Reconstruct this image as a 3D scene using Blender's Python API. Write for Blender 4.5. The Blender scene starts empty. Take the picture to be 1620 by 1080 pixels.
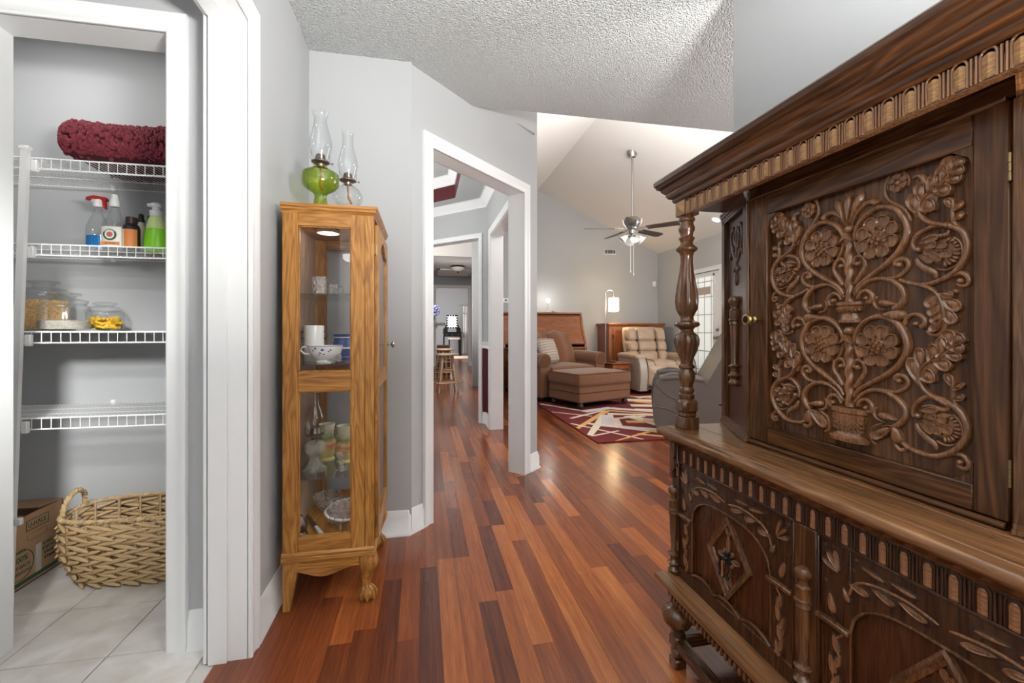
import bpy, bmesh, math, random
from mathutils import Vector, Matrix
random.seed(7)
sc = bpy.context.scene
COL = sc.collection
PI = math.pi

# ---------------------------------------------------------------- camera
cd = bpy.data.cameras.new('camera')
cd.sensor_fit = 'HORIZONTAL'; cd.sensor_width = 36.0
cd.lens = 36.0 * 695.0 / 1620.0
cd.shift_y = -18.0 / 1620.0
cd.clip_start = 0.02; cd.clip_end = 100
cam = bpy.data.objects.new('camera', cd); COL.objects.link(cam)
cam.location = (0, 0, 1.055)
cam.rotation_euler = (PI / 2, 0, -math.atan(140.0 / 695.0))
sc.camera = cam

# ---------------------------------------------------------------- world, lights, exposure
w = bpy.data.worlds.new('world'); sc.world = w; w.use_nodes = True
w.node_tree.nodes['Background'].inputs[0].default_value = (0.86, 0.92, 1.0, 1)
w.node_tree.nodes['Background'].inputs[1].default_value = 0.55
sc.view_settings.view_transform = 'Standard'
sc.view_settings.look = 'None'
sc.view_settings.gamma = 1.0
sc.view_settings.use_curve_mapping = False
sc.view_settings.exposure = 0.13
sc.cycles.max_bounces = 20
sc.cycles.diffuse_bounces = 5
sc.cycles.glossy_bounces = 16
sc.cycles.transparent_max_bounces = 64
sc.cycles.transmission_bounces = 10
sc.cycles.caustics_reflective = False
sc.cycles.caustics_refractive = False
sc.cycles.sample_clamp_indirect = 6.0

def area(name, loc, target, sx, sy, power, col=(1, 1, 1), spread=180):
    l = bpy.data.lights.new(name, 'AREA'); l.shape = 'RECTANGLE'; l.size = sx; l.size_y = sy
    l.energy = power; l.color = col; l.spread = math.radians(spread)
    o = bpy.data.objects.new(name, l); COL.objects.link(o); o.location = loc
    o.rotation_euler = (Vector(target) - Vector(loc)).to_track_quat('-Z', 'Y').to_euler()
    return o

def point(name, loc, power, r=0.05, col=(1, 1, 1)):
    l = bpy.data.lights.new(name, 'POINT'); l.energy = power; l.shadow_soft_size = r; l.color = col
    o = bpy.data.objects.new(name, l); COL.objects.link(o); o.location = loc
    return o

area('bounce_uplight', (0.9, -0.6, 1.2), (0.88, -0.4, 3), 0.5, 0.5, 255, (1.0, 0.985, 0.95))  # added unseen uplight, bounced off the ceiling as the main light
area('front_room_ceiling_fill', (0.1, -1.5, 2.38), (0.1, -1.0, 0), 1.2, 1.2, 8, (1.0, 0.98, 0.94))  # added fill under the ceiling behind the camera, no fixture known
area('front_room_back_fill', (-0.1, -2.9, 1.45), (0.4, 2, 1.35), 2.4, 1.7, 8, (1.0, 0.99, 0.97))  # added soft fill from the open back of the room, no window there
area('kitchen_window_daylight', (-2.6, -0.6, 1.5), (0.4, 0.4, 1.2), 1.4, 1.3, 12, (1.0, 0.99, 0.97))
area('pantry_fill_spot', (-0.74, 0.42, 1.66), (-1.76, 2.38, 0.60), 0.18, 0.18, 5.2, (1.0, 0.99, 0.96), 46)  # added narrow spot aimed into the pantry to brighten its back wall
area('pantry_top_fill', (-1.5, 1.95, 2.37), (-1.5, 2.12, 0), 0.5, 0.15, 4.2, (1.0, 0.99, 0.96))  # added fill hidden above the pantry door, evens out the left side
area('kitchen_nook_fill', (-1.7, 0.2, 2.40), (-1.7, 0.2, 0), 0.6, 0.6, 7, (1.0, 0.98, 0.95))  # added overhead fill for the unseen kitchen nook
area('foyer_fill_up', (2.4, 0.9, 1.2), (2.4, 1.1, 3), 0.5, 0.5, 55, (1.0, 0.98, 0.94))  # added upward fill to lift the dark part of the flat ceiling
point('cabinet_fill', (-0.40, 2.0, 1.455), 0.5, 0.03, (1.0, 0.95, 0.88))  # added light for the cabinet inside; the puck itself is unlit
area('foyer_fill', (3.0, 1.6, 2.40), (3.0, 1.6, 0), 0.9, 0.9, 50, (1.0, 0.97, 0.93))  # added downward fill in the unseen foyer
area('living_room_daylight', (4.55, 4.2, 1.7), (2.2, 5.2, 1.0), 2.0, 1.6, 62, (1.0, 0.99, 0.97))
area('vault_fill', (2.2, 3.3, 2.55), (2.4, 4.6, 3.6), 1.4, 0.5, 60, (1.0, 0.975, 0.93))  # added fill hidden behind the flat ceiling edge, brightens the vault
area('dining_fill', (-0.75, 4.1, 2.55), (-0.6, 4.1, 0), 0.9, 0.9, 22, (1.0, 0.97, 0.93))  # added general fill for the dining room, kept out of view
area('dining_ceiling_fill', (-0.8, 4.2, 1.75), (-0.8, 4.25, 3), 0.5, 0.5, 34, (1.0, 0.98, 0.94))  # added fill pointing up, brightens the dining ceiling and crown
area('kitchen_far_fill', (-0.9, 6.5, 2.3), (0.6, 9.2, 2.2), 0.8, 0.8, 70, (1.0, 0.95, 0.9))  # added fill aimed at the face of the kitchen beam
area('hall_far_fill', (0.55, 9.6, 2.5), (0.8, 10.4, 0), 0.5, 0.5, 26, (1.0, 0.95, 0.9))  # added fill for the far hall, separate from its flush light
area('bedroom_fill', (-0.8, 16.2, 1.6), (2.2, 17.6, 1.3), 1.5, 1.5, 130, (1.0, 1.0, 1.0))  # added fill for the far bedroom, no window built

# ---------------------------------------------------------------- materials
MATS = {}
def _nt(name):
    m = bpy.data.materials.new(name); m.use_nodes = True
    nt = m.node_tree; b = nt.nodes['Principled BSDF']
    MATS[name] = m
    return m, nt, b

def P(name, col, rough=0.5, metal=0.0, spec=0.5, noise=0.0, nscale=20, bump=0.0, bscale=200, coat=0.0, sheen=0.0):
    m, nt, b = _nt(name)
    b.inputs['Roughness'].default_value = rough
    b.inputs['Metallic'].default_value = metal
    b.inputs['Specular IOR Level'].default_value = spec
    if coat: b.inputs['Coat Weight'].default_value = coat; b.inputs['Coat Roughness'].default_value = 0.15
    if sheen: b.inputs['Sheen Weight'].default_value = sheen
    tc = nt.nodes.new('ShaderNodeTexCoord')
    if noise:
        n = nt.nodes.new('ShaderNodeTexNoise'); n.inputs['Scale'].default_value = nscale; n.inputs['Detail'].default_value = 4
        r = nt.nodes.new('ShaderNodeValToRGB')
        r.color_ramp.elements[0].position = 0.3; r.color_ramp.elements[1].position = 0.7
        r.color_ramp.elements[0].color = tuple(c * (1 - noise) for c in col) + (1,)
        r.color_ramp.elements[1].color = tuple(min(1, c * (1 + noise)) for c in col) + (1,)
        nt.links.new(tc.outputs['Object'], n.inputs['Vector']); nt.links.new(n.outputs['Fac'], r.inputs['Fac'])
        nt.links.new(r.outputs['Color'], b.inputs['Base Color'])
    else:
        b.inputs['Base Color'].default_value = tuple(col) + (1,)
    if bump:
        n = nt.nodes.new('ShaderNodeTexNoise'); n.inputs['Scale'].default_value = bscale; n.inputs['Detail'].default_value = 3
        bp = nt.nodes.new('ShaderNodeBump'); bp.inputs['Strength'].default_value = bump; bp.inputs['Distance'].default_value = 0.004
        nt.links.new(tc.outputs['Object'], n.inputs['Vector']); nt.links.new(n.outputs['Fac'], bp.inputs['Height'])
        nt.links.new(bp.outputs['Normal'], b.inputs['Normal'])
    return m

def wood(name, dark, mid, light, axis='z', rough=0.35, scale=1.0, fig=0.5, coat=0.0, bump=0.12, spec=0.5, pores=0.35):
    m, nt, b = _nt(name); L = nt.links.new
    tc = nt.nodes.new('ShaderNodeTexCoord'); mp = nt.nodes.new('ShaderNodeMapping')
    s = [9.0 * scale] * 3; s['xyz'.index(axis)] = 0.9 * scale
    mp.inputs['Scale'].default_value = s
    n1 = nt.nodes.new('ShaderNodeTexNoise'); n1.inputs['Scale'].default_value = 1.6; n1.inputs['Detail'].default_value = 3; n1.inputs['Distortion'].default_value = 0.6
    mth = nt.nodes.new('ShaderNodeMath'); mth.operation = 'MULTIPLY'; mth.inputs[1].default_value = 9.0
    sn = nt.nodes.new('ShaderNodeMath'); sn.operation = 'FRACT'
    pp = nt.nodes.new('ShaderNodeMath'); pp.operation = 'PINGPONG'; pp.inputs[1].default_value = 0.5
    mp2 = nt.nodes.new('ShaderNodeMapping'); s2 = [160.0 * scale] * 3; s2['xyz'.index(axis)] = 7.0 * scale
    mp2.inputs['Scale'].default_value = s2
    n2 = nt.nodes.new('ShaderNodeTexNoise'); n2.inputs['Scale'].default_value = 1.0; n2.inputs['Detail'].default_value = 3
    r = nt.nodes.new('ShaderNodeValToRGB'); e = r.color_ramp.elements
    e[0].position = 0.0; e[0].color = tuple(dark) + (1,)
    e[1].position = 1.0; e[1].color = tuple(light) + (1,)
    em = e.new(0.45); em.color = tuple(mid) + (1,)
    mix = nt.nodes.new('ShaderNodeMix'); mix.data_type = 'FLOAT'; mix.inputs['Factor'].default_value = fig
    L(tc.outputs['Object'], mp.inputs['Vector']); L(mp.outputs['Vector'], n1.inputs['Vector'])
    L(n1.outputs['Fac'], mth.inputs[0]); L(mth.outputs[0], pp.inputs[0])
    m2 = nt.nodes.new('ShaderNodeMath'); m2.operation = 'MULTIPLY'; m2.inputs[1].default_value = 2.0
    L(pp.outputs[0], m2.inputs[0])
    L(tc.outputs['Object'], mp2.inputs['Vector']); L(mp2.outputs['Vector'], n2.inputs['Vector'])
    L(n1.outputs['Fac'], mix.inputs['A']); L(m2.outputs[0], mix.inputs['B'])
    L(mix.outputs['Result'], r.inputs['Fac'])
    r2 = nt.nodes.new('ShaderNodeValToRGB'); r2.color_ramp.elements[0].position = 0.35; r2.color_ramp.elements[1].position = 0.6
    v = 1 - pores
    r2.color_ramp.elements[0].color = (v, v, v, 1); r2.color_ramp.elements[1].color = (1, 1, 1, 1)
    L(n2.outputs['Fac'], r2.inputs['Fac'])
    mc = nt.nodes.new('ShaderNodeMix'); mc.data_type = 'RGBA'; mc.blend_type = 'MULTIPLY'; mc.inputs['Factor'].default_value = 1.0
    L(r.outputs['Color'], mc.inputs['A']); L(r2.outputs['Color'], mc.inputs['B'])
    L(mc.outputs['Result'], b.inputs['Base Color'])
    bp = nt.nodes.new('ShaderNodeBump'); bp.inputs['Strength'].default_value = bump; bp.inputs['Distance'].default_value = 0.002
    L(n2.outputs['Fac'], bp.inputs['Height']); L(bp.outputs['Normal'], b.inputs['Normal'])
    b.inputs['Roughness'].default_value = rough
    b.inputs['Specular IOR Level'].default_value = spec
    if coat: b.inputs['Coat Weight'].default_value = coat; b.inputs['Coat Roughness'].default_value = 0.2
    return m

def plank_mat(name, island):
    m, nt, b = _nt(name); L = nt.links.new
    tc = nt.nodes.new('ShaderNodeTexCoord')
    oi = nt.nodes.new('ShaderNodeObjectInfo')
    geo = nt.nodes.new('ShaderNodeNewGeometry')
    src = geo.outputs['Random Per Island'] if island else oi.outputs['Color']
    pos = geo.outputs['Position']
    off = nt.nodes.new('ShaderNodeVectorMath'); off.operation = 'SCALE'; off.inputs['Scale'].default_value = 13.7
    cmb = nt.nodes.new('ShaderNodeCombineXYZ')
    rnd = geo.outputs['Random Per Island'] if island else oi.outputs['Random']
    L(rnd, cmb.inputs['X']); L(rnd, cmb.inputs['Y'])
    L(cmb.outputs['Vector'], off.inputs[0])
    ad = nt.nodes.new('ShaderNodeVectorMath'); ad.operation = 'ADD'
    L(pos, ad.inputs[0]); L(off.outputs['Vector'], ad.inputs[1])
    mp = nt.nodes.new('ShaderNodeMapping'); mp.inputs['Scale'].default_value = (45, 1.3, 45)
    L(ad.outputs['Vector'], mp.inputs['Vector'])
    n1 = nt.nodes.new('ShaderNodeTexNoise'); n1.inputs['Scale'].default_value = 1.0; n1.inputs['Detail'].default_value = 5; n1.inputs['Distortion'].default_value = 0.8
    L(mp.outputs['Vector'], n1.inputs['Vector'])
    mp2 = nt.nodes.new('ShaderNodeMapping'); mp2.inputs['Scale'].default_value = (260, 9, 260)
    L(ad.outputs['Vector'], mp2.inputs['Vector'])
    n2 = nt.nodes.new('ShaderNodeTexNoise'); n2.inputs['Scale'].default_value = 1.0; n2.inputs['Detail'].default_value = 2
    L(mp2.outputs['Vector'], n2.inputs['Vector'])
    r = nt.nodes.new('ShaderNodeValToRGB'); e = r.color_ramp.elements
    e[0].position = 0.0; e[0].color = (0.085, 0.022, 0.012, 1)
    e[1].position = 1.0; e[1].color = (0.52, 0.180, 0.048, 1)
    a = e.new(0.35); a.color = (0.200, 0.050, 0.018, 1)
    a = e.new(0.65); a.color = (0.330, 0.092, 0.025, 1)
    # tone + grain
    ma = nt.nodes.new('ShaderNodeMath'); ma.operation = 'MULTIPLY_ADD'; ma.inputs[1].default_value = 0.62; ma.inputs[2].default_value = -0.31
    L(n1.outputs['Fac'], ma.inputs[0])
    mb = nt.nodes.new('ShaderNodeMath'); mb.operation = 'ADD'; mb.use_clamp = True
    L(ma.outputs[0], mb.inputs[1])
    if island:
        k = nt.nodes.new('ShaderNodeMath'); k.operation = 'MULTIPLY_ADD'; k.inputs[1].default_value = 0.7; k.inputs[2].default_value = 0.15
        L(src, k.inputs[0]); L(k.outputs[0], mb.inputs[0])
    else:
        sp = nt.nodes.new('ShaderNodeSeparateColor'); L(src, sp.inputs[0]); L(sp.outputs[0], mb.inputs[0])
    L(mb.outputs[0], r.inputs['Fac'])
    r2 = nt.nodes.new('ShaderNodeValToRGB'); r2.color_ramp.elements[0].position = 0.3; r2.color_ramp.elements[1].position = 0.6
    r2.color_ramp.elements[0].color = (0.72, 0.72, 0.72, 1)
    L(n2.outputs['Fac'], r2.inputs['Fac'])
    mc = nt.nodes.new('ShaderNodeMix'); mc.data_type = 'RGBA'; mc.blend_type = 'MULTIPLY'; mc.inputs['Factor'].default_value = 1.0
    L(r.outputs['Color'], mc.inputs['A']); L(r2.outputs['Color'], mc.inputs['B'])
    L(mc.outputs['Result'], b.inputs['Base Color'])
    b.inputs['Roughness'].default_value = 0.21
    b.inputs['Specular IOR Level'].default_value = 0.5
    bp = nt.nodes.new('ShaderNodeBump'); bp.inputs['Strength'].default_value = 0.03; bp.inputs['Distance'].default_value = 0.002
    L(n2.outputs['Fac'], bp.inputs['Height']); L(bp.outputs['Normal'], b.inputs['Normal'])
    return m

def popcorn(name, col):
    m, nt, b = _nt(name); L = nt.links.new
    tc = nt.nodes.new('ShaderNodeTexCoord')
    v = nt.nodes.new('ShaderNodeTexVoronoi'); v.inputs['Scale'].default_value = 150; v.feature = 'SMOOTH_F1'
    n = nt.nodes.new('ShaderNodeTexNoise'); n.inputs['Scale'].default_value = 240; n.inputs['Detail'].default_value = 2
    L(tc.outputs['Object'], v.inputs['Vector']); L(tc.outputs['Object'], n.inputs['Vector'])
    md = nt.nodes.new('ShaderNodeMath'); md.operation = 'SUBTRACT'
    L(n.outputs['Fac'], md.inputs[0]); L(v.outputs['Distance'], md.inputs[1])
    bp = nt.nodes.new('ShaderNodeBump'); bp.inputs['Strength'].default_value = 1.0; bp.inputs['Distance'].default_value = 0.028
    L(md.outputs[0], bp.inputs['Height']); L(bp.outputs['Normal'], b.inputs['Normal'])
    b.inputs['Base Color'].default_value = tuple(col) + (1,); b.inputs['Roughness'].default_value = 0.95
    return m

def thin_glass(name, tint=(1, 1, 1), edge=(0.6, 0.62, 0.62), gl=1.0, blend=0.25, facet=0, ior=1.45):
    m = bpy.data.materials.new(name); m.use_nodes = True; nt = m.node_tree; nt.nodes.clear(); L = nt.links.new
    MATS[name] = m
    out = nt.nodes.new('ShaderNodeOutputMaterial')
    tr = nt.nodes.new('ShaderNodeBsdfTransparent'); gs = nt.nodes.new('ShaderNodeBsdfGlossy'); gs.inputs['Roughness'].default_value = 0.03
    gs.inputs['Color'].default_value = (gl, gl, gl, 1)
    lw = nt.nodes.new('ShaderNodeLayerWeight'); lw.inputs['Blend'].default_value = blend
    mx = nt.nodes.new('ShaderNodeMix'); mx.data_type = 'RGBA'
    mx.inputs['A'].default_value = tuple(tint) + (1,); mx.inputs['B'].default_value = tuple(edge) + (1,)
    L(lw.outputs['Facing'], mx.inputs['Factor']); L(mx.outputs['Result'], tr.inputs['Color'])
    lf = nt.nodes.new('ShaderNodeLayerWeight'); lf.inputs['Blend'].default_value = 0.5
    pw = nt.nodes.new('ShaderNodeMath'); pw.operation = 'POWER'; pw.inputs[1].default_value = 4.0
    fr = nt.nodes.new('ShaderNodeMath'); fr.operation = 'MULTIPLY_ADD'; f0 = ((ior - 1) / (ior + 1)) ** 2
    fr.inputs[1].default_value = 0.8 - f0; fr.inputs[2].default_value = f0
    L(lf.outputs['Facing'], pw.inputs[0]); L(pw.outputs[0], fr.inputs[0])
    if facet:
        tc = nt.nodes.new('ShaderNodeTexCoord'); vo = nt.nodes.new('ShaderNodeTexVoronoi'); vo.inputs['Scale'].default_value = facet
        bp = nt.nodes.new('ShaderNodeBump'); bp.inputs['Strength'].default_value = 1.0; bp.inputs['Distance'].default_value = 0.01
        L(tc.outputs['Object'], vo.inputs['Vector']); L(vo.outputs['Distance'], bp.inputs['Height'])
        L(bp.outputs['Normal'], gs.inputs['Normal']); L(bp.outputs['Normal'], lw.inputs['Normal']); L(bp.outputs['Normal'], lf.inputs['Normal'])
    ms = nt.nodes.new('ShaderNodeMixShader')
    L(fr.outputs[0], ms.inputs[0]); L(tr.outputs[0], ms.inputs[1]); L(gs.outputs[0], ms.inputs[2]); L(ms.outputs[0], out.inputs['Surface'])
    return m

def pressed(name, col, fac, scale):
    """milky pressed glass: part see-through, part faceted gloss"""
    m, nt, b = _nt(name); L = nt.links.new
    b.inputs['Base Color'].default_value = tuple(col) + (1,); b.inputs['Roughness'].default_value = 0.08; b.inputs['Specular IOR Level'].default_value = 0.9
    tc = nt.nodes.new('ShaderNodeTexCoord'); vo = nt.nodes.new('ShaderNodeTexVoronoi'); vo.inputs['Scale'].default_value = scale
    bp = nt.nodes.new('ShaderNodeBump'); bp.inputs['Strength'].default_value = 1.0; bp.inputs['Distance'].default_value = 0.012
    L(tc.outputs['Object'], vo.inputs['Vector']); L(vo.outputs['Distance'], bp.inputs['Height']); L(bp.outputs['Normal'], b.inputs['Normal'])
    tr = nt.nodes.new('ShaderNodeBsdfTransparent'); tr.inputs['Color'].default_value = (0.93, 0.93, 0.92, 1)
    mx = nt.nodes.new('ShaderNodeMixShader'); mx.inputs[0].default_value = fac
    L(tr.outputs[0], mx.inputs[1]); L(b.outputs[0], mx.inputs[2]); L(mx.outputs[0], nt.nodes['Material Output'].inputs['Surface'])

def glow(name, col, s):
    m, nt, b = _nt(name)
    b.inputs['Base Color'].default_value = tuple(col) + (1,)
    b.inputs['Emission Color'].default_value = tuple(col) + (1,); b.inputs['Emission Strength'].default_value = s
    return m

P('wall_paint', (0.435, 0.447, 0.457), 0.75, bump=0.05, bscale=160)
P('white_trim', (0.80, 0.815, 0.82), 0.35)
popcorn('popcorn_ceiling', (0.82, 0.85, 0.855))
P('vault_paint', (0.74, 0.72, 0.70), 0.9, bump=0.05, bscale=120)
P('red_paint', (0.085, 0.008, 0.012), 0.6)
P('dark_gap', (0.03, 0.012, 0.008), 0.8)
P('grout', (0.55, 0.53, 0.50), 0.9)
plank_mat('plank', False); plank_mat('plank_far', True)
def tile_mat():
    m, nt, b = _nt('tile'); L = nt.links.new
    tc = nt.nodes.new('ShaderNodeTexCoord')
    n = nt.nodes.new('ShaderNodeTexNoise'); n.inputs['Scale'].default_value = 9; n.inputs['Detail'].default_value = 8; n.inputs['Distortion'].default_value = 0.5
    r = nt.nodes.new('ShaderNodeValToRGB'); e = r.color_ramp.elements
    e[0].position = 0.3; e[0].color = (0.58, 0.54, 0.49, 1); e[1].position = 0.7; e[1].color = (0.80, 0.78, 0.75, 1)
    geo = nt.nodes.new('ShaderNodeNewGeometry')
    L(geo.outputs['Position'], n.inputs['Vector']); L(n.outputs['Fac'], r.inputs['Fac']); L(r.outputs['Color'], b.inputs['Base Color'])
    b.inputs['Roughness'].default_value = 0.32
tile_mat()
# sideboard woods
HD, HM, HL = (0.018, 0.0062, 0.0024), (0.070, 0.0255, 0.0090), (0.200, 0.082, 0.030)
wood('hutch_z', HD, HM, HL, 'z', 0.27, 1.2, 0.35, spec=0.4, bump=0.06)
wood('hutch_y', HD, HM, HL, 'y', 0.27, 1.2, 0.35, spec=0.4, bump=0.06)
wood('hutch_x', HD, HM, HL, 'x', 0.27, 1.2, 0.35, spec=0.4, bump=0.06)
wood('hutch_top', (0.075, 0.032, 0.012), (0.180, 0.080, 0.031), (0.33, 0.16, 0.065), 'y', 0.27, 1.0, 0.3, spec=0.55, bump=0.04, pores=0.3)
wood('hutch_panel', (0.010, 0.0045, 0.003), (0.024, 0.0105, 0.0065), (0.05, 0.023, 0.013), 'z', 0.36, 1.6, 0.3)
wood('hutch_red', (0.024, 0.0075, 0.0030), (0.062, 0.0190, 0.0070), (0.115, 0.038, 0.014), 'z', 0.27, 1.6, 0.3, spec=0.4, bump=0.05)
wood('hutch_carved', (0.070, 0.027, 0.0098), (0.190, 0.079, 0.0295), (0.36, 0.165, 0.066), 'z', 0.27, 2.2, 0.25, bump=0.25, spec=0.75)
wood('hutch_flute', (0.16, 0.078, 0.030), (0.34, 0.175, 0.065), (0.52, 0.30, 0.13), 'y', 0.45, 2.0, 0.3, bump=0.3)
wood('hutch_turned', (0.034, 0.013, 0.005), (0.100, 0.040, 0.0145), (0.24, 0.110, 0.042), 'z', 0.24, 1.8, 0.3, spec=0.6)
wood('hutch_dark', (0.014, 0.0048, 0.0020), (0.046, 0.0160, 0.0062), (0.100, 0.038, 0.0150), 'z', 0.27, 1.4, 0.3, spec=0.45, bump=0.06)
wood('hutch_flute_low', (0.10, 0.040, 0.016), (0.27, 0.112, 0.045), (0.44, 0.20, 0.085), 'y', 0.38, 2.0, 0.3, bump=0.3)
P('brass', (0.55, 0.38, 0.15), 0.3, 1.0); P('old_brass', (0.25, 0.17, 0.08), 0.35, 1.0)
P('black_iron', (0.02, 0.02, 0.022), 0.35, 0.8)
# oak
OD, OM, OL = (0.17, 0.064, 0.011), (0.38, 0.160, 0.030), (0.53, 0.26, 0.068)
wood('oak_z', OD, OM, OL, 'z', 0.38, 1.3, 0.55, pores=0.3)
wood('oak_x', OD, OM, OL, 'x', 0.38, 1.3, 0.55, pores=0.3)
wood('oak_y', OD, OM, OL, 'y', 0.38, 1.3, 0.55, pores=0.3)
wood('oak_back', (0.16, 0.09, 0.052), (0.28, 0.17, 0.105), (0.40, 0.26, 0.17), 'z', 0.5, 1.2, 0.4)
thin_glass('pane_glass', (0.985, 0.99, 0.99), (0.94, 0.95, 0.95))
thin_glass('shelf_glass', (0.96, 0.985, 0.98), (0.62, 0.72, 0.70))
thin_glass('clear_glass', (0.97, 0.98, 0.98), (0.66, 0.69, 0.69), blend=0.25, ior=1.6)
pressed('crystal', (0.60, 0.56, 0.54), 0.42, 75)
thin_glass('green_glass', (0.72, 0.82, 0.26), (0.26, 0.38, 0.02), blend=0.42, ior=1.6)
thin_glass('jar_glass', (0.985, 0.99, 0.99), (0.72, 0.75, 0.75), blend=0.25, ior=1.5)
pressed('green_pale_glass', (0.62, 0.68, 0.58), 0.22, 30)
P('burner', (0.20, 0.16, 0.13), 0.35, 0.9); P('wick', (0.45, 0.25, 0.17), 0.9)
P('china_white', (0.80, 0.80, 0.78), 0.2); P('china_blue', (0.05, 0.09, 0.30), 0.25)
P('white_wire', (0.88, 0.89, 0.90), 0.3)
P('chenille_dark', (0.06, 0.006, 0.010), 0.9); P('chenille', (0.165, 0.018, 0.030), 0.85, noise=0.3, nscale=60)
P('cardboard', (0.40, 0.235, 0.125), 0.85, noise=0.06, nscale=15); P('print_green', (0.015, 0.075, 0.04), 0.8)
P('print_red', (0.5, 0.05, 0.02), 0.8); P('tape', (0.62, 0.60, 0.56), 0.25)
P('cane_a', (0.50, 0.345, 0.18), 0.6, noise=0.35, nscale=40)
P('grain_food', (0.72, 0.44, 0.20), 0.8, noise=0.35, nscale=160)
P('pasta', (0.78, 0.48, 0.03), 0.5, noise=0.2, nscale=30); P('grey_food', (0.36, 0.33, 0.28), 0.8, noise=0.2, nscale=90)
P('blue_liquid', (0.01, 0.16, 0.45), 0.2); P('green_liquid', (0.28, 0.78, 0.02), 0.25)
P('red_plastic', (0.45, 0.02, 0.015), 0.35); P('white_plastic', (0.85, 0.85, 0.85), 0.35)
P('black_plastic', (0.015, 0.014, 0.014), 0.3); P('brown_plastic', (0.05, 0.02, 0.015), 0.3)
P('label_cream', (0.78, 0.72, 0.52), 0.5); P('label_orange', (0.72, 0.24, 0.06), 0.5); P('label_white', (0.8, 0.78, 0.72), 0.5)
P('label_green', (0.01, 0.10, 0.045), 0.5); P('label_red', (0.6, 0.12, 0.10), 0.5); P('amber', (0.42, 0.22, 0.01), 0.2)
P('frost_plastic', (0.72, 0.74, 0.74), 0.4); P('lime_frost', (0.68, 0.85, 0.35), 0.4)
# living room
P('nickel', (0.36, 0.35, 0.34), 0.3, 1.0); P('blade', (0.055, 0.042, 0.038), 0.45)
P('frost', (0.86, 0.86, 0.85), 0.4); glow('lamp_shade', (1.0, 0.82, 0.50), 13); glow('bulb', (1.0, 0.95, 0.86), 45)
glow('can_lamp', (1.0, 0.90, 0.72), 45)
P('brown_fabric', (0.190, 0.074, 0.031), 0.92, noise=0.42, nscale=210, bump=0.35, bscale=500, sheen=0.3)
P('brown_fabric_dark', (0.125, 0.052, 0.025), 0.92, noise=0.15, nscale=130)
P('stripe_light', (0.50, 0.42, 0.36), 0.9); P('stripe_dark', (0.33, 0.25, 0.20), 0.9)
P('beige_leather', (0.47, 0.335, 0.235), 0.36, noise=0.10, nscale=9, bump=0.15, bscale=90)
P('beige_leather_grey', (0.42, 0.36, 0.31), 0.4, noise=0.08, nscale=9, bump=0.1, bscale=90)
P('leather_seam', (0.13, 0.075, 0.045), 0.6)
P('grey_seam', (0.17, 0.145, 0.13), 0.45); P('grey_leather', (0.135, 0.114, 0.101), 0.42, noise=0.08, nscale=8, bump=0.08, bscale=120)
P('nail', (0.07, 0.045, 0.03), 0.35, 0.8)
wood('cherry_z', (0.16, 0.042, 0.012), (0.32, 0.098, 0.028), (0.45, 0.16, 0.05), 'z', 0.33, 1.0, 0.4)
wood('cherry_x', (0.16, 0.042, 0.012), (0.32, 0.098, 0.028), (0.45, 0.16, 0.05), 'x', 0.30, 1.0, 0.4)
P('rug_maroon', (0.155, 0.013, 0.016), 0.95, noise=0.2, nscale=90); P('rug_cream', (0.74, 0.63, 0.50), 0.95, noise=0.06, nscale=90)
P('rug_gold', (0.74, 0.40, 0.13), 0.95, noise=0.08, nscale=90); P('rug_lav', (0.62, 0.56, 0.56), 0.95, noise=0.06, nscale=90)
P('dark_wood', (0.03, 0.015, 0.01), 0.4); P('black_lacquer', (0.006, 0.006, 0.006), 0.3)
glow('mirror_lit', (0.85, 0.88, 0.88), 0.75); P('vent_dark', (0.10, 0.10, 0.10), 0.7)
glow('door_daylight', (0.90, 0.96, 0.95), 0.32); P('lead_line', (0.35, 0.37, 0.36), 0.5)
wood('stool_wood', (0.42, 0.27, 0.16), (0.60, 0.42, 0.27), (0.72, 0.55, 0.38), 'z', 0.4, 1.0, 0.4)
P('counter_dark', (0.10, 0.09, 0.085), 0.25); P('petal', (0.42, 0.42, 0.74), 0.8, noise=0.3, nscale=60); P('leaf_green', (0.06, 0.14, 0.04), 0.6)
P('brown_leather', (0.085, 0.03, 0.018), 0.45); P('fur', (0.72, 0.58, 0.47), 0.95)
P('alabaster', (0.62, 0.58, 0.53), 0.5); P('bronze', (0.06, 0.035, 0.02), 0.4, 0.7); P('curtain', (0.70, 0.69, 0.67), 0.9)
P('seal_green', (0.30, 0.33, 0.06), 0.3)
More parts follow.
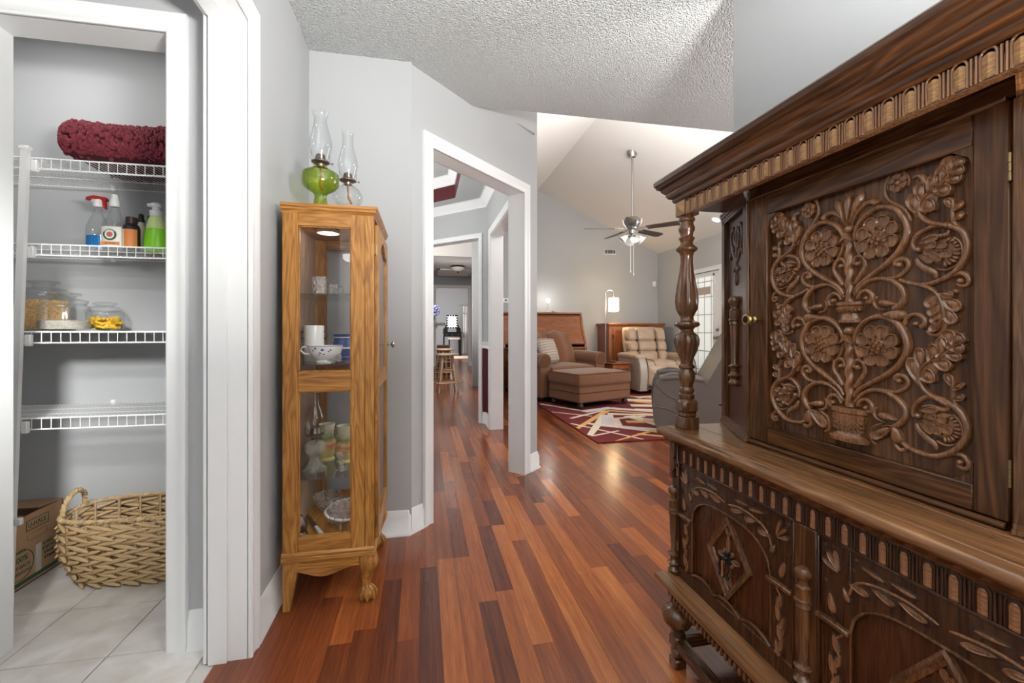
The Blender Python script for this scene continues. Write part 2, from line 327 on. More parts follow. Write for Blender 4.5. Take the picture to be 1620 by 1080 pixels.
def vase_mat():
    m, nt, b = _nt('painted_vase'); L = nt.links.new
    tc = nt.nodes.new('ShaderNodeTexCoord'); sx = nt.nodes.new('ShaderNodeSeparateXYZ')
    n = nt.nodes.new('ShaderNodeTexNoise'); n.inputs['Scale'].default_value = 40; n.inputs['Detail'].default_value = 3
    L(tc.outputs['Generated'], sx.inputs[0]); L(tc.outputs['Object'], n.inputs['Vector'])
    a = nt.nodes.new('ShaderNodeMath'); a.operation = 'MULTIPLY_ADD'; a.inputs[1].default_value = 0.22; L(n.outputs['Fac'], a.inputs[0])
    s = nt.nodes.new('ShaderNodeMath'); s.operation = 'SUBTRACT'; s.inputs[1].default_value = 0.11; L(sx.outputs['Z'], s.inputs[0]); L(s.outputs[0], a.inputs[2])
    r = nt.nodes.new('ShaderNodeValToRGB'); e = r.color_ramp.elements
    e[0].position = 0.0; e[0].color = (0.62, 0.58, 0.22, 1); e[1].position = 1.0; e[1].color = (0.66, 0.64, 0.48, 1)
    for p_, c_ in ((0.25, (0.60, 0.52, 0.18)), (0.42, (0.52, 0.20, 0.10)), (0.52, (0.62, 0.42, 0.18)), (0.62, (0.16, 0.22, 0.06)), (0.74, (0.45, 0.48, 0.32))):
        q = e.new(p_); q.color = c_ + (1,)
    L(a.outputs[0], r.inputs['Fac']); L(r.outputs['Color'], b.inputs['Base Color']); b.inputs['Roughness'].default_value = 0.25
vase_mat()

# ---------------------------------------------------------------- helpers
WM = {}
class MB:
    """collects shapes and links them as ONE mesh object"""
    def __init__(s): s.v = []; s.f = []
    def add(s, vs, fs, M=None):
        o = len(s.v)
        s.v += [tuple(M @ Vector(p)) for p in vs] if M else [tuple(p) for p in vs]
        s.f += [tuple(i + o for i in f) for f in fs]
        return s
    def box(s, x0, x1, y0, y1, z0, z1, b=0.0, M=None):
        if x0 > x1: x0, x1 = x1, x0
        if y0 > y1: y0, y1 = y1, y0
        if z0 > z1: z0, z1 = z1, z0
        c = ((x0 + x1) / 2, (y0 + y1) / 2, (z0 + z1) / 2); h = ((x1 - x0) / 2, (y1 - y0) / 2, (z1 - z0) / 2)
        b = min(b, 0.45 * min(h))
        S = [(i, j, k) for i in (-1, 1) for j in (-1, 1) for k in (-1, 1)]
        if b <= 0:
            vs = [tuple(c[a] + q[a] * h[a] for a in range(3)) for q in S]
            return s.add(vs, [(0, 1, 3, 2), (4, 6, 7, 5), (0, 4, 5, 1), (2, 3, 7, 6), (0, 2, 6, 4), (1, 5, 7, 3)], M)
        vs = []; ix = {}
        for q in S:
            for a in range(3):
                ix[q, a] = len(vs)
                vs.append(tuple(c[t] + q[t] * (h[t] if t == a else h[t] - b) for t in range(3)))
        fs = []
        for a in range(3):
            u, v = (a + 1) % 3, (a + 2) % 3
            for sg in (-1, 1):
                def q(p, r):
                    t = [0, 0, 0]; t[a] = sg; t[u] = p; t[v] = r; return tuple(t)
                fs.append((ix[q(-1, -1), a], ix[q(1, -1), a], ix[q(1, 1), a], ix[q(-1, 1), a]))
            for p in (-1, 1):
                for r in (-1, 1):
                    def e(m):
                        t = [0, 0, 0]; t[a] = m; t[u] = p; t[v] = r; return tuple(t)
                    fs.append((ix[e(-1), u], ix[e(1), u], ix[e(1), v], ix[e(-1), v]))
        for q in S: fs.append((ix[q, 0], ix[q, 1], ix[q, 2]))
        return s.add(vs, fs, M)
    def obox(s, p, d, n, s0, s1, t0, t1, z0, z1):
        vs = []
        for a in (s0, s1):
            for t in (t0, t1):
                for z in (z0, z1):
                    vs.append((p[0] + d[0] * a + n[0] * t, p[1] + d[1] * a + n[1] * t, z))
        return s.add(vs, [(0, 1, 3, 2), (4, 6, 7, 5), (0, 4, 5, 1), (2, 3, 7, 6), (0, 2, 6, 4), (1, 5, 7, 3)])
    def prism(s, poly, f0, f1):
        """poly: list of 2D, f0/f1 map 2D -> 3D for the two ends"""
        n = len(poly)
        vs = [f0(*p) for p in poly] + [f1(*p) for p in poly]
        fs = [tuple(range(n)), tuple(range(2 * n - 1, n - 1, -1))] + [(i, (i + 1) % n, n + (i + 1) % n, n + i) for i in range(n)]
        return s.add(vs, fs)
    def strip_prism(s, top, bot, f0, f1):
        """band between two equally long 2D polylines, given thickness"""
        n = len(top); vs = [f0(*p) for p in top] + [f0(*p) for p in bot] + [f1(*p) for p in top] + [f1(*p) for p in bot]
        fs = []
        for i in range(n - 1):
            fs += [(i, i + 1, n + i + 1, n + i), (2 * n + i, 3 * n + i, 3 * n + i + 1, 2 * n + i + 1),
                   (i, 2 * n + i, 2 * n + i + 1, i + 1), (n + i, n + i + 1, 3 * n + i + 1, 3 * n + i)]
        fs += [(0, n, 3 * n, 2 * n), (n - 1, 3 * n - 1, 4 * n - 1, 2 * n - 1)]
        return s.add(vs, fs)
    def lathe(s, prof, c=(0, 0, 0), n=20, a0=0.0, a1=2 * PI, M=None, sq=(1, 1), rib=None):
        full = abs(a1 - a0 - 2 * PI) < 1e-6
        m = n if full else n + 1
        vs = []
        for j, (r, z) in enumerate(prof):
            for i in range(m):
                a = a0 + (a1 - a0) * i / n
                k = 1.0 if rib is None else rib(a, j)
                vs.append((c[0] + r * k * math.cos(a) * sq[0], c[1] + r * k * math.sin(a) * sq[1], c[2] + z))
        fs = []
        for j in range(len(prof) - 1):
            for i in range(n):
                i2 = (i + 1) % m if full else i + 1
                fs.append((j * m + i, j * m + i2, (j + 1) * m + i2, (j + 1) * m + i))
        if full:
            if prof[0][0] > 1e-6: fs.append(tuple(range(m)))
            if prof[-1][0] > 1e-6: fs.append(tuple((len(prof) - 1) * m + i for i in range(m)))
        return s.add(vs, fs, M)
    def open_lathe(s, prof, c=(0, 0, 0), n=24, M=None, rib=None, sq=(1, 1)):
        k = len(s.f); s.lathe(prof, c, n, M=M, rib=rib, sq=sq)
        if prof[0][0] > 1e-6 and prof[-1][0] > 1e-6: del s.f[-2:]
        elif prof[0][0] > 1e-6 or prof[-1][0] > 1e-6: del s.f[-1:]
        return s
    def tube(s, pts, r, n=8, closed=False, cap=True, M=None, flat=1.0):
        pts = [Vector(p) for p in pts]; N = len(pts)
        R = r if isinstance(r, (list, tuple)) else [r] * N
        up = None; vs = []
        for i in range(N):
            a = pts[(i - 1) % N] if (closed or i > 0) else pts[i]
            b = pts[(i + 1) % N] if (closed or i < N - 1) else pts[i]
            t = (b - a).normalized() if (b - a).length > 1e-9 else Vector((0, 0, 1))
            if up is None:
                up = t.orthogonal().normalized()
            up = (up - t * up.dot(t))
            up = up.normalized() if up.length > 1e-6 else t.orthogonal().normalized()
            sd = t.cross(up)
            for k in range(n):
                q = 2 * PI * k / n
                vs.append(pts[i] + up * math.cos(q) * R[i] + sd * math.sin(q) * R[i] * flat)
        fs = []
        for i in range(N if closed else N - 1):
            j = (i + 1) % N
            for k in range(n):
                l = (k + 1) % n
                fs.append((i * n + k, i * n + l, j * n + l, j * n + k))
        if cap and not closed:
            fs += [tuple(range(n)), tuple((N - 1) * n + k for k in range(n))]
        return s.add(vs, fs, M)
    def ell(s, c, r, nu=12, nv=8, M=None):
        if not isinstance(r, (list, tuple)): r = (r, r, r)
        prof = [(math.sin(PI * j / nv), -math.cos(PI * j / nv)) for j in range(nv + 1)]
        vs = []; fs = []
        vs.append((0, 0, -1))
        for j in range(1, nv):
            for i in range(nu):
                a = 2 * PI * i / nu; vs.append((prof[j][0] * math.cos(a), prof[j][0] * math.sin(a), prof[j][1]))
        vs.append((0, 0, 1)); L = len(vs) - 1
        for i in range(nu):
            fs.append((0, 1 + (i + 1) % nu, 1 + i)); fs.append((L, L - nu + i, L - nu + (i + 1) % nu))
        for j in range(nv - 2):
            for i in range(nu):
                fs.append((1 + j * nu + i, 1 + j * nu + (i + 1) % nu, 1 + (j + 1) * nu + (i + 1) % nu, 1 + (j + 1) * nu + i))
        return s.add([(c[0] + v[0] * r[0], c[1] + v[1] * r[1], c[2] + v[2] * r[2]) for v in vs], fs, M)
    def rbox(s, c, h, r, n=8, M=None, bulge=(0, 0, 0), fn=None):
        """soft rounded box: centre, half sizes, corner radius"""
        vs = {}; out = []; fs = []
        r = min(r, min(h) * 0.98)
        def grid(i):
            return -1 + 2 * i / n
        def put(key):
            if key in vs: return vs[key]
            q = Vector(((key[0] / n * 2 - 1), (key[1] / n * 2 - 1), (key[2] / n * 2 - 1)))
            inner = Vector([max(-(h[a] - r), min(h[a] - r, math.copysign(h[a] * (1 - (1 - abs(q[a])) ** 1.0), q[a]))) for a in range(3)])
            p = Vector([q[a] * h[a] for a in range(3)])
            d = p - inner
            p = inner + (d.normalized() * r if d.length > 1e-9 else d)
            for a in range(3):
                u, v = (a + 1) % 3, (a + 2) % 3
                if bulge[a]: p[a] += math.copysign(bulge[a], q[a]) * abs(q[a]) * (1 - q[u] ** 2) * (1 - q[v] ** 2)
            if fn: p = Vector(fn(p, q))
            vs[key] = len(out); out.append((c[0] + p[0], c[1] + p[1], c[2] + p[2]))
            return vs[key]
        for a in range(3):
            u, v = (a + 1) % 3, (a + 2) % 3
            for sgn in (0, n):
                for i in range(n):
                    for j in range(n):
                        q = []
                        for di, dj in ((0, 0), (1, 0), (1, 1), (0, 1)):
                            k = [0, 0, 0]; k[a] = sgn; k[u] = i + di; k[v] = j + dj; q.append(put(tuple(k)))
                        fs.append(tuple(q))
        return s.add(out, fs, M)
    def sweep(s, path, prof, closed=False, side=1.0):
        """path: 2D points; prof: (offset to the side, z) points; mitred corners"""
        N = len(path); st = []
        for i in range(N):
            p = Vector(path[i])
            a = Vector(path[(i - 1) % N]) if (closed or i > 0) else None
            b = Vector(path[(i + 1) % N]) if (closed or i < N - 1) else None
            d1 = (p - a).normalized() if a is not None else (b - p).normalized()
            d2 = (b - p).normalized() if b is not None else d1
            n1 = Vector((-d1.y, d1.x)); n2 = Vector((-d2.y, d2.x))
            m = (n1 + n2); m = m / max(0.2, m.dot(n1)) if m.length > 1e-6 else n1
            st.append((p, m * side))
        k = len(prof); vs = []
        for p, m in st:
            for t, z in prof: vs.append((p.x + m.x * t, p.y + m.y * t, z))
        fs = []
        for i in range(N if closed else N - 1):
            j = (i + 1) % N
            for q in range(k):
                r = (q + 1) % k
                fs.append((i * k + q, i * k + r, j * k + r, j * k + q))
        if not closed: fs += [tuple(range(k)), tuple((N - 1) * k + q for q in range(k))]
        return s.add(vs, fs)
    def build(s, name, mat, parent=None, origin=None, local=False, smooth=38, link=True):
        me = bpy.data.meshes.new(name)
        vs = s.v
        if parent is not None and not local:
            inv = WM[parent].inverted(); vs = [inv @ Vector(p) for p in vs]
        elif origin is not None and not local:
            vs = [(p[0] - origin[0], p[1] - origin[1], p[2] - origin[2]) for p in vs]
        me.from_pydata([tuple(p) for p in vs], [], s.f)
        bm = bmesh.new(); bm.from_mesh(me)
        bmesh.ops.recalc_face_normals(bm, faces=bm.faces)
        bm.to_mesh(me); bm.free()
        for p in me.polygons: p.use_smooth = True
        me.set_sharp_from_angle(angle=math.radians(smooth))
        me.materials.append(MATS[mat])
        o = bpy.data.objects.new(name, me); COL.objects.link(o)
        if parent is not None: o.parent = parent; WM[o] = WM[parent]
        else:
            M = Matrix.Translation(origin) if origin is not None else Matrix.Identity(4)
            o.location = origin if origin is not None else (0, 0, 0); WM[o] = M
        return o

def tag(o, label=None, cat=None, group=None, kind=None):
    if label: o['label'] = label
    if cat: o['category'] = cat
    if group: o['group'] = group
    if kind: o['kind'] = kind
    return o
def thing(name, label, cat, loc=(0, 0, 0), rz=0.0, group=None):
    o = bpy.data.objects.new(name, None); COL.objects.link(o); o.empty_display_size = 0.1
    o.location = loc; o.rotation_euler = (0, 0, rz)
    WM[o] = Matrix.Translation(loc) @ Matrix.Rotation(rz, 4, 'Z')
    return tag(o, label, cat, group)
def struct(o): o['kind'] = 'structure'; return o
def stuff(o): o['kind'] = 'stuff'; return o
def inst(src, parent, M, name=None):
    """a copy of a part sharing its mesh, placed by a matrix in the parent's frame"""
    o = src.copy(); COL.objects.link(o); o.parent = parent; o.matrix_local = M; WM[o] = WM[parent] @ M
    if name: o.name = name
    return o
def dup(root, loc, rz=0.0, label=None, group=None):
    r = root.copy(); COL.objects.link(r); r.location = loc; r.rotation_euler = (0, 0, rz)
    WM[r] = Matrix.Translation(loc) @ Matrix.Rotation(rz, 4, 'Z')
    if label: r['label'] = label
    if group: r['group'] = group
    def rec(a, b):
        for ch in list(a.children):
            c = ch.copy(); COL.objects.link(c); c.parent = b; c.matrix_local = ch.matrix_local.copy(); rec(ch, c)
    rec(root, r)
    return r
def text(name, body, size, mat, parent, M, ext=0.0004, align='CENTER', sx=1.0):
    cu = bpy.data.curves.new(name, 'FONT'); cu.body = body; cu.size = size; cu.extrude = ext; cu.align_x = align; cu.align_y = 'CENTER'
    t = bpy.data.objects.new(name, cu); COL.objects.link(t)
    dg = bpy.context.evaluated_depsgraph_get()
    me = bpy.data.meshes.new_from_object(t.evaluated_get(dg)); bpy.data.objects.remove(t)
    me.materials.clear(); me.materials.append(MATS[mat])
    o = bpy.data.objects.new(name, me); COL.objects.link(o); o.parent = parent
    o.matrix_local = (WM[parent].inverted() @ M) @ Matrix.Diagonal((sx, 1, 1, 1)); WM[o] = M
    return o
def crom(pts, k=6, closed=False):
    P_ = [Vector(p) for p in pts]; N = len(P_); out = []
    for i in range(N if closed else N - 1):
        if closed: a, b, c, d = P_[(i - 1) % N], P_[i], P_[(i + 1) % N], P_[(i + 2) % N]
        else: a, b, c, d = P_[max(i - 1, 0)], P_[i], P_[i + 1], P_[min(i + 2, N - 1)]
        for j in range(k):
            t = j / k
            out.append(0.5 * ((2 * b) + (c - a) * t + (2 * a - 5 * b + 4 * c - d) * t * t + (3 * b - a - 3 * c + d) * t ** 3))
    if not closed: out.append(P_[-1])
    return out
# ================================================================ THE SETTING
Q = 0.70711
CEIL = 2.44
def casing(mb, p, d, n, u0, u1, zh, w=0.07, legs=(1, 1), prof=None, z0=0.0):
    prof = prof or [(0.0, 0.0), (0.0, 0.011), (0.006, 0.015), (w * 0.35, 0.011), (w * 0.6, 0.013), (w * 0.78, 0.019), (w * 0.96, 0.019), (w, 0.014), (w, 0.0)]
    st = []
    if legs[0]: st.append(lambda q: (u0 - q, z0))
    st.append(lambda q: (u0 - q, zh + q)); st.append(lambda q: (u1 + q, zh + q))
    if legs[1]: st.append(lambda q: (u1 + q, z0))
    vs = []; k = len(prof)
    for f in st:
        for q, t in prof:
            u, z = f(q); vs.append((p[0] + d[0] * u + n[0] * t, p[1] + d[1] * u + n[1] * t, z))
    fs = []
    for i in range(len(st) - 1):
        for j in range(k):
            l = (j + 1) % k; fs.append((i * k + j, i * k + l, (i + 1) * k + l, (i + 1) * k + j))
    fs += [tuple(range(k)), tuple((len(st) - 1) * k + j for j in range(k))]
    mb.add(vs, fs)
BASE = [(0, 0), (0.020, 0), (0.020, 0.010), (0.013, 0.020), (0.012, 0.098), (0.007, 0.108), (0.006, 0.122), (0.003, 0.128), (0, 0.128)]
CROWN = [(0, -0.11), (0.012, -0.11), (0.016, -0.09), (0.04, -0.05), (0.066, -0.025), (0.072, -0.012), (0.085, -0.010), (0.085, 0), (0, 0)]

# ---- floors
XT = -0.648                                   # where the tile meets the wood
fl = struct(MB().box(XT, 4.82, -3.0, 20.5, -0.06, -0.006).build('floor', 'dark_gap'))
tf = struct(MB().box(-2.7, XT, -3.0, 2.45, -0.06, -0.006).build('floor', 'grout'))
A_ = math.atan(140 / 695.); sA, cA = math.sin(A_), math.cos(A_)
def proj(x, y, z=0.0):
    d = x * sA + y * cA
    if d < 0.05: return (-999, 0, d)
    return (810 + 695 * (x * cA - y * sA) / d, 522 - 695 * (z - 1.055) / d, d)
PW = 0.0745; X0 = -0.014
known = {-3: [(1.62, .2), (9, .35)], -2: [(1.15, .35), (1.92, .12), (2.5, .3)], -1: [(1.534, .22), (2.3, .42)], 0: [(1.99, .04), (2.75, .40)], 1: [(0.9, .5), (2.052, .66), (2.9, .36)],
         2: [(1.2, .58), (2.05, .55), (2.62, .10), (3.1, .35)], 3: [(1.695, .06), (2.9, .56)], 4: [(1.752, .62), (2.346, .12), (2.95, .3)],
         5: [(1.43, .42), (2.347, .72), (2.69, .03), (3.2, .4)], 6: [(2.155, .36), (2.9, .74)], 7: [(1.80, .76), (2.75, .70), (3.3, .28)],
         8: [(2.3, .46), (2.95, .25)], 9: [(1.8, .62), (2.6, .68), (3.1, .12)], 10: [(1.843, .78), (2.7, .45)], 11: [(1.7, .5), (2.375, .36), (3.0, .80)],
         12: [(2.03, .08), (2.9, .30)], 13: [(1.9, .5), (2.6, .46)]}
rp = random.Random(11)
planks = []
for k in range(-9, 64):
    xa = X0 + PW * k; xb = xa + PW
    if xb > 4.80: break
    xa = max(xa, XT); y = -2.9 + rp.random() * 0.6; seg = []
    last = -3.0
    if k in known:
        for ye, tone in known[k]: seg.append((last, ye, tone)); last = ye
        y = last + 0.4 + rp.random() * 0.7
    while last < 20.4:
        tone = min(0.95, max(0.05, rp.gauss(0.42, 0.16)))
        seg.append((last, min(y, 20.4), tone)); last = y; y += 0.45 + rp.random() * 0.9
    for (ya, yb, tone) in seg:
        if yb - ya > 0.02: planks.append((xa, xb, ya, yb, tone))
def vis(p):
    xa, xb, ya, yb, t = p
    ok = False
    for y in (max(ya, 0.6), (max(ya, .6) + yb) / 2, yb):
        if y < 0.6: continue
        px, py, d = proj((xa + xb) / 2, y)
        if 320 < px < 1130 and py < 1100: ok = True
    xc = (xa + xb) / 2; ym = (ya + yb) / 2
    if xc < -0.56 and ya > 1.6: ok = False
    if ym > 8.4 and (xc < 0.1 or xc > 1.5): ok = False
    if xc > 0.95 and ym < 2.0: ok = False
    if xc < 0.7 and ym - xc > 2.6 and xc < 0.02 * ym: ok = False
    return ok
vp = sorted([p for p in planks if vis(p)], key=lambda p: proj((p[0] + p[1]) / 2, max(0.8, (max(p[2], .6) + p[3]) / 2))[2])
near = set(vp[:296])
um = MB().box(-0.5, 0.5, -0.5, 0.5, -0.006, 0.0)
g = 0.0007
base = None
for p in vp[:296]:
    xa, xb, ya, yb, tone = p
    M = Matrix.Translation(((xa + xb) / 2, (ya + yb) / 2, 0)) @ Matrix.Diagonal((xb - xa - g, yb - ya - g, 1, 1))
    if base is None:
        base = um.build('plank', 'plank', fl, local=True); base.matrix_local = M; o = base
    else: o = inst(base, fl, M)
    o.color = (tone, tone, tone, 1)
rest = MB()
for p in planks:
    if p not in near: rest.box(p[0] + g / 2, p[1] - g / 2, p[2] + g / 2, p[3] - g / 2, -0.006, 0)
stuff(rest.build('plank_rows', 'plank_far', fl, local=True))
TW = 0.305
tb = None
for i in range(8):
    for j in range(-9, 9):
        xb = -1.003 + TW * 1 - TW * i + 0.0; xa = xb - TW
        ya = 1.70 + 0.255 + TW * (j - 1); yb = ya + TW
        xb2 = min(xb, XT)
        if xb2 - xa < 0.03 or ya > 2.44 or xa < -2.7: continue
        yb = min(yb, 2.45)
        M = Matrix.Translation(((xa + xb2) / 2, (ya + yb) / 2, 0)) @ Matrix.Diagonal((xb2 - xa - 0.004, yb - ya - 0.004, 1, 1))
        if tb is None:
            tb = MB().box(-0.5, 0.5, -0.5, 0.5, -0.006, 0, 0.002).build('tile', 'tile', tf, local=True); tb.matrix_local = M
        else: inst(tb, tf, M)
# wood for the last strip between tile edge and first full column is part of the planks

# ---- walls of the front room
def box_wall(name, *bx, mat='wall_paint'):
    m = MB()
    for b in bx: m.box(*b)
    return struct(m.build(name, mat))
box_wall('wall_left', (-0.67, -0.555, 1.560, 2.45, 0, CEIL), (-0.67, -0.555, 0.49, 1.560, 2.058, CEIL), (-0.67, -0.555, -3.0, 0.49, 0, CEIL))
box_wall('wall_back', (-0.67, -0.06, 2.33, 2.45, 0, CEIL))
PA, DA, NA = (-0.08, 2.33), (Q, Q), (Q, -Q)
m = MB()
m.obox(PA, DA, NA, 0, 0.170, -0.12, 0, 0, 3.2); m.obox(PA, DA, NA, 0.170, 1.129, -0.12, 0, 2.064, 3.2); m.obox(PA, DA, NA, 1.129, 1.319, -0.12, 0, 0, 3.2)
struct(m.build('wall_angled', 'wall_paint'))
box_wall('wall_right', (1.22, 1.34, -3.0, 1.553, 0, CEIL))
box_wall('wall_living_right', (4.70, 4.82, -3.0, 6.30, 0, 2.62), (4.70, 4.82, 7.22, 8.35, 0, 2.62), (4.70, 4.82, 6.30, 7.22, 2.045, 2.62))
# living room gable (back) wall
RX, RZ, KV, EZ = 2.157, 3.755, 0.4467, 2.608
zl = RZ - KV * (RX - 0.9)
m = MB(); m.prism([(0.9, 0), (4.82, 0), (4.82, EZ - 0.05), (RX, RZ + 0.01), (0.9, zl)], lambda a, b: (a, 8.23, b), lambda a, b: (a, 8.35, b)); struct(m.build('wall_living_back', 'wall_paint'))
m = MB(); m.prism([(0.30, CEIL + .02), (4.82, CEIL + .02), (4.82, EZ - 0.05), (RX, RZ + 0.01), (0.30, RZ - KV * (RX - 0.30))], lambda a, b: (a, 2.64, b), lambda a, b: (a, 2.708, b)); struct(m.build('wall_gable_front', 'wall_paint'))
# dining room
box_wall('wall_dining_right', (0.70, 0.82, 3.28, 3.42, 0, 3.15), (0.70, 0.82, 3.42, 4.61, 2.064, 3.15), (0.70, 0.82, 4.611, 5.0, 0, 3.15))
PF, DF, NF = (0.70, 4.915), (-Q, Q), (-Q, -Q)
m = MB(); m.obox(PF, DF, NF, 0, 0.104, -0.12, 0, 0, 2.9); m.obox(PF, DF, NF, 0.104, 1.068, -0.12, 0, 2.113, 2.9); m.obox(PF, DF, NF, 1.068, 1.9, -0.12, 0, 0, 2.9)
struct(m.build('wall_dining_angled', 'wall_paint'))
box_wall('wall_dining_left', (-2.3, -2.18, 2.45, 6.3, 0, 2.9))
# kitchen and far hall
m = MB(); m.prism([(0.70, 4.96), (0.82, 4.96), (1.36, 8.3), (1.50, 9.72), (1.50, 13.2), (1.42, 13.2), (1.42, 9.72)], lambda a, b: (a, b, 0), lambda a, b: (a, b, 2.95)); struct(m.build('wall_hall_right', 'wall_paint'))
box_wall('wall_kitchen_beam', (-2.3, 1.42, 9.0, 9.15, 2.555, 2.95), mat='vault_paint')
box_wall('wall_hall_left', (0.02, 0.14, 9.05, 13.0, 0, 2.95))
box_wall('wall_hall_end', (-0.5, 0.36, 13.0, 13.12, 0, 2.95), (0.36, 1.30, 13.0, 13.12, 2.30, 2.95), (1.30, 1.5, 13.0, 13.12, 0, 2.95))
box_wall('wall_kitchen_left', (-2.3, -2.18, 6.3, 9.05, 0, 2.95))
box_wall('wall_bedroom_back', (-1.6, 4.0, 20.0, 20.1, 0, 2.95), mat='wall_paint')
box_wall('wall_bedroom_right', (3.9, 4.0, 13.12, 20.0, 0, 2.95)); box_wall('wall_bedroom_left', (-1.7, -1.6, 13.12, 20.0, 0, 2.95))
# pantry
box_wall('wall_pantry_front', (-0.817, -0.67, 1.64, 1.755, 0, CEIL), (-1.343, -0.817, 1.64, 1.755, 2.039, CEIL), (-2.7, -1.343, 1.64, 1.755, 0, CEIL))
box_wall('wall_pantry_back', (-2.3, -0.67, 2.385, 2.45, 0, CEIL))
box_wall('wall_pantry_left', (-2.3, -2.18, 1.755, 2.385, 0, CEIL))
box_wall('wall_kitchen_nook', (-2.82, -2.7, -3.0, 1.755, 0, CEIL))

# ---- ceilings
def poly_plate(name, pts, z0, z1, mat):
    m = MB(); m.prism(pts, lambda a, b: (a, b, z0), lambda a, b: (a, b, z1)); return struct(m.build(name, mat))
poly_plate('ceiling', [(-0.67, -3.0), (4.82, -3.0), (4.82, 2.71), (0.30, 2.71), (-0.08, 2.33), (-0.67, 2.33)], CEIL, CEIL + 0.08, 'popcorn_ceiling')
poly_plate('ceiling', [(-2.82, -3.0), (-0.67, -3.0), (-0.67, 1.755), (-2.82, 1.755)], CEIL, CEIL + 0.08, 'vault_paint')
poly_plate('ceiling', [(-2.3, 1.755), (-0.67, 1.755), (-0.67, 2.45), (-2.3, 2.45)], 2.395, 2.44, 'vault_paint')
def slope(name, xa, za, xb, zb):
    m = MB(); t = 0.06
    m.prism([(xa, za), (xb, zb), (xb, zb + t), (xa, za + t)], lambda a, b: (a, 2.64, b), lambda a, b: (a, 8.35, b)); return struct(m.build(name, 'vault_paint'))
slope('ceiling', RX, RZ, 4.82, RZ - KV * (4.82 - RX)); slope('ceiling', RX, RZ, 0.2, RZ - KV * (RX - 0.2))
# dining ceiling with tray
DZ = 2.53
bm = bmesh.new()
outer = [(0.82, 3.2), (0.82, 5.05), (-0.45, 6.2), (-2.3, 6.2), (-2.3, 2.45), (-0.08, 2.45)]
inner = [(0.346, 3.426), (0.346, 4.934), (-0.25, 5.53), (-1.1, 5.53), (-1.5, 5.1), (-1.5, 3.3), (-1.1, 2.8), (-0.28, 2.8)]
es = []
for loop in (outer, inner):
    v = [bm.verts.new((a, b, DZ)) for a, b in loop]
    es += [bm.edges.new((v[i], v[(i + 1) % len(v)])) for i in range(len(v))]
bmesh.ops.triangle_fill(bm, edges=es, use_beauty=True)
me = bpy.data.meshes.new('ceiling'); bm.to_mesh(me); bm.free(); me.materials.append(MATS['popcorn_ceiling'])
dc = struct(bpy.data.objects.new('ceiling', me)); COL.objects.link(dc); WM[dc] = Matrix.Identity(4)
m = MB(); n_ = len(inner)
m.add([(a, b, DZ) for a, b in inner] + [(a, b, DZ + 0.245) for a, b in inner], [(i, (i + 1) % n_, n_ + (i + 1) % n_, n_ + i) for i in range(n_)])
m.build('tray_side', 'red_paint', dc)
m = MB(); m.add([(a, b, DZ + 0.245) for a, b in inner], [tuple(range(n_))]); m.build('tray_top', 'popcorn_ceiling', dc)
m = MB(); m.sweep(inner, [(t, DZ + 0.245 + z * 0.85) for t, z in CROWN], closed=True, side=1.0); m.build('tray_crown', 'white_trim', dc)
poly_plate('ceiling', [(-2.3, 6.0), (1.5, 6.0), (1.5, 9.05), (-2.3, 9.05)], 2.9, 2.95, 'vault_paint')
poly_plate('ceiling', [(-2.0, 5.0), (1.2, 5.0), (1.2, 6.0), (-2.0, 6.0)], 2.9, 2.95, 'vault_paint')
poly_plate('ceiling', [(0.02, 9.1), (1.5, 9.1), (1.5, 13.12), (0.02, 13.12)], 2.64, 2.70, 'vault_paint')
poly_plate('ceiling', [(-1.7, 13.0), (4.0, 13.0), (4.0, 20.1), (-1.7, 20.1)], 2.9, 2.95, 'vault_paint')

# ---- trim
def trim(name, m): return struct(m.build(name, 'white_trim'))
m = MB(); casing(m, PA, DA, NA, 0.178, 1.121, 2.055, 0.072)
m.obox(PA, DA, NA, 0.168, 0.178, -0.122, 0.003, 0, 2.055); m.obox(PA, DA, NA, 1.121, 1.131, -0.122, 0.003, 0, 2.055); m.obox(PA, DA, NA, 0.168, 1.131, -0.122, 0.003, 2.055, 2.066)
trim('trim_1', m)
m = MB(); casing(m, PA, DA, (-NA[0], -NA[1]), 0.178, 1.121, 2.055, 0.072)
# same casing on the dining side of the wall
m.v = [(x - NA[0] * 0.12, y - NA[1] * 0.12, z) for x, y, z in m.v]; trim('trim_2', m)
# cased opening in the left wall (the far jamb, head and both casings)
m = MB(); casing(m, (-0.555, 0), (0, 1), (1, 0), 0.50, 1.552, 2.05, 0.06)
casing(m, (-0.67, 0), (0, 1), (-1, 0), 0.50, 1.552, 2.05, 0.06)
m.box(-0.672, -0.553, 1.552, 1.564, 0, 2.05); m.box(-0.672, -0.553, 0.488, 0.50, 0, 2.05); m.box(-0.672, -0.553, 0.488, 1.564, 2.05, 2.062)
m.box(-0.665, -0.612, 1.543, 1.552, 0, 2.043); m.box(-0.665, -0.612, 0.50, 1.552, 2.041, 2.05)
trim('trim_3', m)
# pantry casing
m = MB(); casing(m, (0, 1.64), (1, 0), (0, -1), -1.335, -0.825, 2.03, 0.062)
m.box(-0.825, -0.815, 1.637, 1.757, 0, 2.03); m.box(-1.345, -1.335, 1.637, 1.757, 0, 2.03); m.box(-1.345, -0.815, 1.637, 1.757, 2.03, 2.041)
trim('trim_4', m)
# dining right opening
m = MB(); casing(m, (0.70, 0), (0, 1), (-1, 0), 3.42, 4.61, 2.06, 0.07); casing(m, (0.82, 0), (0, 1), (1, 0), 3.42, 4.61, 2.06, 0.07)
m.box(0.698, 0.822, 4.603, 4.614, 0, 2.06); m.box(0.698, 0.822, 3.417, 3.427, 0, 2.06); m.box(0.698, 0.822, 3.417, 4.614, 2.054, 2.067); trim('trim_5', m)
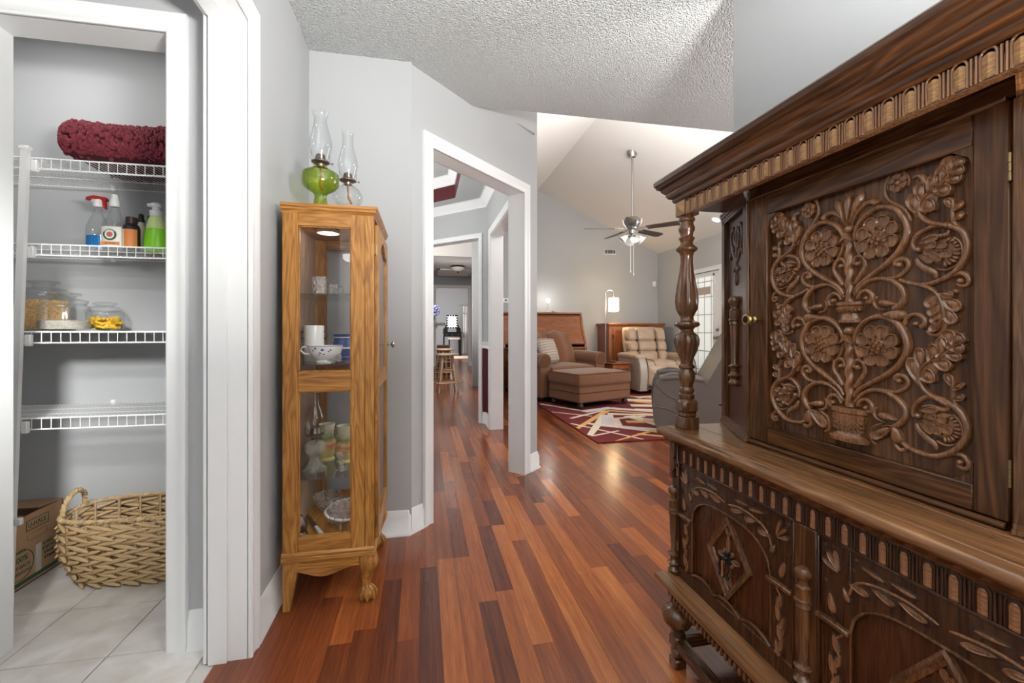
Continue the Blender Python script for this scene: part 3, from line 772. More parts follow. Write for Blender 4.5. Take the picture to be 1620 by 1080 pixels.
# far dining doorway
m = MB(); casing(m, PF, DF, NF, 0.112, 1.06, 2.105, 0.055)
m.obox(PF, DF, NF, 0.102, 0.112, -0.122, 0.003, 0, 2.105); m.obox(PF, DF, NF, 0.102, 1.070, -0.122, 0.003, 2.105, 2.116); trim('trim_6', m)
m = MB(); casing(m, (0, 13.0), (1, 0), (0, -1), 0.36, 1.30, 2.30, 0.075); trim('trim_7', m)
m = MB(); m.sweep([(0.70, 3.30), (0.70, 4.915), (-0.45, 6.065)], [(t, DZ + z * 0.8) for t, z in CROWN], side=1.0); trim('trim_8', m)
m = MB(); m.sweep([(0.70, 4.68), (0.70, 4.915), (0.70 - Q * 0.056, 4.915 + Q * 0.056)], [(0, .845), (.018, .85), (.018, .865), (.010, .875), (.014, .90), (.022, .915), (.022, .925), (0, .925)], side=1.0); trim('trim_9', m)
m = MB(); m.add([(0.698, 4.68, .128), (0.698, 4.915, .128), (0.698 - Q * 0.056, 4.915 + Q * .056 - .002, .128), (0.698, 4.68, .85), (0.698, 4.915, .85), (0.698 - Q * .056, 4.915 + Q * .056 - .002, .85)], [(0, 1, 4, 3), (1, 2, 5, 4)])
struct(m.build('wall_wainscot', 'red_paint'))
def baseboard(name, path, side):
    m = MB(); m.sweep(path, BASE, side=side); return struct(m.build(name, 'white_trim'))
baseboard('baseboard_left', [(-0.555, 1.614), (-0.555, 2.33), (-0.08, 2.33), (-0.08 + Q * .104, 2.33 + Q * .104)], -1)
baseboard('baseboard_angled', [(-0.08 + Q * 1.194, 2.33 + Q * 1.194), (-0.08 + Q * 1.319, 2.33 + Q * 1.319), (-0.08 + Q * 1.319 - Q * .12, 2.33 + Q * 1.319 + Q * .12)], -1)
baseboard('baseboard_pantry_front', [(-0.762, 1.64), (-0.674, 1.64)], -1)
baseboard('baseboard_pantry_back', [(-2.18, 2.385), (-0.69, 2.385)], -1)
baseboard('baseboard_dining', [(0.70, 4.68), (0.70, 4.915), (0.70 - Q * .054, 4.915 + Q * .054)], 1)
baseboard('baseboard_hall', [(1.42, 9.75), (1.42, 11.9)], 1); baseboard('baseboard_hall', [(1.42, 12.9), (1.42, 13.0), (1.38, 13.0)], 1)
baseboard('baseboard_living', [(1.36, 8.23), (4.70, 8.23), (4.70, 7.3)], -1)
baseboard('baseboard_right', [(1.22, -2.9), (1.22, 1.553), (1.34, 1.553)], 1)
# hall door seen edge on
m = MB(); casing(m, (1.42, 0), (0, 1), (-1, 0), 12.05, 12.80, 2.22, 0.07); trim('trim_10', m)
d2 = struct(MB().box(1.41, 1.45, 12.05, 12.80, 0.01, 2.22, 0.004).build('door_2', 'white_trim'))
MB().ell((1.395, 12.12, 1.0), 0.03).build('door_knob', 'nickel', d2)
# living room glass door
d1 = struct(MB().box(4.725, 4.765, 6.315, 7.205, 0.01, 2.035, 0.004).build('door_1', 'white_trim'))
m = MB(); casing(m, (4.70, 0), (0, 1), (-1, 0), 6.30, 7.22, 2.045, 0.07); m.build('door_casing', 'white_trim', d1)
MB().box(4.716, 4.722, 6.50, 7.14, 0.30, 1.96).build('glass_panel', 'door_daylight', d1)
m = MB()
for z in (0.38, 0.70, 1.01, 1.32, 1.62, 1.88): m.box(4.711, 4.715, 6.50, 7.14, z - .006, z + .006)
for y in (6.54, 6.72, 6.90): m.box(4.7105, 4.7148, y - .006, y + .006, 0.30, 1.96)
m.build('window_bars', 'lead_line', d1)
MB().box(4.708, 4.716, 6.56, 7.10, 1.66, 1.79).build('lower_blind', 'stripe_light', d1)
m = MB(); m.box(4.712, 4.724, 6.46, 6.50, 0.26, 2.0, .003); m.box(4.712, 4.724, 7.14, 7.18, 0.26, 2.0, .003); m.box(4.712, 4.724, 6.46, 7.18, 1.96, 2.0, .003); m.box(4.712, 4.724, 6.46, 7.18, .26, .30, .003); m.build('glass_frame', 'white_trim', d1)
m = MB(); m.lathe([(0.0, 0), (.03, .0), (.03, .01), (.012, .02), (.012, .04), (.028, .05), (.03, .065), (.018, .078), (0, .08)], n=14, M=Matrix.Translation((4.725, 6.385, 0.935)) @ Matrix.Rotation(-PI / 2, 4, 'Y')); m.build('door_knob', 'nickel', d1)
m = MB(); m.lathe([(0.0, 0), (.028, .0), (.028, .014), (.012, .018), (.012, .03), (0, .03)], n=14, M=Matrix.Translation((4.725, 6.385, 1.065)) @ Matrix.Rotation(-PI / 2, 4, 'Y')); m.build('dead_bolt', 'nickel', d1)
# ================================================================ CARVED SIDEBOARD (court cupboard)
YC = 0.77
hutch = thing('carved_sideboard', 'dark oak carved court cupboard with flower scroll door standing against the right wall', 'sideboard', (0.98, YC, 0))
def mir(y): return 2 * YC - y
FAR, NEAR = 1.262, mir(1.262)

# ---- relief carving helpers: fn(u, v, h) gives the world point
def r_tube(mb, pts, r, fn, hf=0.9, h0=0.0, n=7, k=5, taper=True):
    P2 = [Vector((a, b, 0)) for a, b in pts]; P2 = crom(P2, k)
    N = len(P2); vs = []
    rr = r if callable(r) else (lambda t: r)
    for i, p in enumerate(P2):
        a = P2[max(i - 1, 0)]; b = P2[min(i + 1, N - 1)]
        d = (b - a); d = d.normalized() if d.length > 1e-9 else Vector((1, 0, 0))
        nx, ny = -d.y, d.x
        R = rr(i / (N - 1)) * 0.88
        if taper and (i == 0 or i == N - 1): R *= 0.45
        for j in range(n):
            q = PI * j / (n - 1)
            vs.append(fn(p.x + nx * R * math.cos(q), p.y + ny * R * math.cos(q), h0 * (0 if j in (0, n - 1) else 1) + R * hf * math.sin(q)))
    fs = []
    for i in range(N - 1):
        for j in range(n - 1): fs.append((i * n + j, i * n + j + 1, (i + 1) * n + j + 1, (i + 1) * n + j))
    fs += [tuple(range(n)), tuple((N - 1) * n + j for j in range(n))]
    mb.add(vs, fs)
def r_lobe(mb, a, b, w, fn, h=0.006, style='petal', h0=0.0, n=14, skew=0.30):
    a = Vector(a); b = Vector(b); d = b - a; L = d.length; d = d / L; nx = Vector((-d.y, d.x)); c = (a + b) / 2
    rings = {'petal': [(1, 0), (0.98, 0.95), (0.88, 1.0), (0.74, 0.55), (0.4, 0.42), (0, 0.5)],
             'dome': [(1, 0), (0.94, 0.5), (0.75, 0.85), (0.4, 1.0), (0, 1.03)],
             'leaf': [(1, 0), (0.98, 0.8), (0.9, 0.9), (0.6, 0.55), (0.25, 0.75), (0, 0.9)]}[style]
    vs = []; fs = []
    for rr, hh in rings:
        if rr == 0: vs.append(fn(c.x, c.y, h0 + h * hh)); continue
        for i in range(n):
            q = 2 * PI * i / n
            s_ = L / 2 * math.cos(q); t_ = w / 2 * math.sin(q) * (1 - skew + skew * math.cos(q)) * (1.0 / (1 - skew * 0.35))
            p = c + d * (s_ * rr) + nx * (t_ * rr)
            vs.append(fn(p.x, p.y, (h0 if hh > 0 else 0) + h * hh))
    m_ = len(rings) - 1
    for k in range(m_ - 1):
        for i in range(n): fs.append((k * n + i, k * n + (i + 1) % n, (k + 1) * n + (i + 1) % n, (k + 1) * n + i))
    for i in range(n): fs.append(((m_ - 1) * n + i, (m_ - 1) * n + (i + 1) % n, m_ * n))
    mb.add(vs, fs)
def r_ball(mb, p, r, fn, h=None, n=12):
    h = h or r
    vs = []; fs = []; K = 4
    for k in range(K):
        q = PI / 2 * k / K
        for i in range(n):
            a = 2 * PI * i / n; vs.append(fn(p[0] + r * math.cos(q) * math.cos(a), p[1] + r * math.cos(q) * math.sin(a), h * math.sin(q)))
    vs.append(fn(p[0], p[1], h))
    for k in range(K - 1):
        for i in range(n): fs.append((k * n + i, k * n + (i + 1) % n, (k + 1) * n + (i + 1) % n, (k + 1) * n + i))
    for i in range(n): fs.append(((K - 1) * n + i, (K - 1) * n + (i + 1) % n, K * n))
    mb.add(vs, fs)
def r_half_lathe(mb, prof, fn, hf=0.6, n=12):
    vs = []; m_ = n + 1
    for u, v, R in prof:
        for i in range(m_):
            a = PI * i / n; vs.append(fn(u + R * math.cos(a), v, R * hf * math.sin(a)))
    fs = [(k * m_ + i, k * m_ + i + 1, (k + 1) * m_ + i + 1, (k + 1) * m_ + i) for k in range(len(prof) - 1) for i in range(n)]
    fs += [tuple(range(m_)), tuple((len(prof) - 1) * m_ + i for i in range(m_))]
    mb.add(vs, fs)
def on_yz(mb, x0, start, fwd=-1):
    """turn shapes drawn in (y, z, height) since vertex index start into world points on the plane x0"""
    for i in range(start, len(mb.v)):
        a, b, c = mb.v[i]; mb.v[i] = (x0 + fwd * c, a, b)

# ---- legs
def hutch_leg(x, y, name='leg'):
    m = MB()
    m.box(x - .020, x + .020, y - .020, y + .020, 0, 0.030, .004)
    m.box(x - .018, x + .018, y - .018, y + .018, 0.030, 0.062, .008)
    m.box(x - .020, x + .020, y - .020, y + .020, 0.062, 0.100, .005)
    m.lathe([(.016, .098), (.022, .104), (.022, .110), (.015, .116), (.017, .124), (.034, .132), (.043, .146), (.046, .160), (.043, .174), (.033, .187), (.018, .194), (.016, .199), (.024, .204), (.024, .210), (.017, .214)], (x, y, 0), 32,
            rib=lambda a, j: 1 + (0.05 * abs(math.cos(5 * a)) if 4 < j < 10 else 0))
    m.box(x - .020, x + .020, y - .020, y + .020, 0.212, 0.26, .004)
    return m.build(name, 'hutch_turned', hutch)
lg = [hutch_leg(0.783, 1.250), hutch_leg(0.783, mir(1.250)), hutch_leg(1.175, 1.235), hutch_leg(1.175, mir(1.235))]
def bar(name, *a, mat='hutch_y', b=.004, parent=None): return MB().box(*a, b).build(name, mat, parent or hutch)
bar('stretcher', .766, .800, mir(1.232), 1.232, .062, .096); bar('stretcher', 1.155, 1.195, mir(1.215), 1.215, .062, .096)
bar('stretcher', .800, 1.157, 1.232, 1.266, .062, .104, mat='hutch_x'); bar('stretcher', .800, 1.157, mir(1.266), mir(1.232), .062, .104, mat='hutch_x')
# ---- lower carcass
bar('carcass', .800, 1.205, NEAR + .005, FAR - .005, .232, .705, mat='hutch_dark', b=.002)
PATH = [(1.205, FAR), (.772, FAR), (.772, NEAR), (1.205, NEAR)]
m = MB(); m.sweep(PATH, [(-.01, .238), (.018, .238), (.026, .244), (.031, .254), (.040, .260), (.040, .274), (.030, .279), (.012, .284), (.008, .292), (-.01, .294)], side=-1); m.build('plinth_moulding', 'hutch_top', hutch)
m = MB(); m.sweep(PATH, [(-.02, .205), (.004, .205), (.010, .215), (.012, .238), (-.02, .238)], side=-1); m.build('apron', 'hutch_y', hutch)
m = MB()
for i in range(58): m.ell((.7615, NEAR + .01 + i * (FAR - NEAR - .02) / 57, .215), (.005, .0062, .011), 6, 4)
stuff(m.build('apron_gouges', 'hutch_carved', hutch))
# front frame of the lower cupboard
bar('corner_post', .770, .805, 1.233, FAR, .29, .705, mat='hutch_dark', b=.002); bar('corner_post', .770, .805, NEAR, mir(1.233), .29, .705, mat='hutch_dark', b=.002)
bar('centre_post', .772, .805, .743, .797, .29, .65, mat='hutch_z', b=.002)
bar('bottom_rail', .774, .805, mir(1.233), 1.233, .29, .333, mat='hutch_dark')
def baluster(name, x, y, z0, z1, s=1.0, parent=None, M=None):
    H = z1 - z0
    pr = [(0, 0), (.010, .004), (.0165, .025), (.0175, .045), (.013, .072), (.010, .085), (.013, .098), (.0175, .110), (.019, .125), (.013, .142), (.0095, .165), (.0115, .205), (.0175, .218), (.0185, .228), (.0105, .245), (.0082, .27), (.0128, .66), (.0128, .675),
          (.0155, .685), (.0155, .695), (.0145, .70), (.0145, .722), (.0180, .73), (.0180, .742), (.0145, .75), (.0150, .83), (.0155, .84), (.010, .855), (.0085, .88), (.010, .895), (.0165, .925), (.0175, .955), (.013, .985), (0, 1.0)]
    m = MB(); m.lathe([(r * s, z0 + z * H) for r, z in pr], (x, y, 0), 18, M=M); return m.build(name, 'hutch_turned', parent or hutch)
baluster('split_baluster', .769, .770, .302, .570); baluster('split_baluster', .768, 1.249, .295, .568); baluster('split_baluster', .768, mir(1.249), .295, .568)
m = MB()
for yy in (1.249, mir(1.249)):
    m.prism([(yy - .016, .705), (yy + .012, .705), (yy + .012, .60), (yy + .004, .592), (yy - .006, .598), (yy - .002, .615), (yy - .014, .625), (yy - .016, .640), (yy - .006, .655), (yy - .014, .668)], lambda a, b: (.762, a, b), lambda a, b: (.772, a, b))
m.build('scalloped_bracket', 'hutch_z', hutch)
# ---- carved arch doors
def arch_door(ya, yb, knob_dir):
    """ya < yb, the door between them"""
    d = MB().box(.785, .800, ya, yb, .333, .646).build('arched_door', 'hutch_red', hutch)
    yc = (ya + yb) / 2; pw = .063
    m = MB(); X = .776
    m.box(X, .787, ya, ya + pw, .333, .646, .0015); m.box(X, .787, yb - pw, yb, .333, .646, .0015)
    n = 28; yi, yj = ya + pw, yb - pw; hw = (yj - yi) / 2
    def az(t): return .497 + .076 * (1 - abs(t) ** 3.2) ** 0.55
    ts = [-1 + 2 * i / n for i in range(n + 1)]; ts = [math.copysign(abs(t) ** 0.6, t) for t in ts]
    top = [(yc + hw * t, .646) for t in ts]; bot = [(yc + hw * t, az(t)) for t in ts]
    m.strip_prism(top, bot, lambda a, b: (X, a, b), lambda a, b: (.787, a, b))
    def wz(t): return .331 + .0155 * abs(math.cos(t * PI * 1.5)) ** 0.8
    tw = [-1 + 2 * i / 36 for i in range(37)]
    m.strip_prism([(yc + hw * t, wz(t)) for t in tw], [(yc + hw * t, .31) for t in tw], lambda a, b: (X, a, b), lambda a, b: (.787, a, b))
    m.build('door_frame', 'hutch_dark', d)
    m = MB(); m.tube([(X, yc + hw * t, az(t)) for t in ts], .0028, 6); m.tube([(X, yi, .345), (X, yi, .497)], .002, 6); m.tube([(X, yj, .345), (X, yj, .497)], .002, 6); m.build('arch_bead', 'hutch_turned', d)
    m = MB(); m.tube([(X - .001, yc + hw * t, wz(t) + .001) for t in tw], .0042, 8); m.build('wavy_bead', 'hutch_y', d)
    for yy in (ya, yb - pw): MB().box(.764, .778, yy - .002, yy + pw + .004, .486, .497, .003).build('ledge', 'hutch_turned', d)
    m = MB(); m.box(.771, .786, ya - .006, ya, .333, .650, .002); m.box(.771, .786, yb, yb + .006, .333, .650, .002); m.box(.771, .786, ya - .006, yb + .006, .646, .652, .002); m.build('door_bead', 'hutch_dark', d)
    # carved spandrels
    fn = lambda u, v, h: (X - h, yc - u, v)
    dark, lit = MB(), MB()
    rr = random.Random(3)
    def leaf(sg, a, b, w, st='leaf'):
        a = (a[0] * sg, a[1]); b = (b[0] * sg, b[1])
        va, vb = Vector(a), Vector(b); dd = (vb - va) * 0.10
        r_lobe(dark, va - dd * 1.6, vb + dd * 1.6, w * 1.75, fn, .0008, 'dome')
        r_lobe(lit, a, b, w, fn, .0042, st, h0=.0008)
    W = (yb - ya) / 2
    for sg in (-1, 1):
        cx, cz = W - .045, .592
        for an in (18, 45, 72):
            q = math.radians(an); leaf(sg, (cx + .006 * math.cos(q), cz + .006 * math.sin(q)), (cx + .040 * math.cos(q), cz + .042 * math.sin(q)), .010)
        leaf(sg, (W - .022, .545), (W - .030, .510), .016); leaf(sg, (W - .062, .585), (W - .098, .583), .015)
        leaf(sg, (W - .105, .600), (W - .142, .592), .014); leaf(sg, (W - .148, .604), (W - .190, .595), .013)
        leaf(sg, (W - .050, .570), (W - .060, .548), .011, 'dome')
        leaf(sg, (W - .085, .628), (W - .125, .622), .009, 'dome'); leaf(sg, (W - .135, .627), (W - .175, .624), .008, 'dome')
        for i, (u, v, w_) in enumerate([(.030, .470, .015), (.045, .440, .014), (.022, .425, .015), (.040, .398, .014), (.025, .375, .013), (.046, .360, .012)]):
            leaf(sg, (W - u, v), (W - u + (.010 if i % 2 else -.010), v - .030), w_)
        r_tube(lit, [((W - .048) * sg, .480), ((W - .030) * sg, .455), ((W - .042) * sg, .425), ((W - .026) * sg, .395), ((W - .040) * sg, .350)], .0026, fn)
        r_tube(lit, [((W - .058) * sg, .560), ((W - .075) * sg, .592), ((W - .110) * sg, .606), ((W - .160) * sg, .610), ((W - .205) * sg, .602)], .0030, fn)
        for u, v in ((W - .068, .612), (W - .012, .634), (W - .075, .632), (W - .012, .565), (W - .128, .608)): r_ball(dark, (u * sg, v), .0045, fn, .0012)
    stuff(dark.build('carved_shade', 'hutch_panel', d)); stuff(lit.build('carved_leaves', 'hutch_carved', d))  # dark patches paint shade around the leaves for an incised look
    # diamond
    m = MB(); dy, dz, cz = .084, .113, .4585
    k = len(m.v); m.sweep([(yc + dy, cz), (yc, cz + dz), (yc - dy, cz), (yc, cz - dz)], [(0, 0), (0, .010), (.005, .013), (.010, .008), (.016, .006), (.018, 0)], closed=True, side=1.0); on_yz(m, .786, k)
    m.build('diamond_moulding', 'hutch_turned', d)
    fn2 = lambda u, v, h: (.785 - h, yc - u, v)
    m = MB()
    for i in range(8):
        q = math.radians(i * 45); ra = .040 if i % 2 == 0 else .026; rz_ = .055 if i in (2, 6) else ra
        r_lobe(m, (.008 * math.cos(q), cz + .008 * math.sin(q)), (ra * math.cos(q), cz + rz_ * math.sin(q)), .016, fn2, .0055, 'leaf')
    for sg in (1, -1):
        r_lobe(m, (.004, cz + sg * .050), (-.008, cz + sg * .076), .013, fn2, .004); r_lobe(m, (-.004, cz + sg * .050), (.010, cz + sg * .072), .012, fn2, .004)
    m.build('diamond_carving', 'hutch_carved', d)
    m = MB()
    for i in range(8):
        q = math.radians(22 + i * 45); r_lobe(m, (0, cz), (.019 * math.cos(q), cz + .019 * math.sin(q)), .009, fn2, .004, 'dome', h0=.005)
    r_ball(m, (0, cz), .007, fn2, .018); m.tube([(.770, yc - .012, cz), (.768, yc - .018, cz - .022), (.767, yc - .012, cz - .040), (.767, yc, cz - .046), (.767, yc + .012, cz - .040), (.768, yc + .018, cz - .022), (.770, yc + .012, cz)], .0026, 7)
    for yy in (-.014, 0, .014): m.ell((.767, yc + yy, cz - .044), .0055, 8, 6)
    pl = m.build('drop_handle', 'black_iron', d)
    m = MB(); m.lathe([(0, 0), (.0028, -.002), (.0022, -.02), (.0035, -.040), (0, -.043)], (.764, yc, cz - .004), 10); m.build('brass_drop', 'brass', pl)
    m = MB()
    for z in (.605, .375): m.lathe([(0, 0), (.0035, 0), (.0035, .028), (0, .028)], (.769, (yb + .003) if knob_dir > 0 else (ya - .003), z), 8)
    m.build('hinge', 'old_brass', d)
arch_door(.803, 1.227, 1); arch_door(mir(1.227), mir(.803), -1)
# ---- fluted friezes
def frieze(x, z0, z1, up):
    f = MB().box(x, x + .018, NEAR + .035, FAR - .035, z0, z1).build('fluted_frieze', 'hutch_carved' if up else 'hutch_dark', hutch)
    n = 26; pitch = .0345; H = z1 - z0; y0 = YC - pitch * (n - 1) / 2
    fl_ = rd = rm = None
    for i in range(n):
        M = Matrix.Translation((0, y0 + pitch * i - YC, 0))
        if fl_ is None:
            m = MB(); y = YC; w_ = .0092 if up else .0060
            zs = [z0 + .003 + (H - .012) * k / 12 for k in range(13)]
            vs = []
            for k, z in enumerate(zs):
                hh = w_ if k < 10 else w_ * math.sqrt(max(0.05, 1 - ((k - 9) / 3.2) ** 2))
                e = .0012 if k % 2 else 0.0
                vs += [(x - .0008, y - hh, z), (x - .0022 - e, y, z), (x - .0008, y + hh, z)]
            m.add(vs, [(3 * k + a, 3 * k + a + 1, 3 * k + a + 4, 3 * k + a + 3) for k in range(12) for a in (0, 1)])
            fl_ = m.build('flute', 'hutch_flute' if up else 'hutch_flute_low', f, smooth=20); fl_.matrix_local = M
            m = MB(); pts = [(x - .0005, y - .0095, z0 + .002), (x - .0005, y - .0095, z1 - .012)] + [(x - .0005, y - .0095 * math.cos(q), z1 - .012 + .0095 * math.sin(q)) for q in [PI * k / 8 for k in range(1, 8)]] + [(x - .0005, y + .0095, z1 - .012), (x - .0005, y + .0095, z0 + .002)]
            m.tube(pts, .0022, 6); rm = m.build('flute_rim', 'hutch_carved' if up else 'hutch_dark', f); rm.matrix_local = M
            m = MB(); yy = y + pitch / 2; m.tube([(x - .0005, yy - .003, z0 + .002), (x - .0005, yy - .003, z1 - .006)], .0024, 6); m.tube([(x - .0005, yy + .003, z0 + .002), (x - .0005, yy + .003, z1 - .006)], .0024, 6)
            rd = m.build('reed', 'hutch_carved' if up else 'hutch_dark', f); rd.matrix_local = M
        else:
            inst(fl_, f, M); inst(rm, f, M); inst(rd, f, M)
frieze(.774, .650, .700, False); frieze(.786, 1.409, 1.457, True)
# ---- table top
m = MB(); m.sweep(PATH, [(-.02, .700), (.003, .700), (.008, .706), (.016, .710), (.022, .718), (.031, .722), (.035, .729), (.035, .737), (.030, .744), (.020, .7485), (-.02, .7485)], side=-1); m.build('top_moulding', 'hutch_top', hutch)
for xa, xb in ((.756, .846), (.8475, 1.00), (1.0015, 1.205)): bar('top_board', xa, xb, NEAR - .018, FAR + .018, .735, .750, mat='hutch_top', b=.0012)
# ---- turned posts
def post(y):
    x = .805
    m = MB(); b = .0265
    m.box(x - b, x + b, y - b, y + b, .750, .787, .002)
    m.box(x - b * .80, x + b * .80, y - b * .80, y + b * .80, .787, .800, .004)
    m.box(x - b * 1.02, x + b * 1.02, y - b * 1.02, y + b * 1.02, .798, .842, .009)
    m.lathe([(.020, .840), (.0235, .845), (.0235, .855), (.019, .859), (.0225, .865), (.0225, .872), (.018, .878), (.0185, .885), (.0245, .905), (.0255, .918), (.020, .930), (.0185, .934), (.024, .938), (.024, .944), (.0185, .950), (.0185, .960),
             (.020, .966), (.030, .988), (.037, 1.012), (.038, 1.025), (.033, 1.040), (.022, 1.048), (.0195, 1.056), (.024, 1.062), (.037, 1.068), (.0385, 1.073), (.036, 1.079), (.023, 1.084), (.0205, 1.090), (.0205, 1.098),
             (.024, 1.104), (.032, 1.120), (.0345, 1.142), (.034, 1.160), (.0285, 1.195), (.0215, 1.235), (.0185, 1.265), (.0185, 1.285), (.022, 1.296), (.031, 1.303), (.032, 1.308), (.029, 1.313), (.020, 1.320), (.0175, 1.328), (.022, 1.336), (.024, 1.341), (.019, 1.346),
             (.0185, 1.351), (.024, 1.364), (.0245, 1.373), (.020, 1.385), (.0195, 1.390), (.0245, 1.395), (.0245, 1.401), (.021, 1.406), (.021, 1.414)], (x, y, 0), 88,
            rib=lambda a, j: 1 - (0.17 * max(0.0, math.cos(11 * a)) ** 1.5 if j in (17, 18, 19, 32, 33, 34) else (0.09 * max(0.0, math.cos(11 * a)) ** 1.5 if j in (16, 20, 31, 35) else 0)))
    p = m.build('turned_post', 'hutch_turned', hutch)
    m = MB(); m.box(x - .024, x + .026, y - .026, y + .024, 1.410, 1.470, .001); c = m.build('corner_block', 'hutch_turned', hutch)
    m = MB(); X = x - .024
    m.add([(X, y - .022, 1.416), (X, y + .022, 1.416), (X, y + .022, 1.454), (X, y - .022, 1.454), (X - .007, y, 1.435)], [(0, 1, 4), (1, 2, 4), (2, 3, 4), (3, 0, 4)]); m.build('pyramid_boss', 'hutch_flute', c, smooth=5)
post(1.236); post(mir(1.236))
# ---- upper cupboard body
XF = .868
cp = [(.885, .510), (.985, .270), (1.19, .270), (1.19, mir(.270)), (.985, mir(.270)), (.885, mir(.510))]
m = MB(); m.prism(cp, lambda a, b: (a, b, .750), lambda a, b: (a, b, 1.438)); m.build('cupboard_body', 'hutch_z', hutch)
bar('back_panel', 1.190, 1.206, NEAR + .01, FAR - .01, .75, 1.46, mat='hutch_z', b=0)
bar('soffit', .790, 1.205, NEAR + .004, FAR - .004, 1.434, 1.444, mat='hutch_red', b=0)
m = MB(); m.sweep([(1.205, FAR - .004), (.786, FAR - .004), (.786, NEAR + .004), (1.205, NEAR + .004)],
                  [(-.02, 1.436), (0.0, 1.436), (0.0, 1.453), (.007, 1.456), (.011, 1.462), (.011, 1.468), (.020, 1.472), (.025, 1.480), (.025, 1.486), (.034, 1.494), (.038, 1.503), (.046, 1.507), (.048, 1.514), (.052, 1.517), (.053, 1.529), (.049, 1.534), (-.02, 1.536)], side=-1)
m.build('cornice', 'hutch_y', hutch)
bar('top_panel', .79, 1.205, NEAR + .02, FAR - .02, 1.522, 1.533, b=0)
# canted side panels
def canted(sg):
    yf, yb = (1.046, 1.285) if sg > 0 else (mir(1.046), mir(1.285))
    L = math.hypot(.104, yb - yf); d = (.104 / L, (yb - yf) / L); n = (-abs(d[1]), d[0] * sg)
    P0 = (XF, yf)
    c = MB().obox(P0, d, n, 0, L, -.012, -.006, .765, 1.430).build('canted_panel', 'hutch_red', hutch)
    m = MB(); m.obox(P0, d, n, 0, .030, -.006, .006, .752, 1.434); m.obox(P0, d, n, L - .032, L, -.006, .006, .752, 1.434); m.obox(P0, d, n, 0, L, -.006, .006, 1.398, 1.434); m.obox(P0, d, n, 0, L, -.006, .006, .752, .782); m.build('panel_frame', 'hutch_z', c)
    m = MB()
    m2 = MB()
    for i, (q, t) in enumerate(((0, .012), (.008, .010), (.016, .007))):
        m.obox(P0, d, n, -.004 + q * .2, L, -.004, t, .752 + q, .7605 + q); m2.obox(P0, d, n, 0, L, -.004, t, 1.4255 - q, 1.434 - q)
    m.build('base_moulding', 'hutch_turned', c); m2.build('head_moulding', 'hutch_turned', c)
    fn = lambda u, v, h: (P0[0] + d[0] * (L / 2 + u) + n[0] * (h - .006), P0[1] + d[1] * (L / 2 + u) + n[1] * (h - .006), v)
    m = MB()
    for s in (-1, 1):
        r_tube(m, [(0, 1.262), (s * .020, 1.272), (s * .045, 1.300), (s * .058, 1.335), (s * .046, 1.362), (s * .026, 1.366)], .0085, fn, .55)
        r_tube(m, [(0, 1.300), (s * .018, 1.318), (s * .024, 1.342), (s * .012, 1.360)], .0075, fn, .55)
        r_lobe(m, (s * .040, 1.318), (s * .020, 1.296), .014, fn, .006, 'dome'); r_lobe(m, (s * .055, 1.30), (s * .066, 1.272), .014, fn, .006, 'dome')
        r_lobe(m, (0, 1.245), (s * .026, 1.234), .018, fn, .006, 'dome')
    r_tube(m, [(0, 1.368), (0, 1.300), (0, 1.250), (0, 1.200)], .0085, fn, .55); r_lobe(m, (0, 1.235), (0, 1.188), .020, fn, .006, 'dome')
    m.build('fretwork', 'hutch_red', c)
    q = fn(0, 0, .006); baluster('half_baluster', q[0], q[1], .885, 1.158, 1.0, c)
canted(1); canted(-1)
# ---- carved door
DA0, DB0 = .502, 1.042
door = MB().box(.886, .896, DA0, DB0, .763, 1.404).build('carved_door', 'hutch_panel', hutch)
for a, b in ((.981, DB0), (DA0, .548)): MB().box(XF, .890, a, b, .763, 1.404, .002).build('door_stile', 'hutch_z', door)
for z0, z1 in ((1.352, 1.404), (.763, .806)): MB().box(XF + .0004, .890, .548, .981, z0, z1, .002).build('door_rail', 'hutch_y', door)
for y, sy in ((.548, 1), (.981, -1)):
    for z, sz in ((.806, 1), (1.352, -1)):
        m = MB(); m.prism([(y, z), (y + sy * .030, z), (y + sy * .022, z + sz * .005), (y + sy * .006, z + sz * .016), (y, z + sz * .034)], lambda a, b: (XF + .0008, a, b), lambda a, b: (.888, a, b)); m.build('corner_chamfer', 'hutch_z', door)
m = MB(); m.tube([(.866, .505, .757), (.866, 1.040, .757)], .0055, 8); m.build('bottom_bead', 'hutch_y', hutch)
m = MB(); m.tube([(.866, .505, 1.4055), (.866, 1.040, 1.4055)], .0045, 8); m.build('top_bead', 'hutch_y', hutch)
bar('head_rail', .872, .892, .474, 1.052, 1.408, 1.436, mat='hutch_y', b=.002)
bar('side_bead', .862, .884, .474, .499, .752, 1.404, mat='hutch_turned', b=.006); bar('side_bead', .864, .884, 1.043, 1.052, .752, 1.404, mat='hutch_turned', b=.004)
for z in (1.300, .838):
    m = MB(); m.lathe([(0, 0), (.003, .0), (.003, .013), (.0024, .0135), (.003, .014), (.003, .027), (.0024, .0275), (.003, .028), (.003, .042), (0, .042)], (.866, .5005, z - .02), 10); m.box(.8665, .869, .501, .5035, z - .02, z + .02); m.build('hinge', 'old_brass', door)
MK = Matrix.Translation((XF, 1.021, 1.083)) @ Matrix.Rotation(-PI / 2, 4, 'Y')
m = MB(); m.lathe([(.0, 0), (.009, 0), (.009, .004), (.0045, .008), (.0045, .016), (.0145, .020), (.0165, .025), (.0145, .0295), (.0105, .0305)], n=20, M=MK); kb = m.build('knob', 'brass', door)
m = MB(); m.lathe([(.0, .0307), (.0095, .0307), (.0105, .0295)], n=16, M=MK); m.ell((0, 0, .031), (.004, .004, .002), 8, 6, M=MK); m.build('knob_face', 'black_iron', kb)

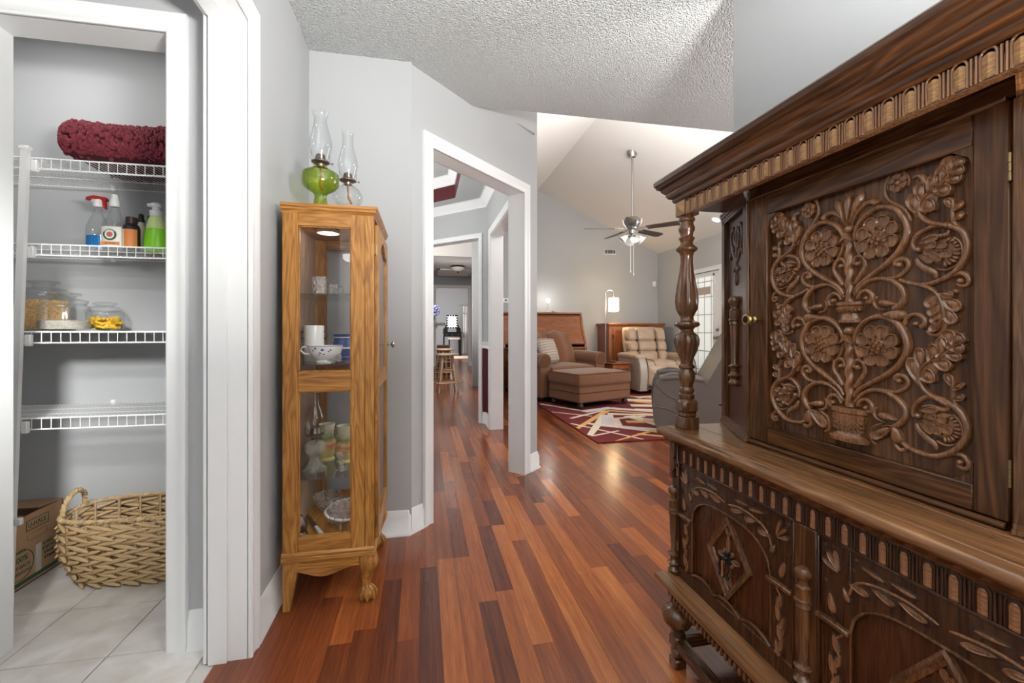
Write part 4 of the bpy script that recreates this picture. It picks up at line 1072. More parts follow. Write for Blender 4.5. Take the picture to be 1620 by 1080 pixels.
XP = .886
SH = -.215
def fnm(sg): return lambda u, v, h: (XP - h * 1.1, YC - sg * u, v)
def sh(pts, s): return [(a, b + s) for a, b in pts]
scrollA = [(0.011, 1.129), (0.02, 1.145), (0.039, 1.159), (0.06, 1.172), (0.08, 1.185), (0.098, 1.201), (0.11, 1.218), (0.116, 1.237), (0.114, 1.254), (0.106, 1.271), (0.095, 1.285), (0.078, 1.294), (0.06, 1.297), (0.042, 1.291), (0.027, 1.28), (0.015, 1.262), (0.0125, 1.245), (0.016, 1.226), (0.026, 1.208), (0.037, 1.199)]
stemB = [(0.011, 1.124), (0.024, 1.142), (0.042, 1.154), (0.065, 1.156), (0.085, 1.151), (0.101, 1.139), (0.109, 1.125), (0.109, 1.112), (0.101, 1.101), (0.09, 1.095)]
branchB = [(0.065, 1.156), (0.088, 1.155), (0.104, 1.16), (0.116, 1.172), (0.114, 1.184), (0.103, 1.189), (0.094, 1.185), (0.095, 1.176)]
scrollC = [(0.099, 1.151), (0.116, 1.143), (0.138, 1.137), (0.159, 1.139), (0.179, 1.146), (0.194, 1.158), (0.204, 1.174), (0.208, 1.192), (0.205, 1.21), (0.199, 1.221), (0.189, 1.229), (0.178, 1.235), (0.166, 1.238), (0.153, 1.237), (0.138, 1.232), (0.129, 1.226), (0.124, 1.215), (0.127, 1.204), (0.133, 1.201)]
leafvein = [(0.184, 1.232), (0.166, 1.24), (0.151, 1.247), (0.14, 1.259), (0.136, 1.274), (0.14, 1.287), (0.15, 1.297), (0.166, 1.304), (0.179, 1.315), (0.188, 1.328), (0.187, 1.342)]
lobes = [((0.136, 1.263), (0.123, 1.305), .022), ((0.139, 1.286), (0.138, 1.322), .018), ((0.153, 1.297), (0.162, 1.329), .017), ((0.166, 1.304), (0.176, 1.341), .018), ((0.184, 1.319), (0.182, 1.352), .022), ((0.187, 1.327), (0.204, 1.344), .021), ((0.184, 1.322), (0.207, 1.322), .017), ((0.178, 1.313), (0.203, 1.307), .016), ((0.160, 1.299), (0.188, 1.292), .020), ((0.138, 1.270), (0.163, 1.279), .025)]
flobes = [((0.186, 1.256), (0.203, 1.269), .014), ((0.187, 1.241), (0.204, 1.250), .015), ((0.186, 1.262), (0.176, 1.282), .012)]
lleaf = [((0.166, 1.121), (0.149, 1.094), .021), ((0.172, 1.103), (0.152, 1.080), .018), ((0.175, 1.088), (0.156, 1.066), .017), ((0.172, 1.076), (0.154, 1.051), .015), ((0.164, 1.121), (0.189, 1.112), .014), ((0.171, 1.110), (0.200, 1.089), .021), ((0.175, 1.094), (0.191, 1.065), .020)]
thist = [((0.138, 1.211), (0.168, 1.217), .014), ((0.144, 1.202), (0.165, 1.206), .016), ((0.157, 1.206), (0.181, 1.199), .016), ((0.144, 1.197), (0.172, 1.175), .017), ((0.138, 1.190), (0.160, 1.175), .017), ((0.162, 1.190), (0.189, 1.182), .017)]
def tp(a, b): return lambda t: a + (b - a) * t
def swell(a, b): return lambda t: a + (b - a) * math.sin(PI * min(1, t * 1.05)) ** 1.2
for sg in (1, -1):
    fn = fnm(sg)
    for low in (0, 1):
        s = SH * low
        m = MB(); r_tube(m, sh(scrollA, s), lambda t: .0045 + .0035 * math.sin(PI * min(1.0, t / .85)) - (.001 if t > .85 else 0), fn, 1.1, .003)
        r_tube(m, sh([(.012, 1.149), (.026, 1.17), (.035, 1.186), (.031, 1.203), (.018, 1.208), (.010, 1.199), (.012, 1.190)], s), tp(.006, .004), fn, 1.0, .002); r_ball(m, (.0185, 1.192 + s), .0062, fn, .009)
        r_tube(m, sh(stemB, s) if not low else [(0.012, 0.903), (0.026, 0.921), (0.042, 0.932), (0.06, 0.936), (0.078, 0.934), (0.098, 0.923), (0.11, 0.909), (0.112, 0.894), (0.104, 0.88), (0.091, 0.87)], lambda t: .0045 + .003 * t, fn, 1.0, .003)
        r_tube(m, sh(branchB, s - (0.004 if low else 0)), tp(.0042, .0068), fn, 1.0, .002); r_ball(m, (.1005, 1.178 + s - (0.004 if low else 0)), .0065, fn, .010)
        vz = 1.119 if not low else .897
        r_tube(m, [(.017, vz - .001), (.024, vz + .012), (.037, vz + .016), (.048, vz + .007), (.047, vz - .006), (.037, vz - .008)], tp(.0045, .006), fn, 1.0, .002); r_ball(m, (.0365, vz), .006, fn, .009)
        m.build('carved_scroll', 'hutch_carved', door)
        # round flower
        m = MB(); fc = (.0615, (1.238 if not low else 1.0235))
        for i in range(8):
            q = math.radians(22.5 + 45 * i)
            r_lobe(m, (fc[0] + .015 * math.cos(q), fc[1] + .015 * math.sin(q)), (fc[0] + .0435 * math.cos(q), fc[1] + .0435 * math.sin(q)), .030, fn, .0075, 'petal', h0=.003, skew=.22)
        r_ball(m, fc, .0205, fn, .012, 18)
        fl_ = m.build('carved_flower', 'hutch_carved', door)
        m = MB(); cs = .0088
        for i in range(-2, 3):
            for j in range(-2, 3):
                a = (i * cs * .87 + j * cs * .5, -i * cs * .5 + j * cs * .87); rr = math.hypot(*a)
                if rr > .0185: continue
                h = .0125 * math.sqrt(max(.15, 1 - (rr / .0225) ** 2)) + .002; e = cs * .43
                cn = [(fc[0] + a[0] + (p * .87 + q * .5) * e, fc[1] + a[1] + (-p * .5 + q * .87) * e) for p, q in ((-1, -1), (1, -1), (1, 1), (-1, 1))]
                m.add([fn(x_, y_, h - .003) for x_, y_ in cn] + [fn(fc[0] + a[0] + (x_ - fc[0] - a[0]) * .8, fc[1] + a[1] + (y_ - fc[1] - a[1]) * .8, h) for x_, y_ in cn], [(0, 1, 5, 4), (1, 2, 6, 5), (2, 3, 7, 6), (3, 0, 4, 7), (4, 5, 6, 7)])
        m.build('flower_seeds', 'hutch_carved', door)
        # acanthus leaf
        m = MB()
        def lf(p): return (p[0], .926 + (p[1] - 1.232) * 1.09) if low else p
        for a, b, w_ in (((.130, 1.258), (.160, 1.312), .040), ((.146, 1.282), (.198, 1.342), .040)): r_lobe(m, lf(a), lf(b), w_, fn, .0055, 'dome', h0=.0015, skew=.1)
        for a, b, w_ in lobes: r_lobe(m, lf(a), lf(b), w_ * 1.3, fn, .0085, 'leaf', h0=.0030)
        r_tube(m, [lf(p) for p in leafvein], tp(.0052, .0028), fn, 1.1, .006)
        for a, b, w_ in flobes: r_lobe(m, lf(a), lf(b), w_, fn, .006, 'leaf', h0=.002)
        r_tube(m, [lf(p) for p in [(.197, 1.223), (.188, 1.238), (.186, 1.253), (.186, 1.267), (.185, 1.277), (.178, 1.281)]], tp(.005, .003), fn, 1.0, .003)
        m.build('carved_leaf', 'hutch_carved', door)
        # thistle in its ring
        m = MB()
        if not low: r_tube(m, scrollC, lambda t: .0042 + .0024 * math.sin(PI * min(1, t * 1.1)), fn, 1.1, .003)
        else: r_tube(m, [(0.103, 0.845), (0.116, 0.837), (0.131, 0.833), (0.153, 0.832), (0.173, 0.839), (0.189, 0.851), (0.202, 0.869), (0.208, 0.89), (0.203, 0.909), (0.192, 0.923), (0.177, 0.931), (0.159, 0.936), (0.146, 0.935), (0.133, 0.925), (0.125, 0.911), (0.125, 0.898), (0.133, 0.897)], lambda t: .0042 + .0026 * math.sin(PI * min(1, t * 1.1)), fn, 1.1, .003)
        sth = 0 if not low else -.3015
        def lt(p): return (p[0], p[1] + sth)
        r_ball(m, lt((.1335, 1.2005)), .0068, fn, .011)
        for pts, ball in (([(.186, 1.1495), (.199, 1.150), (.208, 1.141), (.207, 1.131), (.199, 1.1285), (.191, 1.134)], (.1965, 1.1375)),):
            ofs = 0 if not low else -.3045
            r_tube(m, [(a, b + ofs) for a, b in pts], tp(.0055, .004), fn, 1.0, .002); r_ball(m, (ball[0], ball[1] + ofs), .006, fn, .009)
        if not low: r_ball(m, (.191, 1.1205), .005, fn, .008)
        m.build('carved_ring', 'hutch_carved', door)
        m = MB()
        r_lobe(m, lt((.136, 1.195)), lt((.200, 1.188)), .050, fn, .004, 'dome', skew=.1)
        for a, b, w_ in thist: r_lobe(m, lt(a), lt(b), w_, fn, .005, 'petal', h0=.004)
        for i in range(10):
            q = math.radians(72 - i * 17.5); a = (.1745 + .0145 * math.cos(q), 1.1895 + .0165 * math.sin(q)); b = (.1765 + .0235 * math.cos(q), 1.1885 + .0255 * math.sin(q))
            r_lobe(m, lt(a), lt(b), .0068, fn, .005, 'dome', h0=.0035)
        r_tube(m, [lt(p) for p in [(.137, 1.217), (.153, 1.222), (.169, 1.2185), (.178, 1.221), (.180, 1.227)]], swell(.003, .0052), fn, 1.0, .002)
        r_tube(m, [lt(p) for p in [(.129, 1.187), (.134, 1.174), (.149, 1.162), (.159, 1.155), (.160, 1.145)]], swell(.0035, .0075), fn, .8, .002)
        r_tube(m, [lt(p) for p in [(.162, 1.163), (.176, 1.158), (.190, 1.163), (.199, 1.175), (.2005, 1.190), (.197, 1.203), (.187, 1.213)]], .0022, fn, 1.2, .004)
        m.build('carved_thistle', 'hutch_carved', door)
        # buds on the inner stem
        m = MB(); bz = 1.106 if not low else .886
        r_lobe(m, (.098, bz - .003), (.061, bz + .004), .017, fn, .009, 'dome', h0=.002); r_tube(m, [(.058, bz + .016), (.052, bz + .004), (.059, bz - .008), (.075, bz - .011)], swell(.0025, .004), fn, 1, .002)
        if not low: r_lobe(m, (.067, 1.084), (.113, 1.083), .025, fn, .010, 'dome', h0=.002)
        else:
            r_lobe(m, (.093, .873), (.048, .840), .028, fn, .009, 'leaf', h0=.002); r_tube(m, [(.070, .872), (.050, .860), (.046, .838), (.058, .827)], .003, fn, 1, .003)
            r_lobe(m, (.092, .874), (.101, .838), .026, fn, .009, 'dome', h0=.002); r_tube(m, [(.092, .850), (.094, .836), (.103, .829), (.113, .832)], .0055, fn, 1, .002)
        m.build('carved_bud', 'hutch_carved', door)
    # upper tier extras: small flower, curl, lower leaf, side volute
    m = MB()
    r_tube(m, [(.121, 1.253), (.113, 1.276), (.101, 1.289), (.085, 1.302), (.075, 1.318), (.074, 1.337), (.082, 1.352), (.095, 1.356), (.109, 1.350), (.117, 1.335), (.115, 1.322)], tp(.005, .0028), fn, 1.0, .002)
    for i in range(6):
        q = math.radians(30 + 60 * i); r_lobe(m, (.098 + .005 * math.cos(q), 1.334 + .005 * math.sin(q)), (.098 + .0185 * math.cos(q), 1.334 + .0185 * math.sin(q)), .017, fn, .0055, 'petal', h0=.002, skew=.2)
    r_ball(m, (.098, 1.334), .0072, fn, .009); r_tube(m, [(.143, 1.313), (.141, 1.328), (.133, 1.336), (.122, 1.334)], tp(.007, .0045), fn, .9, .002)
    m.build('carved_small_flower', 'hutch_carved', door)
    m = MB()
    r_lobe(m, (.164, 1.124), (.170, 1.056), .038, fn, .0055, 'dome', h0=.0015, skew=.1)
    for a, b, w_ in lleaf: r_lobe(m, a, b, w_ * 1.25, fn, .007, 'leaf', h0=.0025)
    r_tube(m, [(.136, 1.136), (.153, 1.129), (.166, 1.116), (.173, 1.097), (.175, 1.08), (.172, 1.073), (.166, 1.060)], tp(.0045, .003), fn, 1.1, .006)
    r_tube(m, [(.178, 1.069), (.170, 1.050), (.156, 1.046), (.145, 1.054)], tp(.0065, .004), fn, .9, .002)
    m.build('carved_leaf', 'hutch_carved', door)
    m = MB(); r_tube(m, [(.107, 1.064), (.114, 1.078), (.128, 1.084), (.141, 1.077), (.144, 1.066), (.136, 1.060)], tp(.0045, .0068), fn, 1.0, .002); r_ball(m, (.129, 1.066), .0065, fn, .010); m.build('carved_scroll', 'hutch_carved', door)
# centre stem, plumes and vases
fn = fnm(1)
for low in (0, 1):
    s = SH * low
    z0, z1 = (1.112, 1.250) if not low else (.893, 1.035)
    m = MB(); n = 14; K = 70; vs = []
    for k in range(K + 1):
        z = z0 + (z1 - z0) * k / K; R = .0078 + .0016 * k / K
        for i in range(n + 1):
            a = PI * i / n; q = R * (1 + .16 * math.cos(2 * (a + k * .20)))
            vs.append(fn(q * math.cos(a), z, q * math.sin(a) * 1.1))
    m.add(vs, [(k * (n + 1) + i, k * (n + 1) + i + 1, (k + 1) * (n + 1) + i + 1, (k + 1) * (n + 1) + i) for k in range(K) for i in range(n)])
    m.build('twisted_stem', 'hutch_carved', door)
    m = MB(); zt = z1
    m.prism([(-.016, zt - .010), (0, zt + .012), (.016, zt - .010), (0, zt - .002)], lambda a, b: fn(a, b, 0), lambda a, b: fn(a, b, .014)); r_ball(m, (0, zt + .018), .0105, fn, .013)
    if not low:
        for a, b, w_ in (((0, 1.275), (0, 1.342), .022), ((.003, 1.277), (.028, 1.338), .021), ((-.003, 1.277), (-.028, 1.338), .021)): r_lobe(m, a, b, w_, fn, .009, 'dome', h0=.002, skew=.55)
        for sg in (1, -1): r_tube(m, [(sg * .004, 1.276), (sg * .017, 1.298), (sg * .036, 1.312), (sg * .054, 1.311), (sg * .060, 1.303)], tp(.004, .0095), fn, 1.0, .002)
    m.build('plume', 'hutch_carved', door)
    m = MB()
    if not low:
        r_half_lathe(m, [(0, 1.070, .022), (0, 1.071, .025), (0, 1.076, .025), (0, 1.079, .021), (0, 1.090, .019), (0, 1.094, .027), (0, 1.099, .030), (0, 1.102, .031), (0, 1.105, .027), (0, 1.108, .031), (0, 1.114, .031), (0, 1.115, .028)], fn, .55)
        for i in range(-4, 5): r_tube(m, [(i * .006, 1.100), (i * .006 + .004, 1.094)], .002, fn, 1.0, .013 * math.sqrt(max(.05, 1 - (i / 5) ** 2)))
    else:
        r_half_lathe(m, [(0, .822, .044), (0, .829, .046), (0, .831, .040), (0, .838, .029), (0, .845, .027), (0, .868, .037), (0, .876, .0395), (0, .878, .035), (0, .880, .036), (0, .882, .041), (0, .889, .041), (0, .891, .036)], fn, .5)
        for i in range(-4, 4):
            for j in range(3):
                for sg in (1, -1):
                    u = i * .008 + .004; v = .848 + j * .009
                    hh = .017 * math.sqrt(max(.06, 1 - (u / .037) ** 2))
                    r_tube(m, [(u - sg * .004, v - .0045), (u, v), (u + sg * .004, v + .0045)], .0012, fn, 1.2, hh, n=5, k=2)
    m.build('carved_vase', 'hutch_carved', door)

# ================================================================ OAK CURIO CABINET
cur = thing('curio_cabinet', 'tall oak curio cabinet with glass sides and claw feet holding glassware', 'cabinet', (-.35, 2.02, 0))
YN, YF = 1.775, 2.268
def side_frame(y, sgn):
    m = MB(); t = .02 * sgn
    m.box(-.517, -.462, y, y + t, .219, 1.498, .0015); m.box(-.273, -.2225, y, y + t, .219, 1.498, .0015); f = m.build('side_frame', 'oak_z', cur)
    m = MB(); m.box(-.222, -.188, y, y + t, .219, 1.498, .0015); m.build('corner_stile', 'oak_z', f)
    for z0, z1 in ((1.449, 1.498), (.823, .897), (.219, .275)): MB().box(-.462, -.273, y + t * .05, y + t * .95, z0, z1, .001).build('side_rail', 'oak_x', f)
    m = MB()
    for z0, z1 in ((.897, 1.449), (.275, .823)):
        for xa, xb in ((-.462, -.457), (-.278, -.273)): m.box(xa, xb, y + t * .3, y + t * .7, z0, z1, .001)
        for za, zb in ((z0, z0 + .005), (z1 - .005, z1)): m.box(-.462, -.273, y + t * .3, y + t * .7, za, zb, .001)
    m.build('glazing_bead', 'oak_z', f)
    for z0, z1 in ((.897, 1.449), (.275, .823)): MB().add([(-.462, y + t * .5, z0), (-.273, y + t * .5, z0), (-.273, y + t * .5, z1), (-.462, y + t * .5, z1)], [(0, 1, 2, 3)]).build('side_pane', 'pane_glass', f)
side_frame(YN, 1); side_frame(YF, -1)
MB().box(-.517, -.507, YN + .02, YF - .02, .219, 1.498).build('back_panel', 'oak_back', cur)
MB().box(-.507, -.20, YN + .02, YF - .02, .225, .240).build('bottom_board', 'oak_y', cur)
MB().box(-.507, -.20, YN + .02, YF - .02, 1.485, 1.497).build('top_board', 'oak_x', cur)
m = MB(); m.lathe([(.0, 0), (.045, 0), (.045, .012), (.040, .016), (0, .016)], (-.40, 2.0, 1.468), 20); m.build('puck_light', 'white_plastic', cur)
m = MB(); m.sweep([(-.520, YN), (-.190, YN), (-.190, YF), (-.520, YF)], [(-.02, 1.496), (.001, 1.496), (.004, 1.504), (.010, 1.508), (.010, 1.515), (.015, 1.520), (.016, 1.529), (-.02, 1.531)], side=-1)
m.box(-.520, -.20, YN + .01, YF - .01, 1.500, 1.5305); m.build('top_moulding', 'oak_x', cur)
m = MB(); m.sweep([(-.520, YN), (-.190, YN), (-.190, YF), (-.520, YF)], [(-.02, .188), (.008, .188), (.008, .200), (.005, .203), (.006, .212), (.001, .220), (-.02, .222)], side=-1); m.build('base_moulding', 'oak_x', cur)
MB().box(-.515, -.20, YN + .01, YF - .01, .190, .224).build('base_frame', 'oak_x', cur)
def apron_side(y0, y1):
    m = MB(); n = 24; top = []; bot = []
    for i in range(n + 1):
        t = i / n; top.append((-.505 + .262 * t, .189)); e = abs(2 * t - 1.0)
        bot.append((-.505 + .262 * t, .148 - .027 * (0.5 + 0.5 * math.cos(PI * min(1, e * 1.15))) - (.004 * (1 - t))))
    m.strip_prism(top, bot, lambda a, b: (a, y0, b), lambda a, b: (a, y1, b)); m.build('apron', 'oak_x', cur)
apron_side(YN + .006, YN + .020); apron_side(YF - .020, YF - .006)
m = MB(); n = 30
m.strip_prism([(YN + .03 + (YF - YN - .06) * i / n, .189) for i in range(n + 1)], [(YN + .03 + (YF - YN - .06) * i / n, .150 - .028 * (0.5 + 0.5 * math.cos(2 * PI * (i / n - .5)))) for i in range(n + 1)], lambda a, b: (-.208, a, b), lambda a, b: (-.193, a, b)); m.build('apron', 'oak_y', cur)
for y0, y1 in ((YN + .004, YN + .040), (YF - .040, YF - .004)):
    m = MB(); m.prism([(-.517, .190), (-.462, .190), (-.470, .12), (-.484, .05), (-.493, 0), (-.517, 0)], lambda a, b: (a, y0, b), lambda a, b: (a, y1, b)); m.build('back_leg', 'oak_z', cur)
def cabriole(y, sy):
    x = -.216
    st = [(.190, .0, .034), (.172, .003, .036), (.150, .006, .0365), (.128, .005, .032), (.105, .001, .024), (.080, -.003, .0185), (.058, -.004, .0165), (.046, -.002, .018), (.036, .002, .022)]
    m = MB(); n = 16; vs = []
    for z, o, r in st:
        for i in range(n):
            a = 2 * PI * i / n; vs.append((x + o + r * math.cos(a), y - sy * o * .6 + r * math.sin(a), z))
    m.add(vs, [(k * n + i, k * n + (i + 1) % n, (k + 1) * n + (i + 1) % n, (k + 1) * n + i) for k in range(len(st) - 1) for i in range(n)] + [tuple(range(n))])
    l = m.build('cabriole_leg', 'oak_z', cur)
    m = MB(); m.ell((x + .003, y, .0225), (.027, .027, .0225), 14, 8)
    for i in range(7):
        a = 2 * PI * i / 7 + .2; ca, sa = math.cos(a), math.sin(a)
        m.tube([(x + .012 * ca, y + .012 * sa, .056), (x + .003 + .022 * ca, y + .022 * sa, .042), (x + .003 + .030 * ca, y + .030 * sa, .026), (x + .003 + .030 * ca, y + .030 * sa, .012), (x + .003 + .024 * ca, y + .024 * sa, .004)], [.005, .006, .0065, .006, .004], 7)
    m.build('claw_foot', 'oak_z', l)
cabriole(1.805, 1); cabriole(2.238, -1)
for z, nm in ((1.196, 1), (.925, 2), (.487, 3)): MB().box(-.503, -.212, YN + .022, YF - .022, z - .005, z, .001).build('glass_shelf', 'shelf_glass', cur)
# door on the hall side, seen nearly edge on
cdoor = MB().box(-.190, -.174, 1.803, 1.848, .238, 1.470, .003).build('curio_door', 'oak_z', cur)
m = MB(); m.box(-.190, -.174, 2.196, 2.246, .238, 1.470, .003)
m.build('door_stile', 'oak_z', cdoor)
for z0, z1 in ((.820, .880), (.238, .300)): MB().box(-.189, -.175, 1.848, 2.196, z0, z1, .002).build('door_rail', 'oak_y', cdoor)
m = MB(); n = 24
top = [(1.848 + .348 * i / n, 1.470) for i in range(n + 1)]; bot = [(1.848 + .348 * i / n, 1.385 + .050 * (0.5 - 0.5 * math.cos(2 * PI * i / n)) ** 1.5) for i in range(n + 1)]
m.strip_prism(top, bot, lambda a, b: (-.189, a, b), lambda a, b: (-.175, a, b)); m.build('arched_rail', 'oak_y', cdoor)
for z0, z1 in ((.880, 1.44), (.300, .820)): MB().add([(-.182, 1.848, z0), (-.182, 2.196, z0), (-.182, 2.196, z1), (-.182, 1.848, z1)], [(0, 1, 2, 3)]).build('door_pane', 'pane_glass', cdoor)
m = MB(); m.lathe([(0, 0), (.010, 0), (.010, .003), (.004, .006), (.004, .018), (.014, .023), (.017, .028), (.012, .034), (0, .036)], n=16, M=Matrix.Translation((-.174, 2.222, .985)) @ Matrix.Rotation(PI / 2, 4, 'Y')); m.build('door_knob', 'nickel', cdoor)
for z in (1.372, .305):
    m = MB(); m.box(-.192, -.184, 1.790, 1.806, z - .022, z + .022, .001); m.tube([(-.183, 1.800, z - .022), (-.183, 1.800, z + .022)], .0035, 8); m.build('hinge', 'old_brass', cdoor)

# ---- oil lamps on top of the cabinet
def oil_lamp(name, label, x, y, z0, font, glass, chim, bz, parent_glass='clear_glass', wick=None, group=None):
    t = thing(name, label, 'oil lamp', (x, y, z0), 0, group)
    MB().open_lathe([(r, z) for r, z in font], n=28, rib=(lambda a, j: 1 + .03 * abs(math.cos(4 * a)) if glass == 'green_glass' else 1)).build('font', glass, t, local=True)
    if glass == 'green_glass':
        pass
    m = MB(); m.lathe([(.016, bz - .012), (.018, bz - .004), (.026, bz), (.034, bz + .004), (.034, bz + .008), (.022, bz + .012), (.020, bz + .020), (.017, bz + .034), (.008, bz + .040), (0, bz + .040)], n=20)
    for i in range(4):
        a = i * PI / 2 + .4; ca, sa = math.cos(a), math.sin(a)
        m.tube([(.033 * ca, .033 * sa, bz + .008), (.036 * ca, .036 * sa, bz + .020), (.033 * ca, .033 * sa, bz + .030), (.037 * ca, .037 * sa, bz + .042)], .0012, 5)
    m.tube([(.03, 0, bz + .002), (.044, 0, bz + .002)], .0015, 5); m.ell((.046, 0, bz + .002), (.002, .005, .005), 8, 6)
    m.build('burner', 'burner', t, local=True)
    MB().open_lathe(chim, n=28).build('chimney', glass if parent_glass is None else parent_glass, t, local=True)
    if wick: MB().tube(wick, .004, 6, flat=1.8).build('wick', 'wick', t, local=True)
    return t
oil_lamp('oil_lamp', 'green glass oil lamp with tall clear chimney on top of the oak cabinet', -.402, 1.865, 1.531,
         [(.036, 0), (.038, .006), (.030, .016), (.024, .035), (.021, .056), (.027, .068), (.048, .080), (.063, .094), (.068, .106), (.068, .130), (.065, .146), (.050, .157), (.030, .163), (.025, .168), (.025, .178)], 'green_glass',
         [(.028, .200), (.032, .215), (.039, .238), (.043, .256), (.042, .275), (.037, .298), (.029, .328), (.023, .352), (.023, .364), (.029, .382), (.033, .390)], .186, wick=[(0, 0, .178), (.004, .002, .14), (-.002, .006, .105), (.006, .0, .085)])
oil_lamp('oil_lamp', 'clear glass oil lamp with squat round font beside the green lamp', -.318, 1.985, 1.531,
         [(.022, 0), (.026, .004), (.024, .016), (.020, .040), (.030, .052), (.050, .064), (.060, .084), (.060, .100), (.050, .122), (.034, .136), (.021, .142), (.020, .150)], 'clear_glass',
         [(.027, .172), (.031, .188), (.037, .210), (.041, .228), (.039, .250), (.031, .280), (.024, .308), (.021, .338), (.023, .360), (.026, .372)], .158, wick=[(0, 0, .15), (.002, .002, .12), (.004, 0, .09), (.016, .004, .066)])
# ---- things inside the cabinet
oil_lamp('oil_lamp', 'small pale glass oil lamp with brass burner inside the lower part of the oak cabinet', -.430, 1.90, .487,
         [(.043, 0), (.045, .004), (.034, .018), (.022, .040), (.018, .056), (.024, .064), (.036, .078), (.040, .095), (.036, .112), (.022, .122), (.014, .126)], 'green_pale_glass',
         [(.024, .158), (.028, .172), (.036, .195), (.037, .212), (.030, .235), (.018, .265), (.014, .300), (.014, .345)], .140)
def single(name, mat, label, cat, m, origin, group=None): return tag(m.build(name, mat, origin=origin, local=True), label, cat, group)
# etched tumbler
t = thing('glass_tumbler', 'clear tumbler with frosted etched panel on the top glass shelf', 'glass', (-.420, 1.93, 1.196))
MB().open_lathe([(0.0, .004), (.024, .004), (.024, 0), (.026, .002), (.028, .078)], n=20).build('tumbler_body', 'crystal', t, local=True)
m = MB(); m.lathe([(.0272, .012), (.0286, .068)], n=10, a0=-PI * .85, a1=-PI * .35); m.build('etched_panel', 'crystal', t, local=True)
t = thing('small_glass_mug', 'small clear glass mug beside the etched tumbler', 'mug', (-.375, 1.99, 1.196))
MB().open_lathe([(0, .003), (.018, .003), (.019, 0), (.021, .055)], n=18).build('mug_body', 'crystal', t, local=True)
MB().tube([(.02, 0, .045), (.036, 0, .042), (.036, 0, .018), (.02, 0, .014)], .003, 6).build('handle', 'crystal', t, local=True)
m = MB(); m.ell((0, 0, .008), (.018, .012, .008), 10, 6); m.ell((.014, 0, .016), (.007, .006, .007), 8, 6); m.ell((-.016, .003, .006), (.008, .006, .005), 8, 6)
single('frog_figurine', 'seal_green', 'tiny dark green animal figurine at the edge of the top glass shelf', 'figurine', m, (-.318, 1.98, 1.196))
# white mug
t = thing('white_mug', 'plain white cylinder mug with dark ring handles on the middle glass shelf', 'mug', (-.455, 1.99, .925))
MB().open_lathe([(0, .005), (.036, .005), (.038, 0), (.040, .003), (.041, .030), (.040, .148), (.037, .150), (.036, .145), (.034, .01)], n=24).build('mug_body', 'china_white', t, local=True)
for s in (1, -1): MB().tube([(s * .040, 0, .125), (s * .048, 0, .122), (s * .051, 0, .108), (s * .048, 0, .096), (s * .040, 0, .094)], .0035, 7).build('handle', 'dark_wood', t, local=True)
# gravy boat with blue flowers
t = thing('gravy_boat', 'white china gravy boat with blue flowers on the middle glass shelf', 'dish', (-.385, 1.87, .925))
m = MB(); m.open_lathe([(.030, 0), (.031, .006), (.024, .010), (.040, .022), (.052, .040), (.056, .058), (.060, .068), (.058, .069), (.052, .050), (.0, .016)], n=28, sq=(1.15, .72)); m.build('boat_body', 'china_white', t, local=True)
MB().tube([(-.060, 0, .062), (-.085, 0, .064), (-.092, 0, .050), (-.078, 0, .036), (-.056, 0, .034)], .004, 7).build('handle', 'china_white', t, local=True)
m = MB()
for (a, z, r) in ((-1.75, .044, .010), (-1.55, .040, .009), (-1.62, .053, .007), (-1.9, .035, .007), (-1.25, .047, .006), (-1.12, .052, .005), (-2.25, .050, .005), (-2.05, .058, .005)):
    R = .024 + .035 * ((z - .01) / .06) ** 0.8 + .0015
    m.ell((R * 1.15 * math.cos(a), R * .72 * math.sin(a) - .001, z), (r, .0025, r * .8), 8, 5)
m.tube([(.060 * 1.15 * math.cos(a), .060 * .72 * math.sin(a), .0675) for a in [2 * PI * i / 40 for i in range(40)]], .0012, 5, closed=True)
m.build('blue_flowers', 'china_blue', t, local=True)
t = thing('blue_creamer', 'dark blue and white transfer creamer behind the gravy boat', 'cup', (-.352, 2.06, .925))
MB().open_lathe([(0, .004), (.030, .004), (.032, 0), (.040, .020), (.044, .050), (.036, .080), (.034, .095), (.040, .112), (.038, .112), (.030, .09)], n=24).build('cup_body', 'china_blue', t, local=True)
m = MB()
for z, r in ((.096, .0352), (.048, .0447), (.012, .037)): m.lathe([(r, z), (r + .0008, z + .004), (r, z + .008)], n=24)
m.build('white_bands', 'china_white', t, local=True)
MB().tube([(.036, 0, .085), (.058, 0, .088), (.064, 0, .06), (.046, 0, .036)], .004, 7).build('handle', 'china_blue', t, local=True)
t = thing('salt_cellar', 'low square glass salt cellar on the middle shelf of the oak cabinet', 'dish', (-.352, 1.87, .925))
m = MB(); m.box(-.028, .028, -.02, .02, 0, .036, .006); m.build('cellar_body', 'crystal', t, local=True)
# painted vases
for i, (x, y, s, lb) in enumerate(((-.415, 2.05, 1.0, 'painted yellow vase with palm trees standing behind the small oil lamp'), (-.333, 2.0, 1.0, 'painted palm vase at the right edge of the lower cabinet window'))):
    t = thing('painted_vase', lb, 'vase', (x, y, .487), 0, None)
    MB().open_lathe([(0, .002), (.030, .002), (.032, 0), (.033, .006), (.026, .014), (.036, .035), (.040, .055), (.036, .082), (.030, .110), (.030, .140), (.034, .158), (.032, .158), (.026, .12)], n=24).build('vase_body', 'painted_vase', t, local=True)
    m = MB()
    for s_ in (1, -1): m.tube([(s_ * .031, 0, .140), (s_ * .043, 0, .136), (s_ * .042, 0, .118), (s_ * .033, 0, .100)], .0025, 6)
    m.build('handle', 'old_brass', t, local=True)
t = thing('glass_candlestick', 'short clear glass candlestick in front of the palm vase', 'candlestick', (-.326, 1.885, .487))
MB().open_lathe([(0, .003), (.022, .003), (.022, 0), (.012, .012), (.007, .020), (.010, .030), (.006, .040), (.016, .056), (.018, .070)], n=16).build('stick_body', 'crystal', t, local=True)
